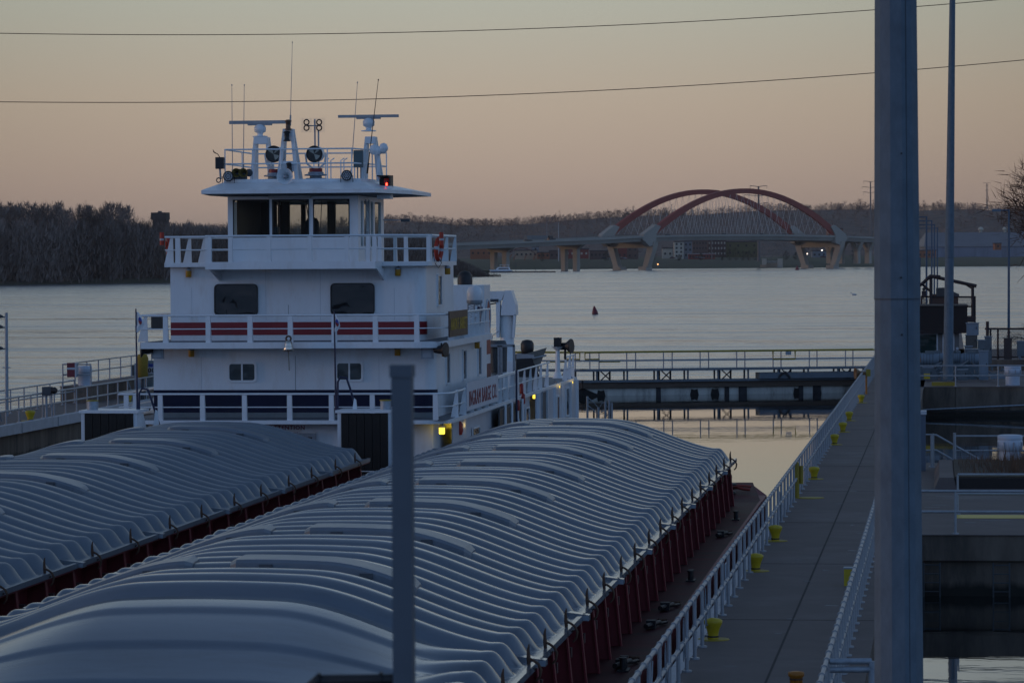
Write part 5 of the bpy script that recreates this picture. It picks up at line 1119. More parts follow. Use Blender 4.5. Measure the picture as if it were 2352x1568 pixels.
# deck 02
slab('middle_deck_edge', ZD2, -25.45, -15.55, Y0+.35, 121.9, .2, rc=1.0)
mb = MB(); mb.box(-25.35, -15.75, Y0+.6, 121.8, ZD2, ZD2+.01); B('middle_deck_floor', mb, MT['deck_grey'])
YR2 = Y0+.42
c2 = [(-15.62-.9+math.cos(R(-90+90*k/6))*.9, YR2+.9+math.sin(R(-90+90*k/6))*.9) for k in range(7)]
rail('middle_deck_front_rail', [(-25.6, YR2), (-16.52, YR2)]+c2[1:]+[(-15.62, 121.8)], ZD2, .86, pxs([380, 478, 574, 666.5, 767, 862, 957], 760, YR2))
rail('middle_deck_side_rail', [(-15.62, 112), (-15.62, 121.8)], ZD2, .86, [(-15.62, y) for y in np.arange(112.3, 121.9, 1.3)], side=True, pw=.10)
rail('middle_deck_left_rail', [(-25.55, YR2), (-25.55, 116)], ZD2, .86, [(-25.5, YR2+.9)], side=True)
mb = MB(); a = atY(347, 757, 112); b = atY(372, 727, 112); mb.box(a.x, b.x, 112, 112.4, a.z, b.z); B('spare_raft_canister', mb, mat('dark_locker', (.05, .05, .05), .7))
# name board on the side rail
a = atX(1031, 725, -15.52); b = atX(1073, 725, -15.52); za = ZD2+.12; zb = ZD2+.95
t = mb = MB(); mb.box(-15.54, -15.50, a.y, b.y, za, zb); nbd = B('name_board', mb, mat('dark_brown_board', (.035, .016, .014), .5))
mb = MB(); add_text(mb, 'AARON F. BARRETT', .56, (-15.485, (a.y+b.y)/2, za+.22), xdir=(0, 1, 0), sx=(b.y-a.y)/6.2); mb.build('lettering', mat('gold_lettering', (.55, .36, .03), .5), nbd)
# company banner on the lower side rail
a = atX(1075, 945, XRD+.02); b = atX(1140, 915, XRD+.02); Xb = XRD+.03
bz0, bz1 = ZD1+.12, ZD1+.98; ya_, yb_ = a.y, b.y
mb = MB(); mb.box(Xb-.02, Xb, ya_-.3, yb_+.5, bz0, bz1+.06); bn = B('company_banner', mb, mat('white_banner', (.6, .62, .66), .5, var=.05))
mb = MB(); add_text(mb, 'INGRAM BARGE CO.', .72, (Xb+.012, (ya_+yb_)/2+.1, bz0+.14), xdir=(0, 1, 0), sx=(yb_-ya_+.5)/7.9); mb.build('lettering', mat('banner_red', (.33, .07, .075), .6), bn)
# deck 03
mb = MB(); z = ZD3
mb.prism([(x, y, z-.14) for x, y in ((-25.0, Y2-.35), (-16.3, Y2-.35), (-16.2, Y2-.1), (-16.2, 117.6), (-25.0, 117.6))], (0, 0, .14)); B('top_deck_edge', mb, WHITE)
a = atY(471, 612, 110.2); b = atY(862, 612, 110.2)
mb = MB(); mb.prism([(a.x, 110.2, z-.22), (b.x, 110.2, z-.22), (b.x, Y2-.35, z-.22), (a.x, Y2-.35, z-.22)], (0, 0, .24)); 
for x in (a.x+.1, b.x-.05): mb.prism([(x, 110.3, z-.22), (x, Y2, z-.22), (x, Y2, z-.6)], (.08, 0, 0))
B('balcony', mb, WHITE)
YR3 = 110.26
rail('balcony_rail', [(a.x, YR3), (b.x, YR3), (-16.3, 111.75), (-16.22, 117.5)], ZD3, .85, pxs([480, 529, 617, 711, 796, 845, 860], 570, YR3), pw=.14, top=.035)
c = B('balcony_rail_posts', MB().box(atY(484, 570, YR3).x-.18, atY(484, 570, YR3).x+.02, YR3, YR3+.1, ZD3, ZD3+.85), WHITE)
rail('top_deck_rail_left', [(-25.0, 111.65), (a.x, 111.65)], ZD3, .84, pxs([408], 570, 111.65), pw=.16)
rail('top_deck_rail_right', [(-18.6, 111.7), (-16.3, 111.7)], ZD3, .84, pxs([872, 932, 984], 570, 111.7), pw=.13)
rail('top_deck_side_rail', [(-16.22, 111.8), (-16.22, 117.5)], ZD3, .84, [(-16.22, y) for y in (113.2, 115.4, 117.4)], side=True, pw=.11)
rail('top_deck_left_side_rail', [(-24.95, 111.7), (-24.95, 117.5), (-23.2, 117.5)], ZD3, .84, [(-24.9, y) for y in (112.2, 115, 117.4)], side=True, pw=.14)
rail('top_deck_back_rail', [(-24.9, 117.5), (-16.25, 117.5)], ZD3, .84, [(x, 117.5) for x in (-23.9, -18.3, -17.1)], pw=.12)
# life rings
RING = mat('orange_red_life_ring', (.42, .04, .02), .55)
def ring(px, py, Y, nrm, r=.34, label=None):
    a = atY(px, py, Y); t = thing('life_ring', a, label, 'life ring', 'red life rings on the towboat'); mb = MB(); mb.torus(a, nrm, r, .075, 22, 8); mb.build('ring', RING, t)
    n = Vector(nrm).normalized(); x = n.orthogonal().normalized(); y = n.cross(x)
    for k in range(4):
        q = a+(x*math.cos(k*PI/2+.7)+y*math.sin(k*PI/2+.7))*r; d = (y*math.cos(k*PI/2+.7)-x*math.sin(k*PI/2+.7)); mb = MB(); mb.cyl(q-d*.05, q+d*.05, .082, n=8); mb.build('band', WB, t)
    mb = MB(); mb.tube([a+Vector((-.03, -.1, .2)), a+Vector((-.18, -.1, -.1)), a+Vector((-.12, -.1, -.45)), a+Vector((0, -.1, -.62)), a+Vector((.1, -.1, -.45)), a+Vector((0, -.1, -.25))], .012, 5); mb.build('line', BLACK, t)
ring(389, 573, 112.6, (.93, .35, .1), label='red life ring on the left end of the top deck rail'); ring(1008, 572, 112.6, (.985, -.12, -.05), label='red life ring on the right end of the top deck rail')
for px, l in ((372, 'small orange canister left of the left life ring'), (1014, 'small orange canister behind the right life ring')):
    a = atY(px, 563, 112.3); t = thing('smoke_float', a, l, 'canister', 'orange canisters by the life rings'); mb = MB(); mb.cyl(a, a+Vector((0, 0, .42)), .07, n=10); mb.build('body', RING, t); mb = MB(); mb.cyl(a+Vector((0, 0, .15)), a+Vector((0, 0, .22)), .074, n=10); mb.build('band', WB, t)
# pilothouse
PX0, PX1 = atY(523.5, 530, Y2+.1).x, atY(823, 530, Y2+.1).x; PY0, PY1 = Y2+.1, 117.3
zt = 10.55; zb = ZD3; wz0 = atY(650, 545, PY0).z; wz1 = atY(650, 458, PY0).z
PHM = mat('pilothouse_paint', (.48, .50, .53), .45, var=.08); 
mb = MB()
mb.box(PX0, PX1, PY0, PY0+.1, zb, wz0); mb.box(PX0, PX1, PY0, PY0+.1, wz1, zt)
wx = [(535, 619), (625, 710), (719, 803)]
wl = [(atY(a, 500, PY0).x, atY(b, 500, PY0).x) for a, b in wx]
edges = [PX0]+[v for w in wl for v in w]+[PX1]
for i in range(0, 8, 2): mb.box(edges[i], edges[i+1], PY0, PY0+.1, wz0, wz1)
mb.box(PX0, PX1, PY1-.1, PY1, zb, wz0+.05); mb.box(PX0, PX1, PY1-.1, PY1, wz1-.1, zt)
bw = np.linspace(PX0, PX1, 5)
for x in (PX0+.05, PX1-.05): mb.box(x-.05, x+.05, PY1-.1, PY1, wz0+.05, wz1-.1)
mb.box(PX0-.0, PX0+.1, PY0+.1, PY1-.1, zb, wz0); mb.box(PX0, PX0+.1, PY0+.1, PY1-.1, wz1, zt)
mb.box(PX1-.1, PX1, PY0+.1, PY1-.1, zb, wz0-.3); mb.box(PX1-.1, PX1, PY0+.1, PY1-.1, wz1-.05, zt)
sy = [PY0+.1, PY0+.5, PY0+1.0, PY0+1.2, PY0+2.1, PY0+2.5, PY0+3.1, PY0+3.4, PY1-.6, PY1-.1]
for i in range(0, 10, 2): 
    for x in (PX0, PX1-.1): mb.box(x, x+.1, sy[i], sy[i+1], wz0-.3 if x > PX0 else wz0, wz1-.05)
ph = B('pilothouse', mb, WHITE)
for i, (a, b) in enumerate(wl):
    mb = MB(); mb.box(a, b, PY0+.03, PY0+.05, wz0, wz1); w = mb.build('window', GLT, ph)
    mb = MB(); o = .035
    for q in ((a, a+o, wz0, wz1), (b-o, b, wz0, wz1), (a+o, b-o, wz0, wz0+o), (a+o, b-o, wz1-o, wz1)): mb.box(q[0], q[1], PY0-.01, PY0+.028, q[2], q[3])
    for (x, z, sx, sz) in ((a, wz0, 1, 1), (b, wz0, -1, 1), (a, wz1, 1, -1), (b, wz1, -1, -1)): mb.prism([(x, PY0-.012, z), (x+sx*.13, PY0-.012, z), (x, PY0-.012, z+sz*.13)], (0, .03, 0))
    mb.build('window_frame', BLACK, w)
mb = MB(); mb.tube([(wl[1][0]+.25, PY0-.06, wz1), (wl[1][0]+.27, PY0-.06, wz0+.3), (wl[1][0]+.27, PY0-.06, wz0)], .015, 5); mb.tube([(wl[1][1]-.1, PY0-.06, wz1-.05), (wl[1][1], PY0-.06, wz0+.55)], .018, 5); mb.tube([(wl[2][0]+.3, PY0-.06, wz1), (wl[2][0]+.25, PY0-.06, wz0+.2)], .014, 5); mb.build('wipers', BLACK, ph)
mb = MB(); mb.box(wl[1][0]-.1, wl[1][1]+.08, PY0-.14, PY0-.005, wz1+.02, wz1+.2); mb.build('blind_box', mat('cream_box', (.5, .5, .5), .5), ph)
mb = MB()
for i in range(1, 8, 2): mb.box(PX1-.06, PX1-.04, sy[i]-.0, sy[i+1], wz0-.3, wz1-.05); mb.box(PX0+.04, PX0+.06, sy[i], sy[i+1], wz0, wz1)
mb.build('side_window', GLT, ph)
mb = MB(); xs_ = [PX0+.15, PX0+.65, PX0+.85, PX0+1.45, PX0+1.65, PX0+2.45, PX0+2.65, PX0+3.45, PX0+3.65, PX1-.15]
for i in range(0, 10, 2): mb.box(xs_[i], xs_[i+1], PY1-.06, PY1-.04, wz0+.05, wz1-.1)
mb.build('rear_window', GLT, ph)
mb = MB()
for (x, w, y) in ((PX0+.35, .35, PY1-.6), (PX0+1.0, .3, PY1-.5), (PX0+2.55, .28, PY1-.25), (PX0+3.55, .25, PY1-.3)): mb.box(x-w/2, x+w/2, y, y+.12, zb, zt)
mb.box(PX0+.12, PX1-.12, PY0+.15, PY1-.15, zt-.12, zt-.05); 
for x in (PX0+.75, PX0+1.55, PX0+2.55, PX0+3.55): mb.box(x-.08, x+.08, PY1-.1, PY1, wz0+.05, wz1-.1)
mb.box(PX0+.12, PX0+.16, PY0+.9, PY1-.12, zb, zt-.1); mb.box(PX0+.55, PX0+.8, PY1-1.0, PY1-.9, zb, zt-.1)
mb.build('interior_columns', WOODI, ph)
mb = MB(); mb.box(PX0+.15, PX1-.15, PY0+.2, PY0+.9, wz0-.25, wz0-.08); mb.box(PX0+.2, PX0+.7, PY0+.3, PY0+.7, wz0-.08, wz0+.05); mb.box(PX0+1.1, PX0+1.35, PY0+1.6, PY0+1.9, wz0-.3, wz0+.35); mb.box(PX0+2.4, PX0+2.9, PY0+.5, PY0+.8, wz0-.08, wz0+.06); mb.box(PX1-1.2, PX1-.2, PY0+2, PY0+2.6, wz0-.3, wz0+.02); mb.box(PX0+.55, PX0+.62, PY0+.35, PY0+.42, wz0, wz0+.15); mb.build('console', DARKGREY, ph)
mb = MB(); cx_ = atY(716, 540, PY0+1.6).x; mb.lathe([(.05, 0), (.2, .0), (.24, .3), (.23, .75), (.16, .88), (.02, .92)], (cx_, PY0+1.7, wz0-.25), n=14); mb.build('pilot_chair', BLACK, ph)
# door strip on the pilothouse side
mb = MB(); mb.box(PX1, PX1+.03, PY0+1.45, PY0+1.5, zb+.1, wz1); mb.box(PX1, PX1+.03, PY0+2.1, PY0+2.15, zb+.1, wz1); mb.box(PX1, PX1+.05, PY0+1.55, PY0+1.62, zb+.9, zb+1.0); mb.build('side_door_frame', GALV, ph)
# roof
E0 = [(-23.55, 110.6), (-17.85, 110.6), (-17.2, 114.2), (-17.25, 118.9), (-23.75, 118.9), (-24.0, 114)]
T0 = [(PX0-.1, PY0-.1), (PX1+.1, PY0-.1), (PX1+.25, 114), (PX1+.1, PY1), (PX0-.1, PY1), (PX0-.25, 114)]
ze = 10.62; zr = 11.02
mb = MB(); n = 6
E1 = [(x, y, ze) for x, y in E0]; E2 = [(x, y, ze+.12) for x, y in E0]; T1 = [(x, y, zr) for x, y in T0]; T2 = [(x, y, zr+.09) for x, y in T0]
mb.add(E1+E2, [(i, (i+1) % n, n+(i+1) % n, n+i) for i in range(n)]); mb.add(E2+T1, [(i, (i+1) % n, n+(i+1) % n, n+i) for i in range(n)]); mb.add(T1+T2, [(i, (i+1) % n, n+(i+1) % n, n+i) for i in range(n)]); mb.add(T2, [tuple(range(n))])
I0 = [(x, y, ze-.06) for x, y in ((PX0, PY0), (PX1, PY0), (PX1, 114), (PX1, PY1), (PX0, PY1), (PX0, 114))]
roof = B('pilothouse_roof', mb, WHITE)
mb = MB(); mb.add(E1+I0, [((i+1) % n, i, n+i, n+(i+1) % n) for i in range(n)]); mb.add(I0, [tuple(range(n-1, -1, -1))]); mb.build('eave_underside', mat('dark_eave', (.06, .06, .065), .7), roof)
# roof rails
zq = zr+.09
def rz(px, py, Y): return atY(px, py, Y)
mb = MB(); h = .98; yf = PY0+.15
a = atY(517, 416, yf).x; b = atY(808, 416, yf).x
fr = [(a, yf), (b, yf), (PX1+.15, PY0+2.0), (PX1+.15, PY1-.3), (a, PY1-.3), (a, yf)]
for f in (1, .52): mb.tube([(x, y, zq+h*f) for x, y in fr], .026, 6)
for px in (517, 580, 725-80, 752, 808): x = atY(px, 400, yf).x; mb.cyl((x, yf, zq), (x, yf, zq+h), .024, n=6)
for (x, y) in fr[2:5]+[(PX1+.15, 115), (a, 115), (-21, PY1-.3), (-19.6, PY1-.3)]: mb.cyl((x, y, zq), (x, y, zq+h), .024, n=6)
for px in (748, 760, 783, 790): x = atY(px, 400, 116).x; mb.tube([(x, 116, zq), (x, 116, zq+.7), (x+.1, 116.1, zq+.78)], .022, 6)
mb.build('roof_rail', WHITE, roof)
# antennas
def whip(px0, py0, px1, py1, Y, label, r=.014, m=RAILP, base=True):
    a = atY(px0, py0, Y); b = atY(px1, py1, Y); t = thing('whip_antenna', a, label, 'antenna', 'whip antennas on the pilothouse roof'); mb = MB(); mb.tube([a, a.lerp(b, .5), b], [r*1.2, r, r*.6], 6); mb.build('rod', m, t)
    mb = MB(); d = (b-a).normalized(); mb.cyl(a-d*.2, a+d*.15, .03, n=8); mb.cyl(b-d*.02, b+d*.03, r*1.4, n=6); mb.build('mount', m, t)
whip(534, 400, 532.5, 196, 112.6, 'left whip antenna of the close pair on the pilothouse roof'); whip(559, 385, 561, 196, 114, 'right whip antenna of the close pair on the pilothouse roof')
whip(667, 275, 671.5, 98, 113.2, 'tallest thin antenna standing above the middle tripod mast', .011); whip(806, 400, 821, 190, 112.6, 'slanted pale antenna left of the right radar mast', .013); whip(845, 385, 869, 184, 113, 'slanted black antenna crossing the right radar bar', .015, BLACK)
# radar masts
def aframe(name, cxp, ytop, ybot, wtop, wbot, Y, label, hbar=None):
    t = thing(name, atY(cxp, ybot, Y), label, 'radar mast', 'white masts on the pilothouse roof'); mb = MB(); w = .065
    for s in (-1, 1):
        for d in (0, .7):
            a = atY(cxp+s*wbot/2, ybot, Y); b = atY(cxp+s*wtop/2, ytop, Y); a = a+Vector((0, d, 0)); b = b+Vector((0, d*.35, 0)); mb.hexa([(a.x-w, a.y-w, a.z), (a.x+w, a.y-w, a.z), (a.x+w, a.y+w, a.z), (a.x-w, a.y+w, a.z)], [(b.x-w*.7, b.y-w, b.z), (b.x+w*.7, b.y-w, b.z), (b.x+w*.7, b.y+w, b.z), (b.x-w*.7, b.y+w, b.z)])
    a = atY(cxp-wtop/2-1, ytop+14, Y); b = atY(cxp+wtop/2+1, ytop-2, Y); mb.box(a.x-.02, b.x+.02, Y-.12, Y+.4, a.z, b.z)
    if hbar: a = atY(cxp-wbot*.40, hbar+4, Y); b = atY(cxp+wbot*.40, hbar-3, Y); mb.box(a.x, b.x, Y-.08, Y-.02, a.z, b.z)
    mb.build('frame', WHITE, t); return t
def radar(t, px0, px1, py, th, cx, Y, ytb, tilt=0):
    c = atY(cx, ytb, Y+.15); top = atY(cx, py+th, Y+.15).z
    mb = MB(); H = top-c.z; mb.lathe([(.25, 0), (.25, .03), (.09, .05), (.10, H*.3), (.19, H*.42), (.20, H*.75), (.14, H*.93), (.09, H)], c, n=16); mb.build('turning_unit', WHITE, t)
    a = atY(px0, py+th, Y+.1); b = atY(px1, py-th, Y+.1); mb = MB(); mb.hexa([(a.x, a.y-.06, a.z), (b.x, b.y-.06, a.z+tilt), (b.x, b.y+.12, a.z+tilt), (a.x, a.y+.12, a.z)], [(a.x, a.y-.06, b.z-tilt), (b.x, b.y-.06, b.z), (b.x, b.y+.12, b.z), (a.x, a.y+.12, b.z-tilt)]); mb.box(c.x-.4, c.x+.4, a.y-.04, a.y+.1, a.z-.05, a.z+.02); mb.build('scanner_bar', RAILP, t)
t = aframe('radar_mast', 600, 317, 414, 27, 42, 113.0, 'left radar mast with a long pale scanner bar', None); radar(t, 527, 663, 281, 4.5, 597.5, 113.0, 315)
t = aframe('radar_mast', 851, 316, 416, 18, 38, 113.6, 'right radar mast with a tilted scanner bar', None); radar(t, 777, 915, 267, 3.9, 847, 113.6, 302, .0)
mb = MB(); a = atY(847, 296, 113.6); 
t = aframe('light_mast', 661.5, 298, 414, 17, 42, 112.4, 'middle A-frame mast with black navigation lanterns', None)
mb = MB(); mb.prism([atY(652.5, 324, 112.35), atY(653.5, 298, 112.35), atY(670, 298, 112.35), atY(672, 324, 112.35)], (0, .1, 0)); mb.prism([atY(645, 394, 112.35), atY(649, 370, 112.35), atY(676, 370, 112.35), atY(679, 394, 112.35)], (0, .1, 0)); mb.build('web_plate', WHITE, t)
for px, py in ((659, 318), (664.5, 390), (662, 292)):
    a = atY(px, py+7, 112.2); mb = MB(); mb.lathe([(.115, 0), (.115, .04), (.08, .06), (.08, .26), (.115, .28), (.115, .31), (.05, .34)], a, n=12); mb.build('lantern', BLACK if py > 300 else mat('amber_lens', (.12, .06, .03), .4), t)
mb = MB(); a = atY(663, 284, 112.3); mb.cyl(a+Vector((0, 0, -.1)), a+Vector((0, 0, .12)), .06, n=10); mb.build('cap', WHITE, t)
# searchlights
def searchlight(px, py, ybase, Y, label):
    a = atY(px, py, Y); b = atY(px+6, ybase, Y+.2); t = thing('searchlight', b, label, 'searchlight', 'large searchlights on the pilothouse roof'); r = .255
    mb = MB(); mb.lathe([(r*.97, 0), (r, .03), (r, .42), (r*.8, .55), (.05, .6)], a, (.06, 1, .03), n=24); mb.build('housing', WHITE, t)
    mb = MB(); mb.torus(a, (.06, 1, .03), r*.98, .03, 26, 6); mb.build('bezel', BLACK, t); mb = MB(); mb.lathe([(r*.93, 0), (.12, .05), (.02, .06)], a+Vector((0, -.01, 0)), (.06, 1, .03), n=24); mb.build('lens', GLS, t); mb = MB(); q = a+Vector((0, -.035, 0))
    for k, (t0, t1) in enumerate(((-75, -15), (100, 150), (35, 62))): mb.prism([q]+[q+Vector((math.cos(R(u))*r*.78, 0, math.sin(R(u))*r*.78)) for u in np.linspace(t0, t1, 6)], (0, -.004, 0))  # pale wedges on the lens imitate reflections inside it
    mb.build('lens_reflections', mat('reflection_patch', (.30, .31, .27), .25, metal=.3), t)
    mb = MB(); c = Vector((a.x, a.y+.25, b.z+.36)); mb.tube([(c.x-.34, c.y, a.z), (c.x-.3, c.y, a.z-.3), (c.x-.1, c.y, c.z)], .035, 6); mb.tube([(c.x+.34, c.y, a.z), (c.x+.3, c.y, a.z-.3), (c.x+.1, c.y, c.z)], .035, 6); mb.build('yoke', WHITE, t)
    mb = MB(); mb.lathe([(.22, 0), (.22, .12)], (c.x, c.y, b.z+.24), n=16); mb.build('red_collar', STRIPE, t); mb = MB(); mb.lathe([(.34, 0), (.34, .04), (.2, .05), (.2, .11), (.38, .12), (.38, .16), (.26, .18), (.26, .24)], (c.x, c.y, b.z), n=16); mb.build('base', GALV, t)
searchlight(628.5, 354, 414, 112.6, 'left searchlight between the radar mast and the middle mast'); searchlight(722, 354, 412, 112.6, 'right searchlight below the four black antenna rings')
# four loop antenna
a = atY(724, 352, 114); b = atY(723, 274, 114); t = thing('loop_antenna', a, 'four black ring antenna on a thin post above the right searchlight', 'antenna'); mb = MB(); mb.cyl((b.x, a.y, a.z), b, .03, n=6); mb.cyl((b.x+.12, a.y, a.z-.6), (b.x+.12, a.y, a.z+.75), .03, n=6); c = atY(719, 284, 114); d = atY(727, 284, 114); mb.cyl(atY(705, 289, 114), atY(736, 289, 114), .02, n=5); mb.build('post', GALV, t)
for px, py in ((704, 281), (733, 281), (704, 294), (733, 294)): mb = MB(); mb.torus(atY(px, py, 113.9), (0, 1, 0), .085, .022, 18, 6); mb.build('loop', BLACK, t)
mb = MB()
for px in (704, 733):
    q = atY(px, 287.5, 113.98)
    for k in range(-4, 5): mb.cyl((q.x+k*.045, q.y, q.z-.24), (q.x+k*.045, q.y, q.z+.24), .0025, n=3); mb.cyl((q.x-.18, q.y, q.z+k*.055), (q.x+.18, q.y, q.z+k*.055), .0025, n=3)
mb.build('wire_screen', CABLE, t)
# round LED floodlights, horns, loudhailer
def flood(px, py, Y, label):
    a = atY(px, py, Y); t = thing('floodlight', a, label, 'floodlight', 'round floodlights on the roof edge'); mb = MB(); mb.lathe([(.17, 0), (.18, .03), (.16, .1), (.05, .14)], a, (0, 1, 0), n=20); mb.build('housing', BLACK, t)
    mb = MB()
    for rr_, n in ((.0, 1), (.055, 6), (.115, 12)):
        for k in range(n): q = a+Vector((rr_*math.cos(2*PI*k/n), -.005, rr_*math.sin(2*PI*k/n))); mb.lathe([(.022, 0), (.005, -.012)], q, (0, 1, 0), n=8)
    mb.build('lens', WB, t); mb = MB(); mb.tube([a+Vector((-.2, .04, 0)), a+Vector((-.2, .04, -.28)), a+Vector((.2, .04, -.28)), a+Vector((.2, .04, 0))], .014, 5); mb.build('bracket', BLACK, t)
flood(524, 405, 111.7, 'round floodlight at the left end of the pilothouse roof edge'); flood(796, 403, 111.7, 'round floodlight at the right part of the pilothouse roof edge')
t = thing('air_horn', atY(552, 405, 112), 'pair of brass air horns beside the left floodlight', 'horn'); 
for px, py in ((542.5, 397), (558.5, 397)): a = atY(px, py, 111.7); mb = MB(); mb.lathe([(.15, 0), (.14, .02), (.07, .12), (.03, .5)], a, (-.02, 1, 0), n=20, cap0=False); mb.build('trumpet', mat('brass', (.35, .29, .12), .3, metal=.7), t)
for px in (550, 572): a = atY(px, 397, 112); mb = MB(); mb.lathe([(.13, 0), (.06, .1), (.04, .3)], a, (.1, 1, 0), n=14); mb.build('rear_trumpet', DARKGREY, t)
mb = MB(); a = atY(548, 412, 112); mb.box(a.x-.25, a.x+.25, 111.9, 112.2, zq, zq+.2); mb.build('base', DARKGREY, t)
a = atY(654, 405, 111.4); t = thing('loudhailer', a, 'large white loudhailer horn on the front roof edge', 'loudhailer'); mb = MB(); mb.lathe([(.27, 0), (.26, .02), (.17, .14), (.08, .26), (.06, .5)], a, (0, 1, -.03), n=28, cap0=False); mb.build('horn', WHITE, t); mb = MB(); mb.lathe([(.01, -.02), (.04, 0), (.05, .2)], a+Vector((0, .02, 0)), (0, 1, 0), n=12); mb.build('driver', GALV, t)
# anemometer, sat domes, cabinet, side light
a = atY(507, 412, 112); t = thing('weather_station', a, 'dark weather sensor on the left corner of the pilothouse roof', 'weather sensor'); mb = MB(); b = atY(505, 388, 112); mb.cyl(a, (b.x, b.y, b.z), .035, n=8); mb.build('post', GALV, t); mb = MB(); mb.box(b.x-.13, b.x+.13, b.y-.1, b.y+.1, b.z, b.z+.38); mb.build('box', BLACK, t)
c = atY(497, 358, 112); mb = MB(); mb.tube([(b.x, b.y, b.z+.38), (c.x+.05, b.y, c.z+.05), (c.x-.1, b.y, c.z+.14)], .015, 5); mb.prism([(c.x-.1, b.y, c.z+.12), (c.x-.02, b.y, c.z+.06), (c.x-.12, b.y, c.z+.22)], (0, .02, 0))
for k in range(3): mb.lathe([(.01, -.02), (.035, 0), (.02, .03)], (c.x+.06+.07*math.cos(k*2.1), b.y+.07*math.sin(k*2.1), c.z-.12), n=8)
mb.build('vane', BLACK, t)
t = thing('satellite_domes', atY(870, 400, 113), 'small white satellite domes on an arm beside the right radar mast', 'satellite dome'); 
for px, py, r in ((859, 343, .16), (881, 339, .15), (868, 345, .14)):
    a = atY(px, py, 112.9); mb = MB(); mb.lathe([(.08, -r*1.1), (r*.95, -r*.5), (r, 0), (r*.7, r*.75), (.01, r)], a, n=16); mb.build('dome', WHITE, t)
mb = MB(); a = atY(856, 350, 113); b = atY(886, 348, 113); mb.box(a.x, b.x, 112.9, 113.1, a.z-.05, a.z+.03); c = atY(869, 350, 113); mb.cyl((c.x, 113, zq), (c.x, 113, a.z), .06, n=8); mb.build('arm', WHITE, t)
t = thing('roof_cabinet', atY(823, 384, 113), 'grey flat panel cabinet left of the right radar mast', 'cabinet'); a = atY(812, 385, 113); b = atY(833, 345, 113); mb = MB(); mb.box(a.x, b.x, 113, 113.12, a.z, b.z); mb.build('panel', mat('grey_panel', (.09, .13, .14), .5), t); mb = MB(); mb.cyl((a.x+.1, 113.2, zq), (a.x+.1, 113.2, a.z+.3), .025, n=6); mb.cyl((b.x-.1, 113.2, zq), (b.x-.1, 113.2, a.z+.3), .025, n=6); mb.build('legs', GALV, t)
t = thing('side_light', atY(888, 436, 112.8), 'black side light box with a glowing red lamp at the right roof corner', 'side light')
a = atY(871, 428, 113.2); b = atY(902, 403, 113.2); mb = MB(); mb.box(a.x, b.x, 113.25, 113.3, a.z-.2, b.z); mb.box(b.x-.05, b.x, 112.7, 113.25, a.z, b.z-.04); mb.box(a.x, b.x-.05, 112.7, 113.25, b.z-.04, b.z); mb.build('screen', BLACK, t)
mb = MB(); mb.box(a.x, b.x, 112.7, 113.25, a.z-.42, a.z-.0); mb.build('bracket', WHITE, t)
mb = MB(); c = atY(889, 421, 112.95); mb.lathe([(.09, -.1), (.1, .0), (.1, .14), (.07, .16)], c, n=12); mb.build('lamp', emit('red_lamp', (.3, .02, .015), .06), t); mb = MB(); mb.lathe([(.008, 0), (.035, .03), (.03, .07), (.005, .1)], c+Vector((0, -.09, -.08)), n=8); mb.build('bulb', emit('red_bulb', (1, .04, .02), 9), t)
mb = MB(); a = atY(502, 414, 111.9); mb.torus((a.x, 111.9, a.z), (.3, 1, 0), .075, .02, 14, 6); solo(mb, 'fairlead_ring', DARKGREY, a, 'small dark ring at the left corner of the pilothouse roof edge', 'ring')
# yellow caged lamps under the decks (unlit)
AMB = mat('amber_glass', (.40, .20, .01), .35)
def bulk(px, py, Y=None, X=None, label='', lit=False):
    a = atY(px, py, Y) if Y else atX(px, py, X); t = thing('deck_light', a, label, 'deck light', 'yellow deck lights on the towboat')
    mb = MB(); mb.lathe([(.085, -.12), (.095, -.1), (.095, .09)], a, n=12); mb.build('globe', emit('lit_yellow_glass', (1, .70, .06), 2.2) if lit else AMB, t)
    mb = MB(); mb.lathe([(.1, .09), (.11, .12), (.04, .18)], a, n=10); mb.cyl(a+Vector((0, 0, .15)), a+Vector((0, .14, .2)) if Y else a+Vector((-.14, 0, .2)), .025, n=6); mb.build('cap', GALV, t)
    if lit:
        l = bpy.data.lights.new('deck_lamp', 'POINT'); l.energy = .9; l.color = (1, .7, .2); l.shadow_soft_size = .1; lo = bpy.data.objects.new('deck_lamp', l); COL.objects.link(lo); lo.parent = t; lo.location = Vector((0, -.28, -.02)) if Y else Vector((.28, 0, -.02))
for i, (px, py, Y, l) in enumerate([(433, 628, Y2-.12, 'unlit yellow lamp high on the left of the upper house front'), (914, 625, Y2-.12, 'unlit yellow lamp high on the right of the upper house front'), (439.5, 811, Y1-.12, 'unlit yellow lamp under the left of the middle deck'), (913, 808, Y1-.12, 'unlit yellow lamp under the right of the middle deck')]): bulk(px, py, Y=Y, label=l)
bulk(1028, 622, X=-16.2, label='unlit yellow lamp at the rear upper corner of the upper house side'); bulk(1096, 792, X=XRH+.15, label='unlit yellow lamp on the lower house side below the middle deck'); bulk(1021, 810, X=XRH+.2, label='unlit yellow lamp beside the black floodlight at the right corner')
bulk(1015, 988, Y=110.45, label='lit yellow lamp nearest the barge, on the right of the bow', lit=True)
bulk(1053, 974, X=XRD-.5, label='lit yellow lamp second from the bow above the barge cover', lit=True); bulk(1229, 908, X=XRD-.4, label='small amber lamp beside the side door opening', lit=True)
bulk(1281, 884, X=XRD-.1, label='lit yellow lamp on the stern side wall, left of the last one', lit=True); bulk(1311, 874, X=XRD-.1, label='lit yellow lamp closest to the stern corner', lit=True)
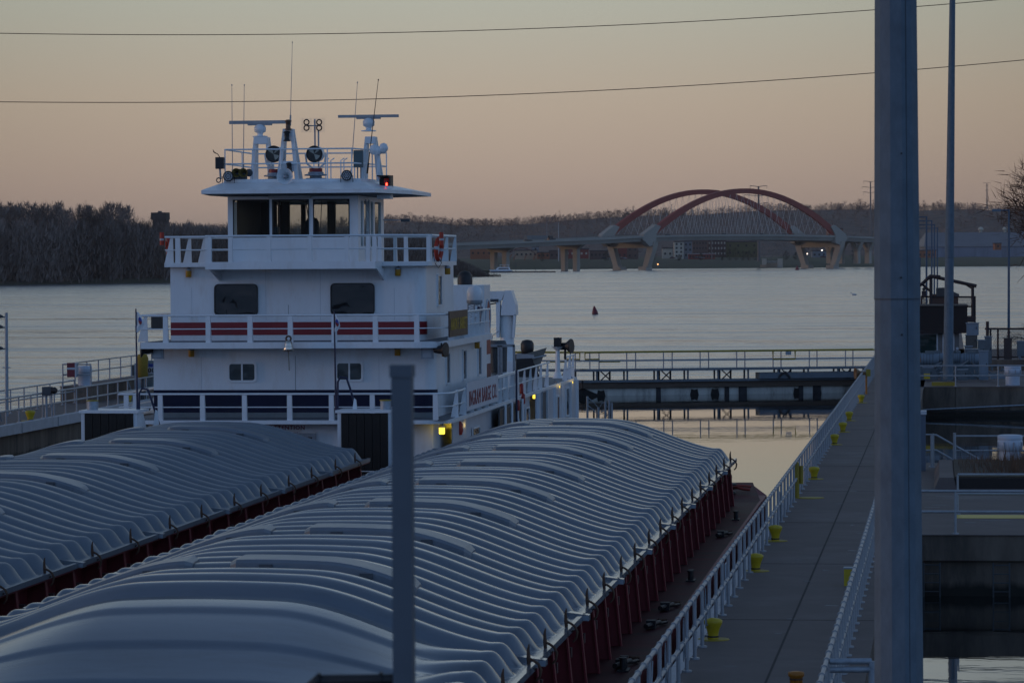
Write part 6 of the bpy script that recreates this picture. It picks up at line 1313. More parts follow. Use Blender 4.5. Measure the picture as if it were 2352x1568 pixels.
# bell, corner floods, staffs with flags
a = atY(662.5, 797, 109.7); t = thing('ship_bell', a, 'polished bell hanging in front of the middle deck edge', 'bell'); mb = MB(); mb.lathe([(.03, .22), (.1, .2), (.12, .1), (.14, .0), (.2, -.13), (.17, -.14)], a, n=20); mb.build('bell', mat('polished_bell', (.6, .55, .48), .22, metal=.9), t)
mb = MB(); mb.torus(a+Vector((0, .02, .27)), (0, 1, 0), .08, .03, 14, 6); mb.build('shackle', RUST, t); mb = MB(); mb.cyl(a+Vector((0, 0, -.14)), a+Vector((.02, 0, -.75)), .018, n=6); mb.build('cord', mat('cord_fibre', (.2, .19, .16), .9), t)
for px, l in ((361, 'white framed floodlight under the left corner of the middle deck'), (981, 'white framed floodlight under the right corner of the middle deck')):
    a = atY(px, 810, Y0+.9); t = thing('framed_floodlight', a, l, 'floodlight', 'framed floodlights below the middle deck'); mb = MB(); mb.box(a.x-.2, a.x+.2, a.y, a.y+.12, a.z-.2, a.z+.22); mb.build('frame', GALV, t); mb = MB(); mb.box(a.x-.14, a.x+.14, a.y-.02, a.y-.002, a.z-.14, a.z+.17); mb.build('grille', WB, t)
for px, l in ((334, 'black round spotlight at the left corner below the middle deck'), (1014, 'black round spotlight at the right corner below the middle deck')):
    a = atY(px, 803, Y0+.7); t = thing('spotlight', a, l, 'spotlight', 'black spotlights below the middle deck'); mb = MB(); s = -1 if px < 500 else 1; mb.lathe([(.1, -.25), (.13, -.1), (.14, .05), (.24, .12), (.24, .16)], a, (s*.8, -.25, 0), n=16); mb.build('housing', BLACK, t); mb = MB(); mb.cyl(a, a+Vector((0, 0, .22)), .03, n=6); mb.build('stem', BLACK, t)
def staff(px0, pyb, px1, pyt, Y, label, fpx, fpt, fpb, fw_, s=1):
    a = atY(px0, pyb, Y); b = atY(px1, pyt, Y); t = thing('jackstaff', a, label, 'flagstaff', 'flagstaffs on the push knees'); mb = MB(); mb.tube([a, a.lerp(b, .5), b], [.035, .028, .022], 8); mb.build('pole', mat('navy_pole', (.012, .02, .06), .5), t)
    mb = MB(); mb.tube([a+Vector((.05, 0, 0)), a+Vector((.06, .0, 1.0)), a+Vector((.14, .02, 1.15)), a+Vector((.32, .05, 1.12)), a+Vector((.42, .1, .8)), a+Vector((.62, .3, 0.0))], .035, 6); mb.build('stay', MT['navy_pole'], t)
    mb = MB(); mb.prism([a+Vector((.45, .1, -.1)), a+Vector((.66, .1, -.1)), a+Vector((.6, .1, .45)), a+Vector((.54, .1, .5))], (0, .05, 0)); mb.build('gusset', WHITE, t)
    f = thing('flag', b, label.replace('navy staff', 'limp white flag with a small round emblem'), 'flag', 'small white flags'); n = 10; vs = []
    c = atY(fpx, fpt, Y); d = atY(fpx, fpb, Y); H = c.z-d.z
    for i in range(n+1):
        t_ = i/n; w = fw_*(.15+.85*math.sin(min(1, t_*1.35)*PI/2)) if t_ < .74 else fw_*(1-(t_-.74)/.26*.9)
        for k in range(7): u = k/6; vs.append((c.x+s*w*u-(.06 if t_ > .6 else .0)*math.sin(t_*3)*s, Y+.08*math.sin(u*7+t_*3)*u, c.z-H*t_))
    me = [(i*7+k, i*7+k+1, (i+1)*7+k+1, (i+1)*7+k) for i in range(n) for k in range(6)]; mb = MB(); mb.add(vs, me, True); mb.build('cloth', mat('white_cloth', (.80, .80, .80), .9, var=.05), f)
    q = Vector((c.x+s*fw_*.5, Y-.02, c.z-H*.42)); mb = MB(); n = 16; pts = [q+Vector((.055*math.cos(2*PI*k/n), -.03, .11*math.sin(2*PI*k/n)-.03*math.cos(2*PI*k/n))) for k in range(n)]; 
    mb.m = 0; mb.prism(pts[8:]+[pts[0]], (0, -.006, 0)); mb.m = 1; mb.prism(pts[:9], (0, -.006, 0)); mb.build('emblem', [STRIPE, mat('emblem_blue', (.03, .06, .3), .6)], f)
staff(316, 978, 312, 709, 104.8, 'navy staff on the left push knee', 313, 716, 765, .26, 1); staff(772, 952, 767.5, 716, 104.8, 'navy staff on the right push knee', 768.5, 722, 768, .17, 1)
# stacks and gear behind the upper house
CX0, CX1 = -15.95-.0, -15.9
ST = mat('stack_blue', (.01, .02, .08), .5)
a = atY(1042, 655, 124.8); b = atY(1108, 656, 124.8); XC = b.x
mb = MB(); mb.prism([(a.x-4, 124.8, ZD2), (XC-.3, 124.8, ZD2), (XC, 125.3, ZD2), (XC, 127.0, ZD2), (a.x-4, 127.0, ZD2)], (0, 0, a.z-ZD2)); cs = B('stack_casing', mb, WHITE)
mb = MB(); mb.box(XC-1.5, XC-.005, 125.3, 127.0, ZD1, ZD2); mb.build('lower_casing', WHITE, cs)
for z0, z1, m in ((ZD2-.85, ZD2-.25, STRIPE), (ZD2-1.9, ZD2-1.2, mat('dull_red', (.13, .03, .035), .6))):
    mb = MB(); mb.box(XC-.01, XC+.02, 125.35, 126.9, z0, z1); mb.build('stack_stripe', m, cs)
mb = MB(); add_text(mb, 'INGRAM', .5, (XC+.02, 126.15, ZD2-.2), xdir=(0, 1, 0), sx=.7); mb.build('stack_lettering', ST, cs)
mb = MB(); q = Vector((XC+.01, 126.15, ZD2+.5)); mb.torus(q, (1, 0, 0), .62, .05, 24, 4); mb.build('stack_emblem_ring', WB, cs); mb = MB(); mb.cyl(q, q+Vector((.02, 0, 0)), .58, n=24); mb.build('stack_emblem', STRIPE, cs)
mb = MB(); mb.box(XC-.28, XC-.02, 124.95, 125.0, ZD2, ZD2+.9); mb.build('blue_corner', ST, cs)
c = atY(1068, 655, 127); mb = MB(); mb.lathe([(.27, -.1), (.28, .15), (.27, .32), (.22, .43), (.14, .50), (.02, .53)], (c.x, 127, c.z), n=20); mb.build('exhaust_cowl', BLACK, cs)
c = atY(1090, 676, 121.5); t = thing('satellite_dome', (c.x, c.y, ZD2), 'white satellite dome on a lattice stand above the name board', 'satellite dome'); mb = MB(); mb.lathe([(.22, -.3), (.27, -.22), (.28, 0), (.27, .1), (.2, .24), (.02, .32)], c, n=20); mb.build('dome', WHITE, t); mb = MB(); mb.lathe([(.2, -.36), (.28, -.3), (.28, -.2)], c, n=20); mb.build('rim', GALV, t)
mb = MB(); zt_ = c.z-.34; L3 = [(c.x-.23, c.y-.05), (c.x+.23, c.y-.05), (c.x-.05, c.y+.3)]
for (x, y) in L3: mb.cyl((x, y, ZD2), (x, y, zt_), .025, n=6)
for k in range(8):
    z0 = ZD2+(zt_-ZD2)*k/8; z1 = ZD2+(zt_-ZD2)*(k+1)/8
    for i in range(3): p, q = L3[i], L3[(i+1) % 3]; mb.cyl((p[0], p[1], z0 if k % 2 else z1), (q[0], q[1], z1 if k % 2 else z0), .01, n=4)
mb.build('lattice', GALV, t)
# davit crane
t = thing('davit_crane', atX(1165, 870, -16.6), 'white boat crane column with a folded arm behind the stacks', 'crane'); Yc = 136
a = atY(1150, 870, Yc); b = atY(1180, 712, Yc); xm = (a.x+b.x)/2; mb = MB(); mb.cyl((xm, Yc, ZD1), (xm, Yc, b.z+.2), .27, n=20); mb.build('column', WHITE, t)
p = lambda x, y: atY(x, y, Yc-.4)
mb = MB(); mb.prism([p(1150, 724), p(1185, 724), p(1184, 700), p(1174, 667), p(1160, 667), p(1152, 700)], (0, .8, 0)); mb.build('head', WHITE, t)
mb = MB(); mb.prism([p(1080, 695), p(1152, 690), p(1160, 668), p(1080, 670)], (0, .3, 0)); mb.build('arm', WHITE, t)
mb = MB(); mb.prism([p(1139, 690), p(1149, 690), p(1146, 775), p(1140, 775)], (0, .35, 0)); mb.prism([p(1179, 722), p(1184, 722), p(1180, 776), p(1176, 776)], (0, .35, 0)); mb.build('stay_panel', WHITE, t)
mb = MB(); mb.tube([p(1103, 715), p(1108, 692), p(1118, 700), p(1140, 696)], .03, 5); mb.cyl(p(1110, 690), p(1145, 690), .06, n=8); mb.build('hydraulic_ram', DARKGREY, t)
mb = MB(); a = p(1103, 678); b = p(1111, 690); mb.box(a.x, b.x, a.y-.03, a.y, b.z, a.z); mb.build('warning_plate', mat('pale_red_plate', (.4, .12, .12), .6), t)
mb = MB(); mb.tube([p(1112, 778), p(1140, 800), p(1147, 806)], .03, 5); mb.tube([p(1116, 772), p(1142, 802)], .025, 5); mb.tube([p(1125, 800), p(1132, 770), p(1146, 760)], .018, 5); mb.build('lifting_wires', GALV, t)
# skiff on the stern deck
Ys = 141
t = thing('skiff', atY(1215, 868, Ys), 'aluminium skiff with an outboard motor stowed on the towboat stern deck', 'skiff')
p = lambda x, y, d=0: atY(x, y, Ys+d)
n = 10; vs = []
for i in range(n+1):
    u = i/n; xt = 1186+(1256-1186)*u; xb_ = 1188+(1236-1188)*u; yt = 812-14*max(0, u-.35)/.65; yb_ = 866-12*max(0, u-.6)**1.5
    w = 1.6*(1-u**3)*.5+.03
    a = p(xt, yt); b = p(xb_, yb_); vs += [(a.x, Ys-w, a.z), (b.x, Ys-w*.7, b.z+.25), (b.x, Ys, b.z), (b.x, Ys+w*.7, b.z+.25), (a.x, Ys+w, a.z)]
mb = MB(); mb.add(vs, [(i*5+k, (i+1)*5+k, (i+1)*5+k+1, i*5+k+1) for i in range(n) for k in range(4)]); mb.add(vs[:5], [(0, 1, 2, 3, 4)]); mb.build('hull', mat('aluminium_hull', (.30, .28, .25), .45, metal=.2), t)
mb = MB(); a = p(1186, 866); b = p(1226, 826); mb.prism([p(1186, 866, -.85), p(1240, 866, -.85), p(1222, 822, -.85), p(1186, 822, -.85)], (0, .06, 0)); mb.build('dark_transom', BLACK, t)
mb = MB(); mb.prism([p(1186, 824, -.87), p(1226, 822, -.87), p(1226, 814, -.87), p(1186, 812, -.87)], (0, .08, 0)); mb.tube([p(1222, 823, -.83), p(1254, 816, -.3)], .04, 6); mb.build('gunwale', RAILP, t)
c = p(1211, 800, -.3); mb = MB(); mb.lathe([(.14, -.35), (.24, -.2), (.27, .0), (.27, .2), (.2, .32), (.03, .36)], c, n=16); mb.build('outboard_motor', BLACK, t)
# searchlight stand
t = thing('light_stand', atY(1281, 868, 144), 'white post with two black floodlights at the towboat stern', 'light stand'); p = lambda x, y: atY(x, y, 144)
a = p(1281, 868); b = p(1281, 806); mb = MB(); mb.cyl(a, b, .12, .09, n=12); mb.cyl((b.x, 144, b.z), (b.x, 144, p(0, 800).z), .06, .26, n=12); mb.cyl((a.x, 144, a.z), (a.x, 144, a.z+.25), .22, .12, n=12); mb.build('post', WHITE, t)
mb = MB(); a = p(1273, 796); b = p(1289, 775); mb.box(a.x, b.x, 143.8, 144.2, a.z, b.z); mb.build('box_floodlight', BLACK, t)
c = p(1298, 795); mb = MB(); mb.lathe([(.13, -.4), (.15, -.1), (.15, .05), (.3, .25), (.3, .3)], c, (1, -.3, .05), n=14); mb.cyl((c.x, c.y, c.z-.55), (c.x, c.y, c.z), .05, n=8); mb.build('round_floodlight', BLACK, t)
# stern houses and side structures, seen past the barge covers
XS_ = XRD-.02
mb = MB(); mb.box(XS_-.05, XS_, 134, 149.1, .9, ZD1-.1); B('stern_side_wall', mb, mat('stern_paint', (.50, .53, .57), .4, var=.1, scale=.7, bump=.01, bscale=1))
mb = MB(); mb.box(XS_-.3, XS_-.26, 112.3, 134, .9, ZD1-.12); sw = B('main_deck_side_wall', mb, MT['stern_paint'])
sidewin(1145, 1197, 925, XS_+.0, 1.0, m=BLACK, name='side_opening', zc=ZD1-.75, fr=DARKGREY); sidewin(1084, 1100, 955, XS_-.24, .9, m=GLD, zc=ZD1-1.1)
sidewin(1244, 1256, 908, XS_, 1.7, m=DARKGREY, name='door', zc=ZD1-1.0, fr=GALV); sidewin(1278, 1283, 908, XS_, 1.1, m=mat('dark_red_door', (.08, .03, .03), .5), name='door', zc=ZD1-1.1); sidewin(1299, 1306, 895, XS_, 1.1, zc=ZD1-.9); sidewin(1206, 1214, 925, XS_, 1.1, zc=ZD1-1.1)
mb = MB(); 
for y in (134.2, 137.2, 140.1, 143.2, 146.2, 149.0): mb.box(XS_, XS_+.1, y, y+.12, .9, ZD1-.1)
B('side_frames', mb, WHITE)
mb = MB()
for px in (1160, 1175, 1188, 1199): a = atX(px, 930, XS_+.06); mb.cyl((a.x, a.y, 1), (a.x, a.y, ZD1-.1), .06, n=8)
mb.tube([(XS_+.1, 126, 1.9), (XS_+.1, 134, 1.9)], .05, 6); B('pipework', mb, WHITE)
for px, py in ((1198, 892), (1202, 915), (1190, 930)):
    a = atX(px, py, XS_+.1); mb = MB(); mb.lathe([(.06, -.2), (.07, -.16), (.07, .14), (.02, .2)], a, n=10); B('fire_extinguisher', mb, mat('extinguisher_red', (.30, .015, .015), .4))
# stern rails with tapered stanchions
def pxx(l): return [(XRD-.05, atX(v, 900, XRD-.05).y) for v in l]
rail('stern_rail_forward', pxx([1142, 1186]), ZD1, .95, pxx([1150, 1163, 1176, 1188]), side=True, pw=.09)
rail('stern_rail', pxx([1189, 1262]), ZD1, .95, pxx([1190, 1205, 1219, 1232, 1243, 1258]), side=True, pw=.09)
rail('stern_rail_aft', pxx([1297, 1319]), ZD1, .98, pxx([1300, 1309, 1317]), side=True, pw=.10)
mb = MB(); a = atY(1112, 793, 131); b = atY(1133, 793, 131)
mb.box(a.x, atY(1182, 793, 131).x, 131, 131.15, b.z-.06, b.z+.04)
for px in (1112, 1145, 1151, 1180): q = atY(px, 800, 131); mb.box(q.x-.04, q.x+.04, 131, 131.1, ZD1, b.z)
B('stair_frame', mb, GALV)
mb = MB(); a = atY(1120, 870, 131.5); mb.lathe([(.62, 0), (.62, .75), (.3, .95)], (a.x+.1, 132.2, ZD1), n=20); B('white_tank', mb, WHITE)
mb = MB(); a = atY(1143, 800, 131.5); mb.lathe([(.35, -.9), (.38, .1), (.3, .3)], a, n=14); B('winch_drum', mb, DARKGREY)
mb = MB(); a = atY(1172, 880, 135); mb.box(a.x-.55, a.x+.15, 135, 135.5, ZD1, ZD1+1.1); B('crane_pedestal', mb, WHITE)
# bow pennant poles on right push side (dark blue pole mid right)
mb = MB(); a = atX(1186, 850, XRD+.1); b = atX(1199, 960, XRD+.1); mb.cyl(a, (b.x, a.y, 1.0), .04, n=6); B('stern_fender_pole', mb, MT['navy_pole'])
mb = MB(); mb.cyl((XRD+.15, a.y+.2, 1.0), (XRD+.13, a.y+.2, 2.6), .09, .05, n=6); B('white_fender', mb, WHITE)
# stern platform stanchions beyond the hull with chains
for i, (px, pt, pb) in enumerate([(1349, 910, 975), (1374, 935, 975), (1390, 922, 975), (1399, 918, 975), (1405, 925, 975)]):
    a = atY(px, pt, 150.8); mb = MB(); mb.cyl((a.x, 150.8, .7), a, .05, n=8); B('stern_stanchion', mb, GALV)
mb = MB(); 
pp_ = [(1349, 912), (1362, 922), (1376, 938), (1383, 925), (1391, 925), (1395, 935), (1403, 928)]; mb.tube([atY(x, y, 150.8) for x, y in pp_], .02, 4); mb.tube([atY(x, y+18, 150.8) for x, y in pp_], .02, 4); B('stern_chain', mb, GALV)
mb = MB(); a = atY(1342, 970, 150); b = atY(1408, 976, 150); mb.box(a.x-1, b.x, 149.6, 151.5, .2, .75); B('stern_platform', mb, DARKGREY)
# person? orange vest hung at the bow walkway
a = atX(1054, 981, XRD-.3); t = thing('life_vest', a, 'orange life vest hanging below the lit lamps near the bow', 'life vest'); mb = MB(); mb.lathe([(.06, .2), (.13, .12), (.14, -.12), (.1, -.25)], a, n=10); mb.build('vest', RING, t); mb = MB(); mb.cyl(a+Vector((0, 0, .18)), a+Vector((-.05, 0, .4)), .015, n=5); mb.build('strap', BLACK, t)
# navigation camera arm by the pilothouse
a = atY(880, 505, 113.5); b = atY(930, 506, 113.5); t = thing('boom_floodlight', a, 'grey flat lamp on a thin arm sticking out right of the pilothouse', 'floodlight'); mb = MB(); mb.cyl(a, b, .02, n=6); mb.build('arm', GALV, t); mb = MB(); mb.box(b.x-.12, b.x+.16, 113.4, 113.6, b.z-.05, b.z+.05); mb.build('lamp', DARKGREY, t)
# ------------------------------------------------------------------ right side: cross deck, basin, far platform
CONR = CONC
t = thing('cross_deck', (20, 87, 0), 'wide grey concrete deck crossing the basin to the right of the big pole', 'deck')
mb = MB(); mb.box(-1.38, 60, 87.3, 117.5, .9, ZW-.02); mb.box(-1.38, 60, 87.5, 89.5, -4, .9); mb.build('wall', CONCW, t); mb = MB(); mb.box(-1.38, 60, 87.25, 117.5, ZW-.02, ZW); mb.build('top', CONC, t)
a = atZ(2196, 1183, ZW); mb = MB(); mb.box(a.x, 50, 92.7, 93.9, ZW, ZW+.006); mb.build('yellow_line', YEL, t)
mb = MB()
for (px, py, w) in ((2150, 1140, .6), (2125, 1165, .4), (2250, 1195, .8), (2140, 1160, .5), (2215, 1200, .3)): q = atZ(px, py, ZW); mb.box(q.x, q.x+w, q.y, q.y+.12, ZW, ZW+.006)
mb.build('paint_patches', PATCH, t)
railing('railing', 'nearest grey pipe railing along the front edge of the cross deck', [(-1.3, 87.45, ZW), (.47, 87.45, ZW), (30, 87.45, ZW)], 6.5, r=.035, rr=.035, group='railings of the cross deck', wallrail=False)
railing('railing', 'shorter grey railing beside the yellow line on the cross deck', [(.57, 94.1, ZW), (20, 94.1, ZW)], 1.95, r=.03, rr=.035, group='railings of the cross deck', wallrail=False)
railing('railing', 'grey railing in front of the dark chamber wall, left of the sloping rails', [(-.9, 115, ZW), (-.15, 115, ZW)], .75, r=.04, group='railings of the cross deck', wallrail=False)
t = railing('railing', 'double grey railing behind the planter, meeting the white cylinder', [(.6, 115.5, ZW), (10, 115.5, ZW)], 4.2, r=.05, h=1.0, group='railings of the cross deck', wallrail=False)
t = thing('stair_rail', (-.1, 115.2, ZW), 'pair of sloping grey stair rails descending to the right beside the planter', 'stair rail'); 
for dz in (0, .5):
    mb = MB(); mb.tube([(-.15, 115.2, ZW+1.05-dz), (0, 115.2, ZW+1.05-dz), (1.75, 115.3, ZW-.0-dz+.05)], .035, 6); mb.build('rail', RAILP, t)
mb = MB(); mb.cyl((-.1, 115.2, ZW), (-.1, 115.2, ZW+1.1), .04, n=6); mb.cyl((.6, 115.2, ZW-.1), (.6, 115.2, ZW+1.12), .05, n=6); mb.build('post', RAILP, t)
# planter with dry grass
t = thing('planter', (3, 104, ZW), 'low concrete planter of dry brown grass on the cross deck', 'planter')
a = atZ(2158, 1122, ZW); 
mb = MB(); mb.box(a.x-.0, 30, a.y, a.y+9, ZW, ZW+.32); mb.build('box', mat('planter_front_shade', (.028, .022, .02), .9), t)  # near-black colour stands for the shadowed opening along the planter front
mb = MB(); mb.hexa([(a.x-.15, a.y-.1, ZW), (a.x+.5, a.y-.1, ZW), (a.x+.5, a.y+9, ZW), (a.x-.15, a.y+9, ZW)], [(a.x-.0, a.y-.1, ZW+.34), (a.x+.42, a.y-.1, ZW+.34), (a.x+.42, a.y+9, ZW+.34), (a.x, a.y+9, ZW+.34)]); mb.build('kerb', CONC, t)
mb = MB(); mb.box(a.x+.45, 30, a.y+.1, a.y+9, ZW+.32, ZW+.36); mb.build('soil', mat('planter_soil', (.06, .045, .03), .95, var=.4, scale=2), t)
rd = random.Random(8); V = []
for i in range(5200):
    x = rd.uniform(a.x+.6, 9); y = rd.uniform(a.y+.3, a.y+8.8); dens = .25+.75*min(1, max(0, (x-1.2)/1.2)); 
    if rd.random() > dens: continue
    h = rd.uniform(.12, .34)*(1+1.4*dens*(rd.random() > .5)); l = rd.uniform(-.12, .12); an = rd.uniform(0, 3.1); w = .010
    V += [(x-w*math.cos(an), y-w*math.sin(an), ZW+.34), (x+w*math.cos(an), y+w*math.sin(an), ZW+.34), (x+l, y+rd.uniform(-.1, .1), ZW+.34+h)]
o = tri_obj('dry_grass', np.array(V), mat('dry_grass_straw', (.13, .075, .045), .95, var=.3), origin=(3, 104, ZW)); tag(o, 'dry brown grass growing in the planter', 'grass', kind='stuff')
def fender(px, yb, yt, Y, r, label, zc=ZW):
    a = atY(px, yb, Y); b = atY(px, yt, Y); a.z = max(a.z, zc-.02); h = b.z-a.z; t = thing('white_cylinder', a, label, 'cylinder', 'white ribbed cylinders'); mb = MB(); mb.lathe([(r*.9, 0), (r*.93, h*.55)], a, n=22); mb.build('body', WTANK, t)
    mb = MB(); mb.lathe([(r*.93, h*.54), (r*1.08, h*.55), (r*1.08, h*.84), (r*1.05, h*.85), (r*1.08, h*.87), (r*1.08, h*.98), (r*.9, h)], a, n=22); mb.build('collar', WTANK, t)
    for k in range(8): q = 2*PI*k/8+.3; mb = MB(); c = (a.x+r*1.09*math.cos(q), a.y+r*1.09*math.sin(q), a.z+h*.6); mb.cyl(c, (c[0], c[1], a.z+h*.8), .025, n=5); mb.build('rib', GALV, t)
fender(2320, 1078, 998, 113, .37, 'big white ribbed cylinder behind the planter at the right edge')
fender(2326, 890, 839, 187.5, .42, 'white ribbed cylinder on the far platform near the right edge')
t = thing('utility_cabinet', atY(2120, 1090, 113), 'blue grey cabinet with a pale lid beside the big pole', 'cabinet'); pxbox(2096, 951, 2126, 1085, 113, .7).build('body', mat('slate_paint', (.08, .11, .15), .6), t); pxbox(2094, 944, 2128, 952, 112.95, .8).build('lid', WB, t)
# far platform
YP = 185.5
t = thing('upper_platform', (20, YP, 0), 'dark concrete platform wall and deck beyond the right basin', 'platform')
mb = MB(); mb.box(1.02, 70, YP, 260, -4, ZW-.02); mb.build('wall', CONCW, t); mb = MB(); mb.box(1.02, 70, YP-.05, 260, ZW-.02, ZW); mb.build('top', CONC, t)
mb = MB(); mb.box(-1.38, 1.0, YP, 240, -4, ZW-.02); mb.build('wall_return', CONCW, t); mb = MB(); mb.box(-1.38, 1.0, YP-.05, 240, ZW-.02, ZW); mb.build('top_return', CONC, t)
mb = MB(); a = atY(2115, 941, YP-.2); b = atY(2352, 930, YP-.2); mb.tube([a, b, b+(b-a)], .045, 6); mb.build('pipe', GALV, t)
mb = MB(); mb.box(-1.2, 30, YP-.03, YP-.01, .2, .3); mb.build('stain_line', mat('wet_line', (.015, .013, .012), .6), t)
railing('railing', 'grey railing along the front edge of the far platform', [(-1.2, YP+.2, ZW), (30, YP+.2, ZW)], 2.25, r=.035, rr=.035, h=1.1, wallrail=False)
mb = MB(); a = atZ(2140, 884, ZW); b = atZ(2195, 884, ZW); mb.cyl((0,0,0),(0,0,.01),.01)
YB_ = (a.x, b.x)
# masts
def mast(pts, label, name='light_mast', n=16, joint=None, nh=()):
    (xb_, yb_, Y, rb_), (xt_, yt_, rt_) = pts; a = atY(xb_, yb_, Y); b = atY(xt_, yt_, Y); t = thing(name, a, label, 'light mast', 'tall galvanised light masts')
    mb = MB(); d = b-a
    if joint:
        j = atY(joint[0], joint[1], Y); f = (j.z-a.z)/(b.z-a.z); rj = rb_+(rt_-rb_)*f; q = a.lerp(b, f); mb.cyl(a, q, rb_, rj, n=n, smooth=False); mb.cyl(q-d.normalized()*.05, b, rj*1.02, rt_, n=n, smooth=False)
    else: mb.cyl(a, b, rb_, rt_, n=n, smooth=n > 12)
    mb.build('pole', POLE, t)
    if joint:
        mb = MB(); jr = rj*1.035; mb.cyl(q-d.normalized()*.055, q-d.normalized()*.043, jr, n=n, smooth=False); mb.build('joint_ring', DARKGREY, t)
        mb = MB(); w_ = rb_*.992; c0 = a+Vector((w_*.45, -w_*.86, 0)); c1 = b+Vector((rt_*.46, -rt_*.87, 0)); mb.cyl(c0, c1, .006, n=4); mb.build('weld_seam', DARKGREY, t)
    for (px, py) in nh:
        c = atY(px, py, Y); mid = a.lerp(b, (c.z-a.z)/(b.z-a.z)); mb = MB(); o = c-Vector((0, rb_*1.01, 0)); o.y = Y-math.sqrt(max(0, (rb_*.96)**2-(c.x-mid.x)**2))-.004; mb.cyl(o, o+Vector((0, .03, 0)), .012, n=8); mb.build('bolt_hole', BLACK, t)
    return t
Ym = 44
cxb = atY(2062, 1848, Ym)
t = mast(((2066, 1850, Ym, .325), (2057, -60, .268)), 'huge dull grey octagonal light mast filling the right side', n=12, joint=(2060, 677), nh=((2071, 354), (2070, 637), (2072, 767)))
a = atY(2066, 1850, Ym); mb = MB(); mb.box(a.x-.6, a.x+.6, Ym-.6, Ym+.6, -1, ZW); tag(mb.build('mast_footing', CONC, origin=(a.x, Ym, ZW)), 'square concrete footing under the huge grey mast', 'footing')
mb = MB(); mb.lathe([(.5, 0), (.5, .04), (.34, .05)], (a.x, Ym, ZW), n=20); mb.build('base_flange', GALV, t)
tm = mast(((2177.5, 872, 187.2, .27), (2188, -40, .15)), 'tall slim grey light mast behind and right of the huge one', n=16, joint=(2180, 590)); MB().box(YB_[0], YB_[1], 186.6, 187.0, ZW, ZW+.2).build('yellow_foot_strip', YELD, tm)
mb = MB(); 
def lamppost(px, yb, yt, Y, label, arm=-1, ap=None, r=.09, head=True, al=1.0):
    a = atY(px, yb, Y); b = atY(px, yt, Y); t = thing('lamp_post', a, label, 'lamp post', 'lamp posts along the guide wall'); mb = MB(); mb.cyl(a, b, r, r*.7, n=8); mb.build('pole', mat('slate_pole', (.06, .10, .15), .6), t)
    mb = MB(); mb.cyl(b+Vector((0, 0, -.05)), b+Vector((arm*al, 0, -.05)), .045, n=6); mb.build('arm', MT['slate_pole'], t)
    mb = MB(); mb.box(b.x+arm*al-(.55 if arm < 0 else 0), b.x+arm*al+(.55 if arm > 0 else .0), b.y-.15, b.y+.15, b.z-.13, b.z+.03); mb.build('lamp_head', mat('lamp_housing', (.12, .17, .22), .5), t)
    return t
lamppost(2317, 832, 481, 223, 'lamp post at the right edge in front of the tree', -1, al=.5)
lamppost(2128, 800, 497, 266, 'lamp post right beside the big mast, nearest of the close group', -1, al=.9); lamppost(2140, 780, 506, 297, 'second lamp post of the close group right of the big mast', -1, al=1.2); lamppost(2146, 765, 515, 333, 'third lamp post of the close group right of the big mast', -1, al=1.5); lamppost(2153, 752, 523, 375, 'fourth and farthest lamp post of the close group', -1, al=1.8)
mb = MB(); a = atY(2112, 800, 250); b = atY(2112, 591, 250); mb.cyl(a, b, .08, n=8); solo(mb, 'bare_post', MT['slate_pole'], a, 'short bare post hidden beside the edge of the big mast', 'post')
# control building
YB = 221; t = thing('control_building', atY(2160, 835, YB), 'low control building with a deep dark fascia behind the machinery', 'building')
a = atY(2050, 850, YB); b = atY(2203, 765, YB); mb = MB(); mb.box(a.x, b.x, YB, YB+7, ZW, b.z); mb.build('wall', mat('stone_siding', (.16, .15, .145), .8, var=.12), t)
a2 = atY(2046, 765, YB-.6); b2 = atY(2222, 704, YB-.6); mb = MB(); mb.box(a2.x, b2.x, YB-.6, YB+7.5, a2.z-.02, b2.z); mb.box(a2.x-.05, b2.x+.05, YB-.65, YB+7.55, b2.z, b2.z+.06); mb.build('roof_fascia', mat('dark_shingles', (.018, .014, .014), .9, var=.2, scale=4), t)
for x0, x1 in ((2112, 2151), (2168, 2189)):
    a = atY(x0, 819, YB); b = atY(x1, 768, YB); mb = MB()
    o = .09
    mb.box(a.x-o, a.x, YB-.05, YB, a.z-o, b.z+o); mb.box(b.x, b.x+o, YB-.05, YB, a.z-o, b.z+o); mb.box(a.x, b.x, YB-.05, YB, b.z, b.z+o); mb.box(a.x, b.x, YB-.05, YB, a.z-o, a.z)
    w = mb.build('window_frame', WB, t); mb = MB(); mb.box(a.x, b.x, YB-.02, YB-.005, a.z, b.z); mb.build('pane', glassy('green_glass', (.012, .03, .03), .1), w)
mb = MB(); c = atY(2208, 800, YB); mb.lathe([(.09, 0), (.09, .03)], (c.x-.25, YB-.03, c.z), (0, 1, 0), n=12); mb.build('vent', WB, t)
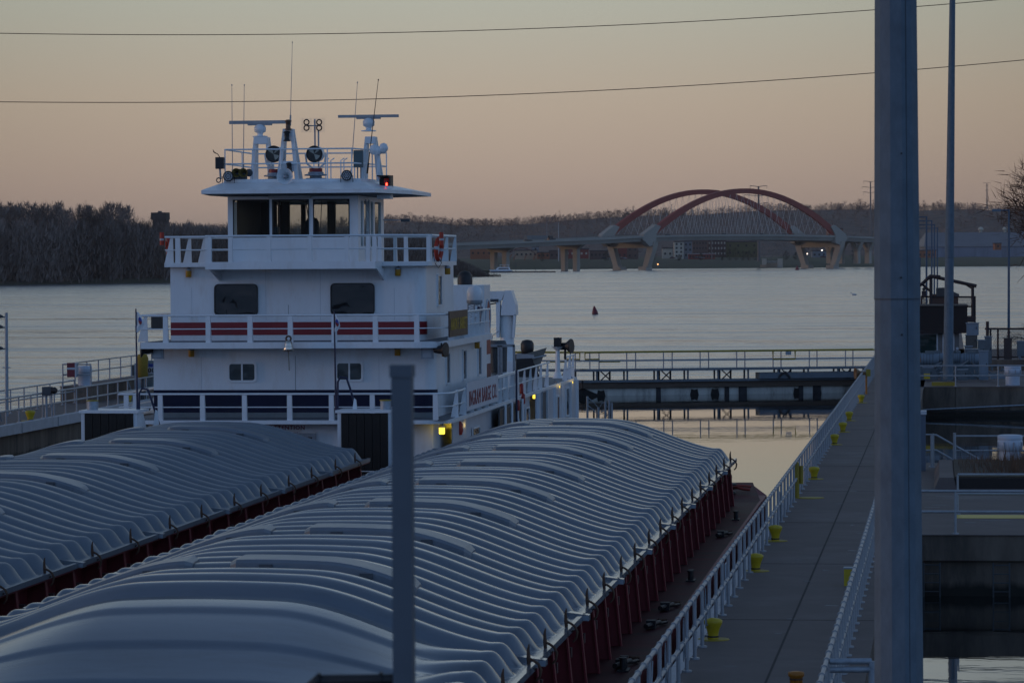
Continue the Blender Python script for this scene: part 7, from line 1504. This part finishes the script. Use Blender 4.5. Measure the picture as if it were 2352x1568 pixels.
# steel canopy frame behind
DST = mat('dark_brown_steel', (.035, .022, .022), .7); Yf = 233
t = thing('canopy_frame', atY(2180, 705, Yf), 'dark steel gable frame standing behind the control building', 'frame'); p = lambda x, y, d=0: atY(x, y, Yf+d)
mb = MB()
for d in (0, 3.5):
    mb.tube([p(2100, 660, d), p(2118, 652, d), p(2137, 634, d), p(2160, 636, d)], .16, 4); mb.tube([p(2137, 634, d), p(2170, 641, d), p(2243, 657, d)], .16, 4)
    mb.cyl(p(2138, 634, d), p(2138, 760, d), .14, n=4); mb.cyl(p(2234, 655, d), p(2234, 740, d), .14, n=4); mb.cyl(p(2118, 652, d), p(2138, 670, d), .1, n=4)
    mb.tube([p(2220, 654, d), p(2230, 661, d), p(2238, 657, d)], .08, 4)
mb.build('frame', DST, t)
mb = MB(); mb.cyl(p(2115, 681), p(2240, 682), .06, n=5); mb.cyl(p(2115, 703), p(2240, 704), .06, n=5); mb.cyl(p(2239, 680), p(2239, 745), .07, n=5); mb.cyl(p(2117, 680), p(2117, 704), .07, n=5)
for k in range(40): x = 2117+k*3.05; mb.cyl(p(x, 682), p(x+3, 703), .010, n=3); mb.cyl(p(x+3, 682), p(x, 703), .010, n=3)
mb.box(p(2222, 738).x, p(2240, 738).x, Yf-.5, Yf+3, p(0, 738).z-.3, p(0, 736).z); mb.build('mesh_rail', DST, t)
t = thing('hut', p(2190, 703), 'small dark hut with a pitched roof under the steel frame', 'hut'); a = p(2170, 705, 1.5); b = p(2201, 676, 1.5); mb = MB(); mb.box(a.x-1, b.x, Yf+1.5, Yf+4, a.z-2, b.z); mb.build('wall', BRN, t)
mb = MB(); q0 = p(2150, 662, 1.3); q1 = p(2203, 676, 1.3); mb.prism([q0, p(2168, 661, 1.3), q1, p(2203, 680, 1.3), p(2150, 680, 1.3)], (0, 3, 0)); mb.build('roof', mat('slate_roof', (.07, .075, .08), .7), t)
t = thing('signal_box', p(2122, 703), 'small signal box with a round lamp under the left of the steel frame', 'signal'); pxbox(2117, 668, 2127, 681, Yf-.4, .4).build('box', DST, t); mb = MB(); c = p(2122, 664, -.3); mb.lathe([(.01, -.14), (.14, 0), (.01, .14)], c, n=10); mb.cyl(c, c+Vector((0, 0, -1.4)), .04, n=5); mb.build('lamp', BLACK, t)
# machinery row
MG = mat('machine_grey', (.10, .13, .15), .6, var=.2); MG2 = mat('machine_pale', (.17, .21, .25), .6, var=.12)
def drum(px, py, Y, w, r, label, name='winch_motor'):
    a = atY(px, py, Y); t = thing(name, (a.x, a.y, ZW), label, 'winch', 'gate winches on the far platform'); mb = MB(); mb.lathe([(r*.6, -w/2), (r*.9, -w/2+.03), (r, -w*.2), (r, w*.25), (r*.85, w*.3), (r*.85, w/2)], a, (1, 0, 0), n=18); mb.build('drum', MG2, t)
    mb = MB()
    for k in range(5): mb.lathe([(r*1.06, 0), (r*1.06, .04)], a+Vector((-w*.3+k*w*.13, 0, 0)), (1, 0, 0), n=16)
    mb.build('cooling_ribs', MG, t); mb = MB(); mb.box(a.x-w*.45, a.x+w*.45, a.y-r, a.y+r, ZW, a.z-r*.75); mb.box(a.x-w*.1, a.x+w*.3, a.y-r*.5, a.y+r*.5, a.z+r*.8, a.z+r*1.3); mb.build('base', MG, t)
drum(2130, 826, 196, 1.3, .38, 'ribbed grey winch motor directly right of the big mast'); drum(2196, 823, 197, .85, .33, 'grey winch motor just right of the slim mast'); drum(2227, 825, 197, 1.1, .36, 'rightmost ribbed grey winch motor beside the tall cabinet'); drum(2150, 822, 199, .8, .33, 'small grey winch motor half hidden by the slim mast')
def cab(x0, y0, x1, y1, Y, dep, label, m=MG, doors=1):
    a = atY(x0, y1, Y); t = thing('electrical_cabinet', (a.x, Y, max(ZW, a.z)), label, 'cabinet', 'electrical cabinets on the far platform'); pxbox(x0, y0, x1, y1, Y, dep).build('body', m, t)
    b = atY(x1, y0, Y); mb = MB(); mb.box(a.x-.04, b.x+.04, Y-.04, Y+dep+.04, b.z, b.z+.05); mb.build('cap', MG2, t)
    mb = MB(); w = b.x-a.x; mb.box(a.x+w*.08, b.x-w*.08, Y-.015, Y-.002, a.z+(b.z-a.z)*.06, b.z-(b.z-a.z)*.06); mb.build('door', m, t); mb = MB(); mb.cb((b.x-w*.2, Y-.03, (a.z+b.z)/2), .04, .03, .14); mb.build('handle', BLACK, t)
cab(2249, 807, 2270, 872, 193, .6, 'tall pale grey cabinet in the middle of the machinery', mat('pale_cabinet', (.16, .21, .26), .5)); cab(2218, 770, 2245, 800, 206, .8, 'brown grey cabinet right of the control building', mat('taupe_box', (.07, .07, .065), .7)); cab(2220, 743, 2248, 769, 206.2, .7, 'pale hooded box on top of the brown grey cabinet', MG2)
cab(2216, 796, 2233, 815, 203, .5, 'small square grey cabinet on the building corner', MG); cab(2246, 782, 2262, 830, 204, .6, 'dark grey cabinet right of the brown grey one', MG); cab(2218, 803, 2248, 850, 199, .6, 'wide grey cabinet behind the rightmost winch motor', MG); cab(2310-35, 862, 2322, 870, 191, .5, 'low blue grey bench box left of the far white cylinder', MG2)
cab(2336, 785, 2360, 818, 200, .6, 'grey cabinet at the far right edge', MG); cab(2262, 774, 2278, 835, 209, .5, 'narrow dark grey cabinet with pipes beside the fence', MG); cab(2183, 807, 2196, 812, 195, .5, 'small dark motor hood beside the slim mast', MG)
cab(2160, 856, 2176, 875, 192, .5, 'short dark cabinet behind the slim mast foot', MG); cab(2200, 850, 2222, 873, 192, .6, 'low dark grey machine box below the winch motors', MG); cab(2120, 845, 2143, 872, 193.5, .6, 'dark machine base below the left winch motor', MG)
t = tag(pxbox(2122, 858, 2136, 870, 190, .3).build('yellow_box', YEL, origin=atY(2129, 870, 190)), 'small yellow box between the machinery and the far rail', 'box')
tag(pxbox(2109, 822, 2115, 832, 190, .25).build('orange_box', mat('orange_brown', (.2, .08, .02), .6), origin=atY(2112, 832, 190)), 'small orange brown box beside the big mast', 'box')
mb = MB(); rdm = random.Random(4)
for k in range(46):
    x = rdm.uniform(2118, 2300); y = rdm.uniform(836, 872); a = atY(x, y, 194+rdm.uniform(0, 4)); s = rdm.uniform(.06, .16); mb.cyl(a, a+Vector((rdm.uniform(-.5, .5), 0, rdm.uniform(-.4, .3))), s*.5, n=6)
tag(mb.build('pipework', MG, origin=(2, 195, ZW)), 'tangle of dark grey pipes and brackets around the winch motors', 'pipes')
# chain link fence, dark posts
t = thing('chain_link_fence', atY(2310, 830, 214), 'dark chain link fence in front of the river at the right edge', 'fence'); p = lambda x, y: atY(x, y, 214)
mb = MB()
for y, r in ((755, .06), (820, .05), (830, .05)): mb.cyl(p(2262, y), p(2480, y), r, n=6)
for x in (2275, 2318-1, 2291+1, 2375): mb.cyl(p(x, 755), p(x, 845), .06, n=6)
mb.cyl(p(2268, 738), p(2268, 850), .1, n=6); mb.build('posts', DST, t); mb = MB()
for k in range(60): x = 2270+k*3.4; mb.cyl(p(x, 757), p(x+26, 819), .009, n=3); mb.cyl(p(x+26, 757), p(x, 819), .009, n=3)
mb.build('mesh', DST, t)
tag(pxbox(2306, 776, 2324, 838, 213, .5).build('dark_post', mat('dark_concrete_post', (.05, .04, .038), .9), origin=p(2315, 838)), 'thick dark post in front of the chain link fence', 'post')
tag(pxbox(2268, 826, 2352+40, 852, 211, 1).build('low_wall', CONCW, origin=p(2300, 852)), 'dark low wall at the foot of the chain link fence', 'wall')
mb = MB(); mb.tube([p(2340, 818), p(2348, 835), p(2352, 860), p(2350, 885)], .1, 6); solo(mb, 'curved_hose', MG2, p(2350, 885), 'pale curved hose at the right edge of the machinery', 'hose')
# near overlook fence post and rail (out of focus)
Yn = 15.2; a = atY(927, 1640, Yn); b = atY(924, 837, Yn); t = thing('fence_post', (a.x, a.y, ZW), 'blurred grey steel fence post in the near foreground', 'post')
mb = MB(); w = .044; mb.hexa([(a.x-w, Yn-w, ZW), (a.x+w, Yn-w, ZW), (a.x+w, Yn+w, ZW), (a.x-w, Yn+w, ZW)], [(b.x-w, Yn-w, b.z-.03), (b.x+w, Yn-w, b.z-.03), (b.x+w, Yn+w, b.z-.03), (b.x-w, Yn+w, b.z-.03)]); mb.build('tube', mat('near_post_paint', (.085, .115, .145), .6), t)
mb = MB(); w = .05; mb.box(b.x-w, b.x+w, Yn-w, Yn+w, b.z-.055, b.z); mb.build('cap', mat('near_post_paint', (.10, .13, .15), .6), t)
t = thing('fence_rail', atY(800, 1560, Yn), 'blurred dark pipe rail at the bottom beside the near post', 'rail'); mb = MB(); q0 = atY(712, 1562, Yn); q1 = atY(902, 1560, Yn); mb.tube([Vector((q0.x-.02, q0.y, ZW)), q0+Vector((-.02, 0, -.3)), q0+Vector((-.01, 0, -.03)), q0+Vector((.03, 0, .0)), q1], .027, 10); mb.build('pipe', BLACK, t); mb = MB(); mb.cyl(atY(872, 1560, Yn), atY(878, 1560, Yn), .036, n=10); mb.cyl(atY(730, 1561, Yn), atY(736, 1561, Yn), .034, n=10); mb.build('coupling', BLACK, t)
# overlook platform under the camera, out of view
MB().box(-3.0, 3.0, -6, 15.8, 5.2, 5.5).build('x', CONC) if False else None
# ------------------------------------------------------------------ haze
hz = bpy.data.materials.new('haze_air'); hz.use_nodes = True; t_ = hz.node_tree; t_.nodes.clear(); o_ = t_.nodes.new('ShaderNodeOutputMaterial'); v_ = t_.nodes.new('ShaderNodeVolumePrincipled')
v_.inputs['Color'].default_value = (.95, .78, .70, 1); v_.inputs['Density'].default_value = 4e-5; v_.inputs['Anisotropy'].default_value = .3
t_.links.new(v_.outputs[0], o_.inputs['Volume'])
hb = MB(); hb.box(-9100, 9100, -450, 12100, -8, 130); ho = hb.build('haze', hz); ho['kind'] = 'stuff'; tag(ho, 'thin evening haze over the river', 'haze', kind='stuff')

# ladders and fixtures on the basin walls
for i, (px, l) in enumerate(((2140, 'steel ladder set in the near basin wall right of the big mast'), (2300, 'steel ladder in the near basin wall toward the right edge'))):
    a = atY(px, 1300, 87.2); t = thing('wall_ladder', (a.x, 87.2, 0), l, 'ladder', 'ladders on the basin wall')
    mb = MB()
    for s_ in (-.2, .2): mb.cyl((a.x+s_, 87.2, -.4), (a.x+s_, 87.2, .86), .02, n=6)
    mb.build('side_rails', DARKGREY, t); mb = MB()
    for k in range(6): mb.cyl((a.x-.2, 87.2, -.3+k*.22), (a.x+.2, 87.2, -.3+k*.22), .014, n=5)
    mb.build('rungs', DARKGREY, t)
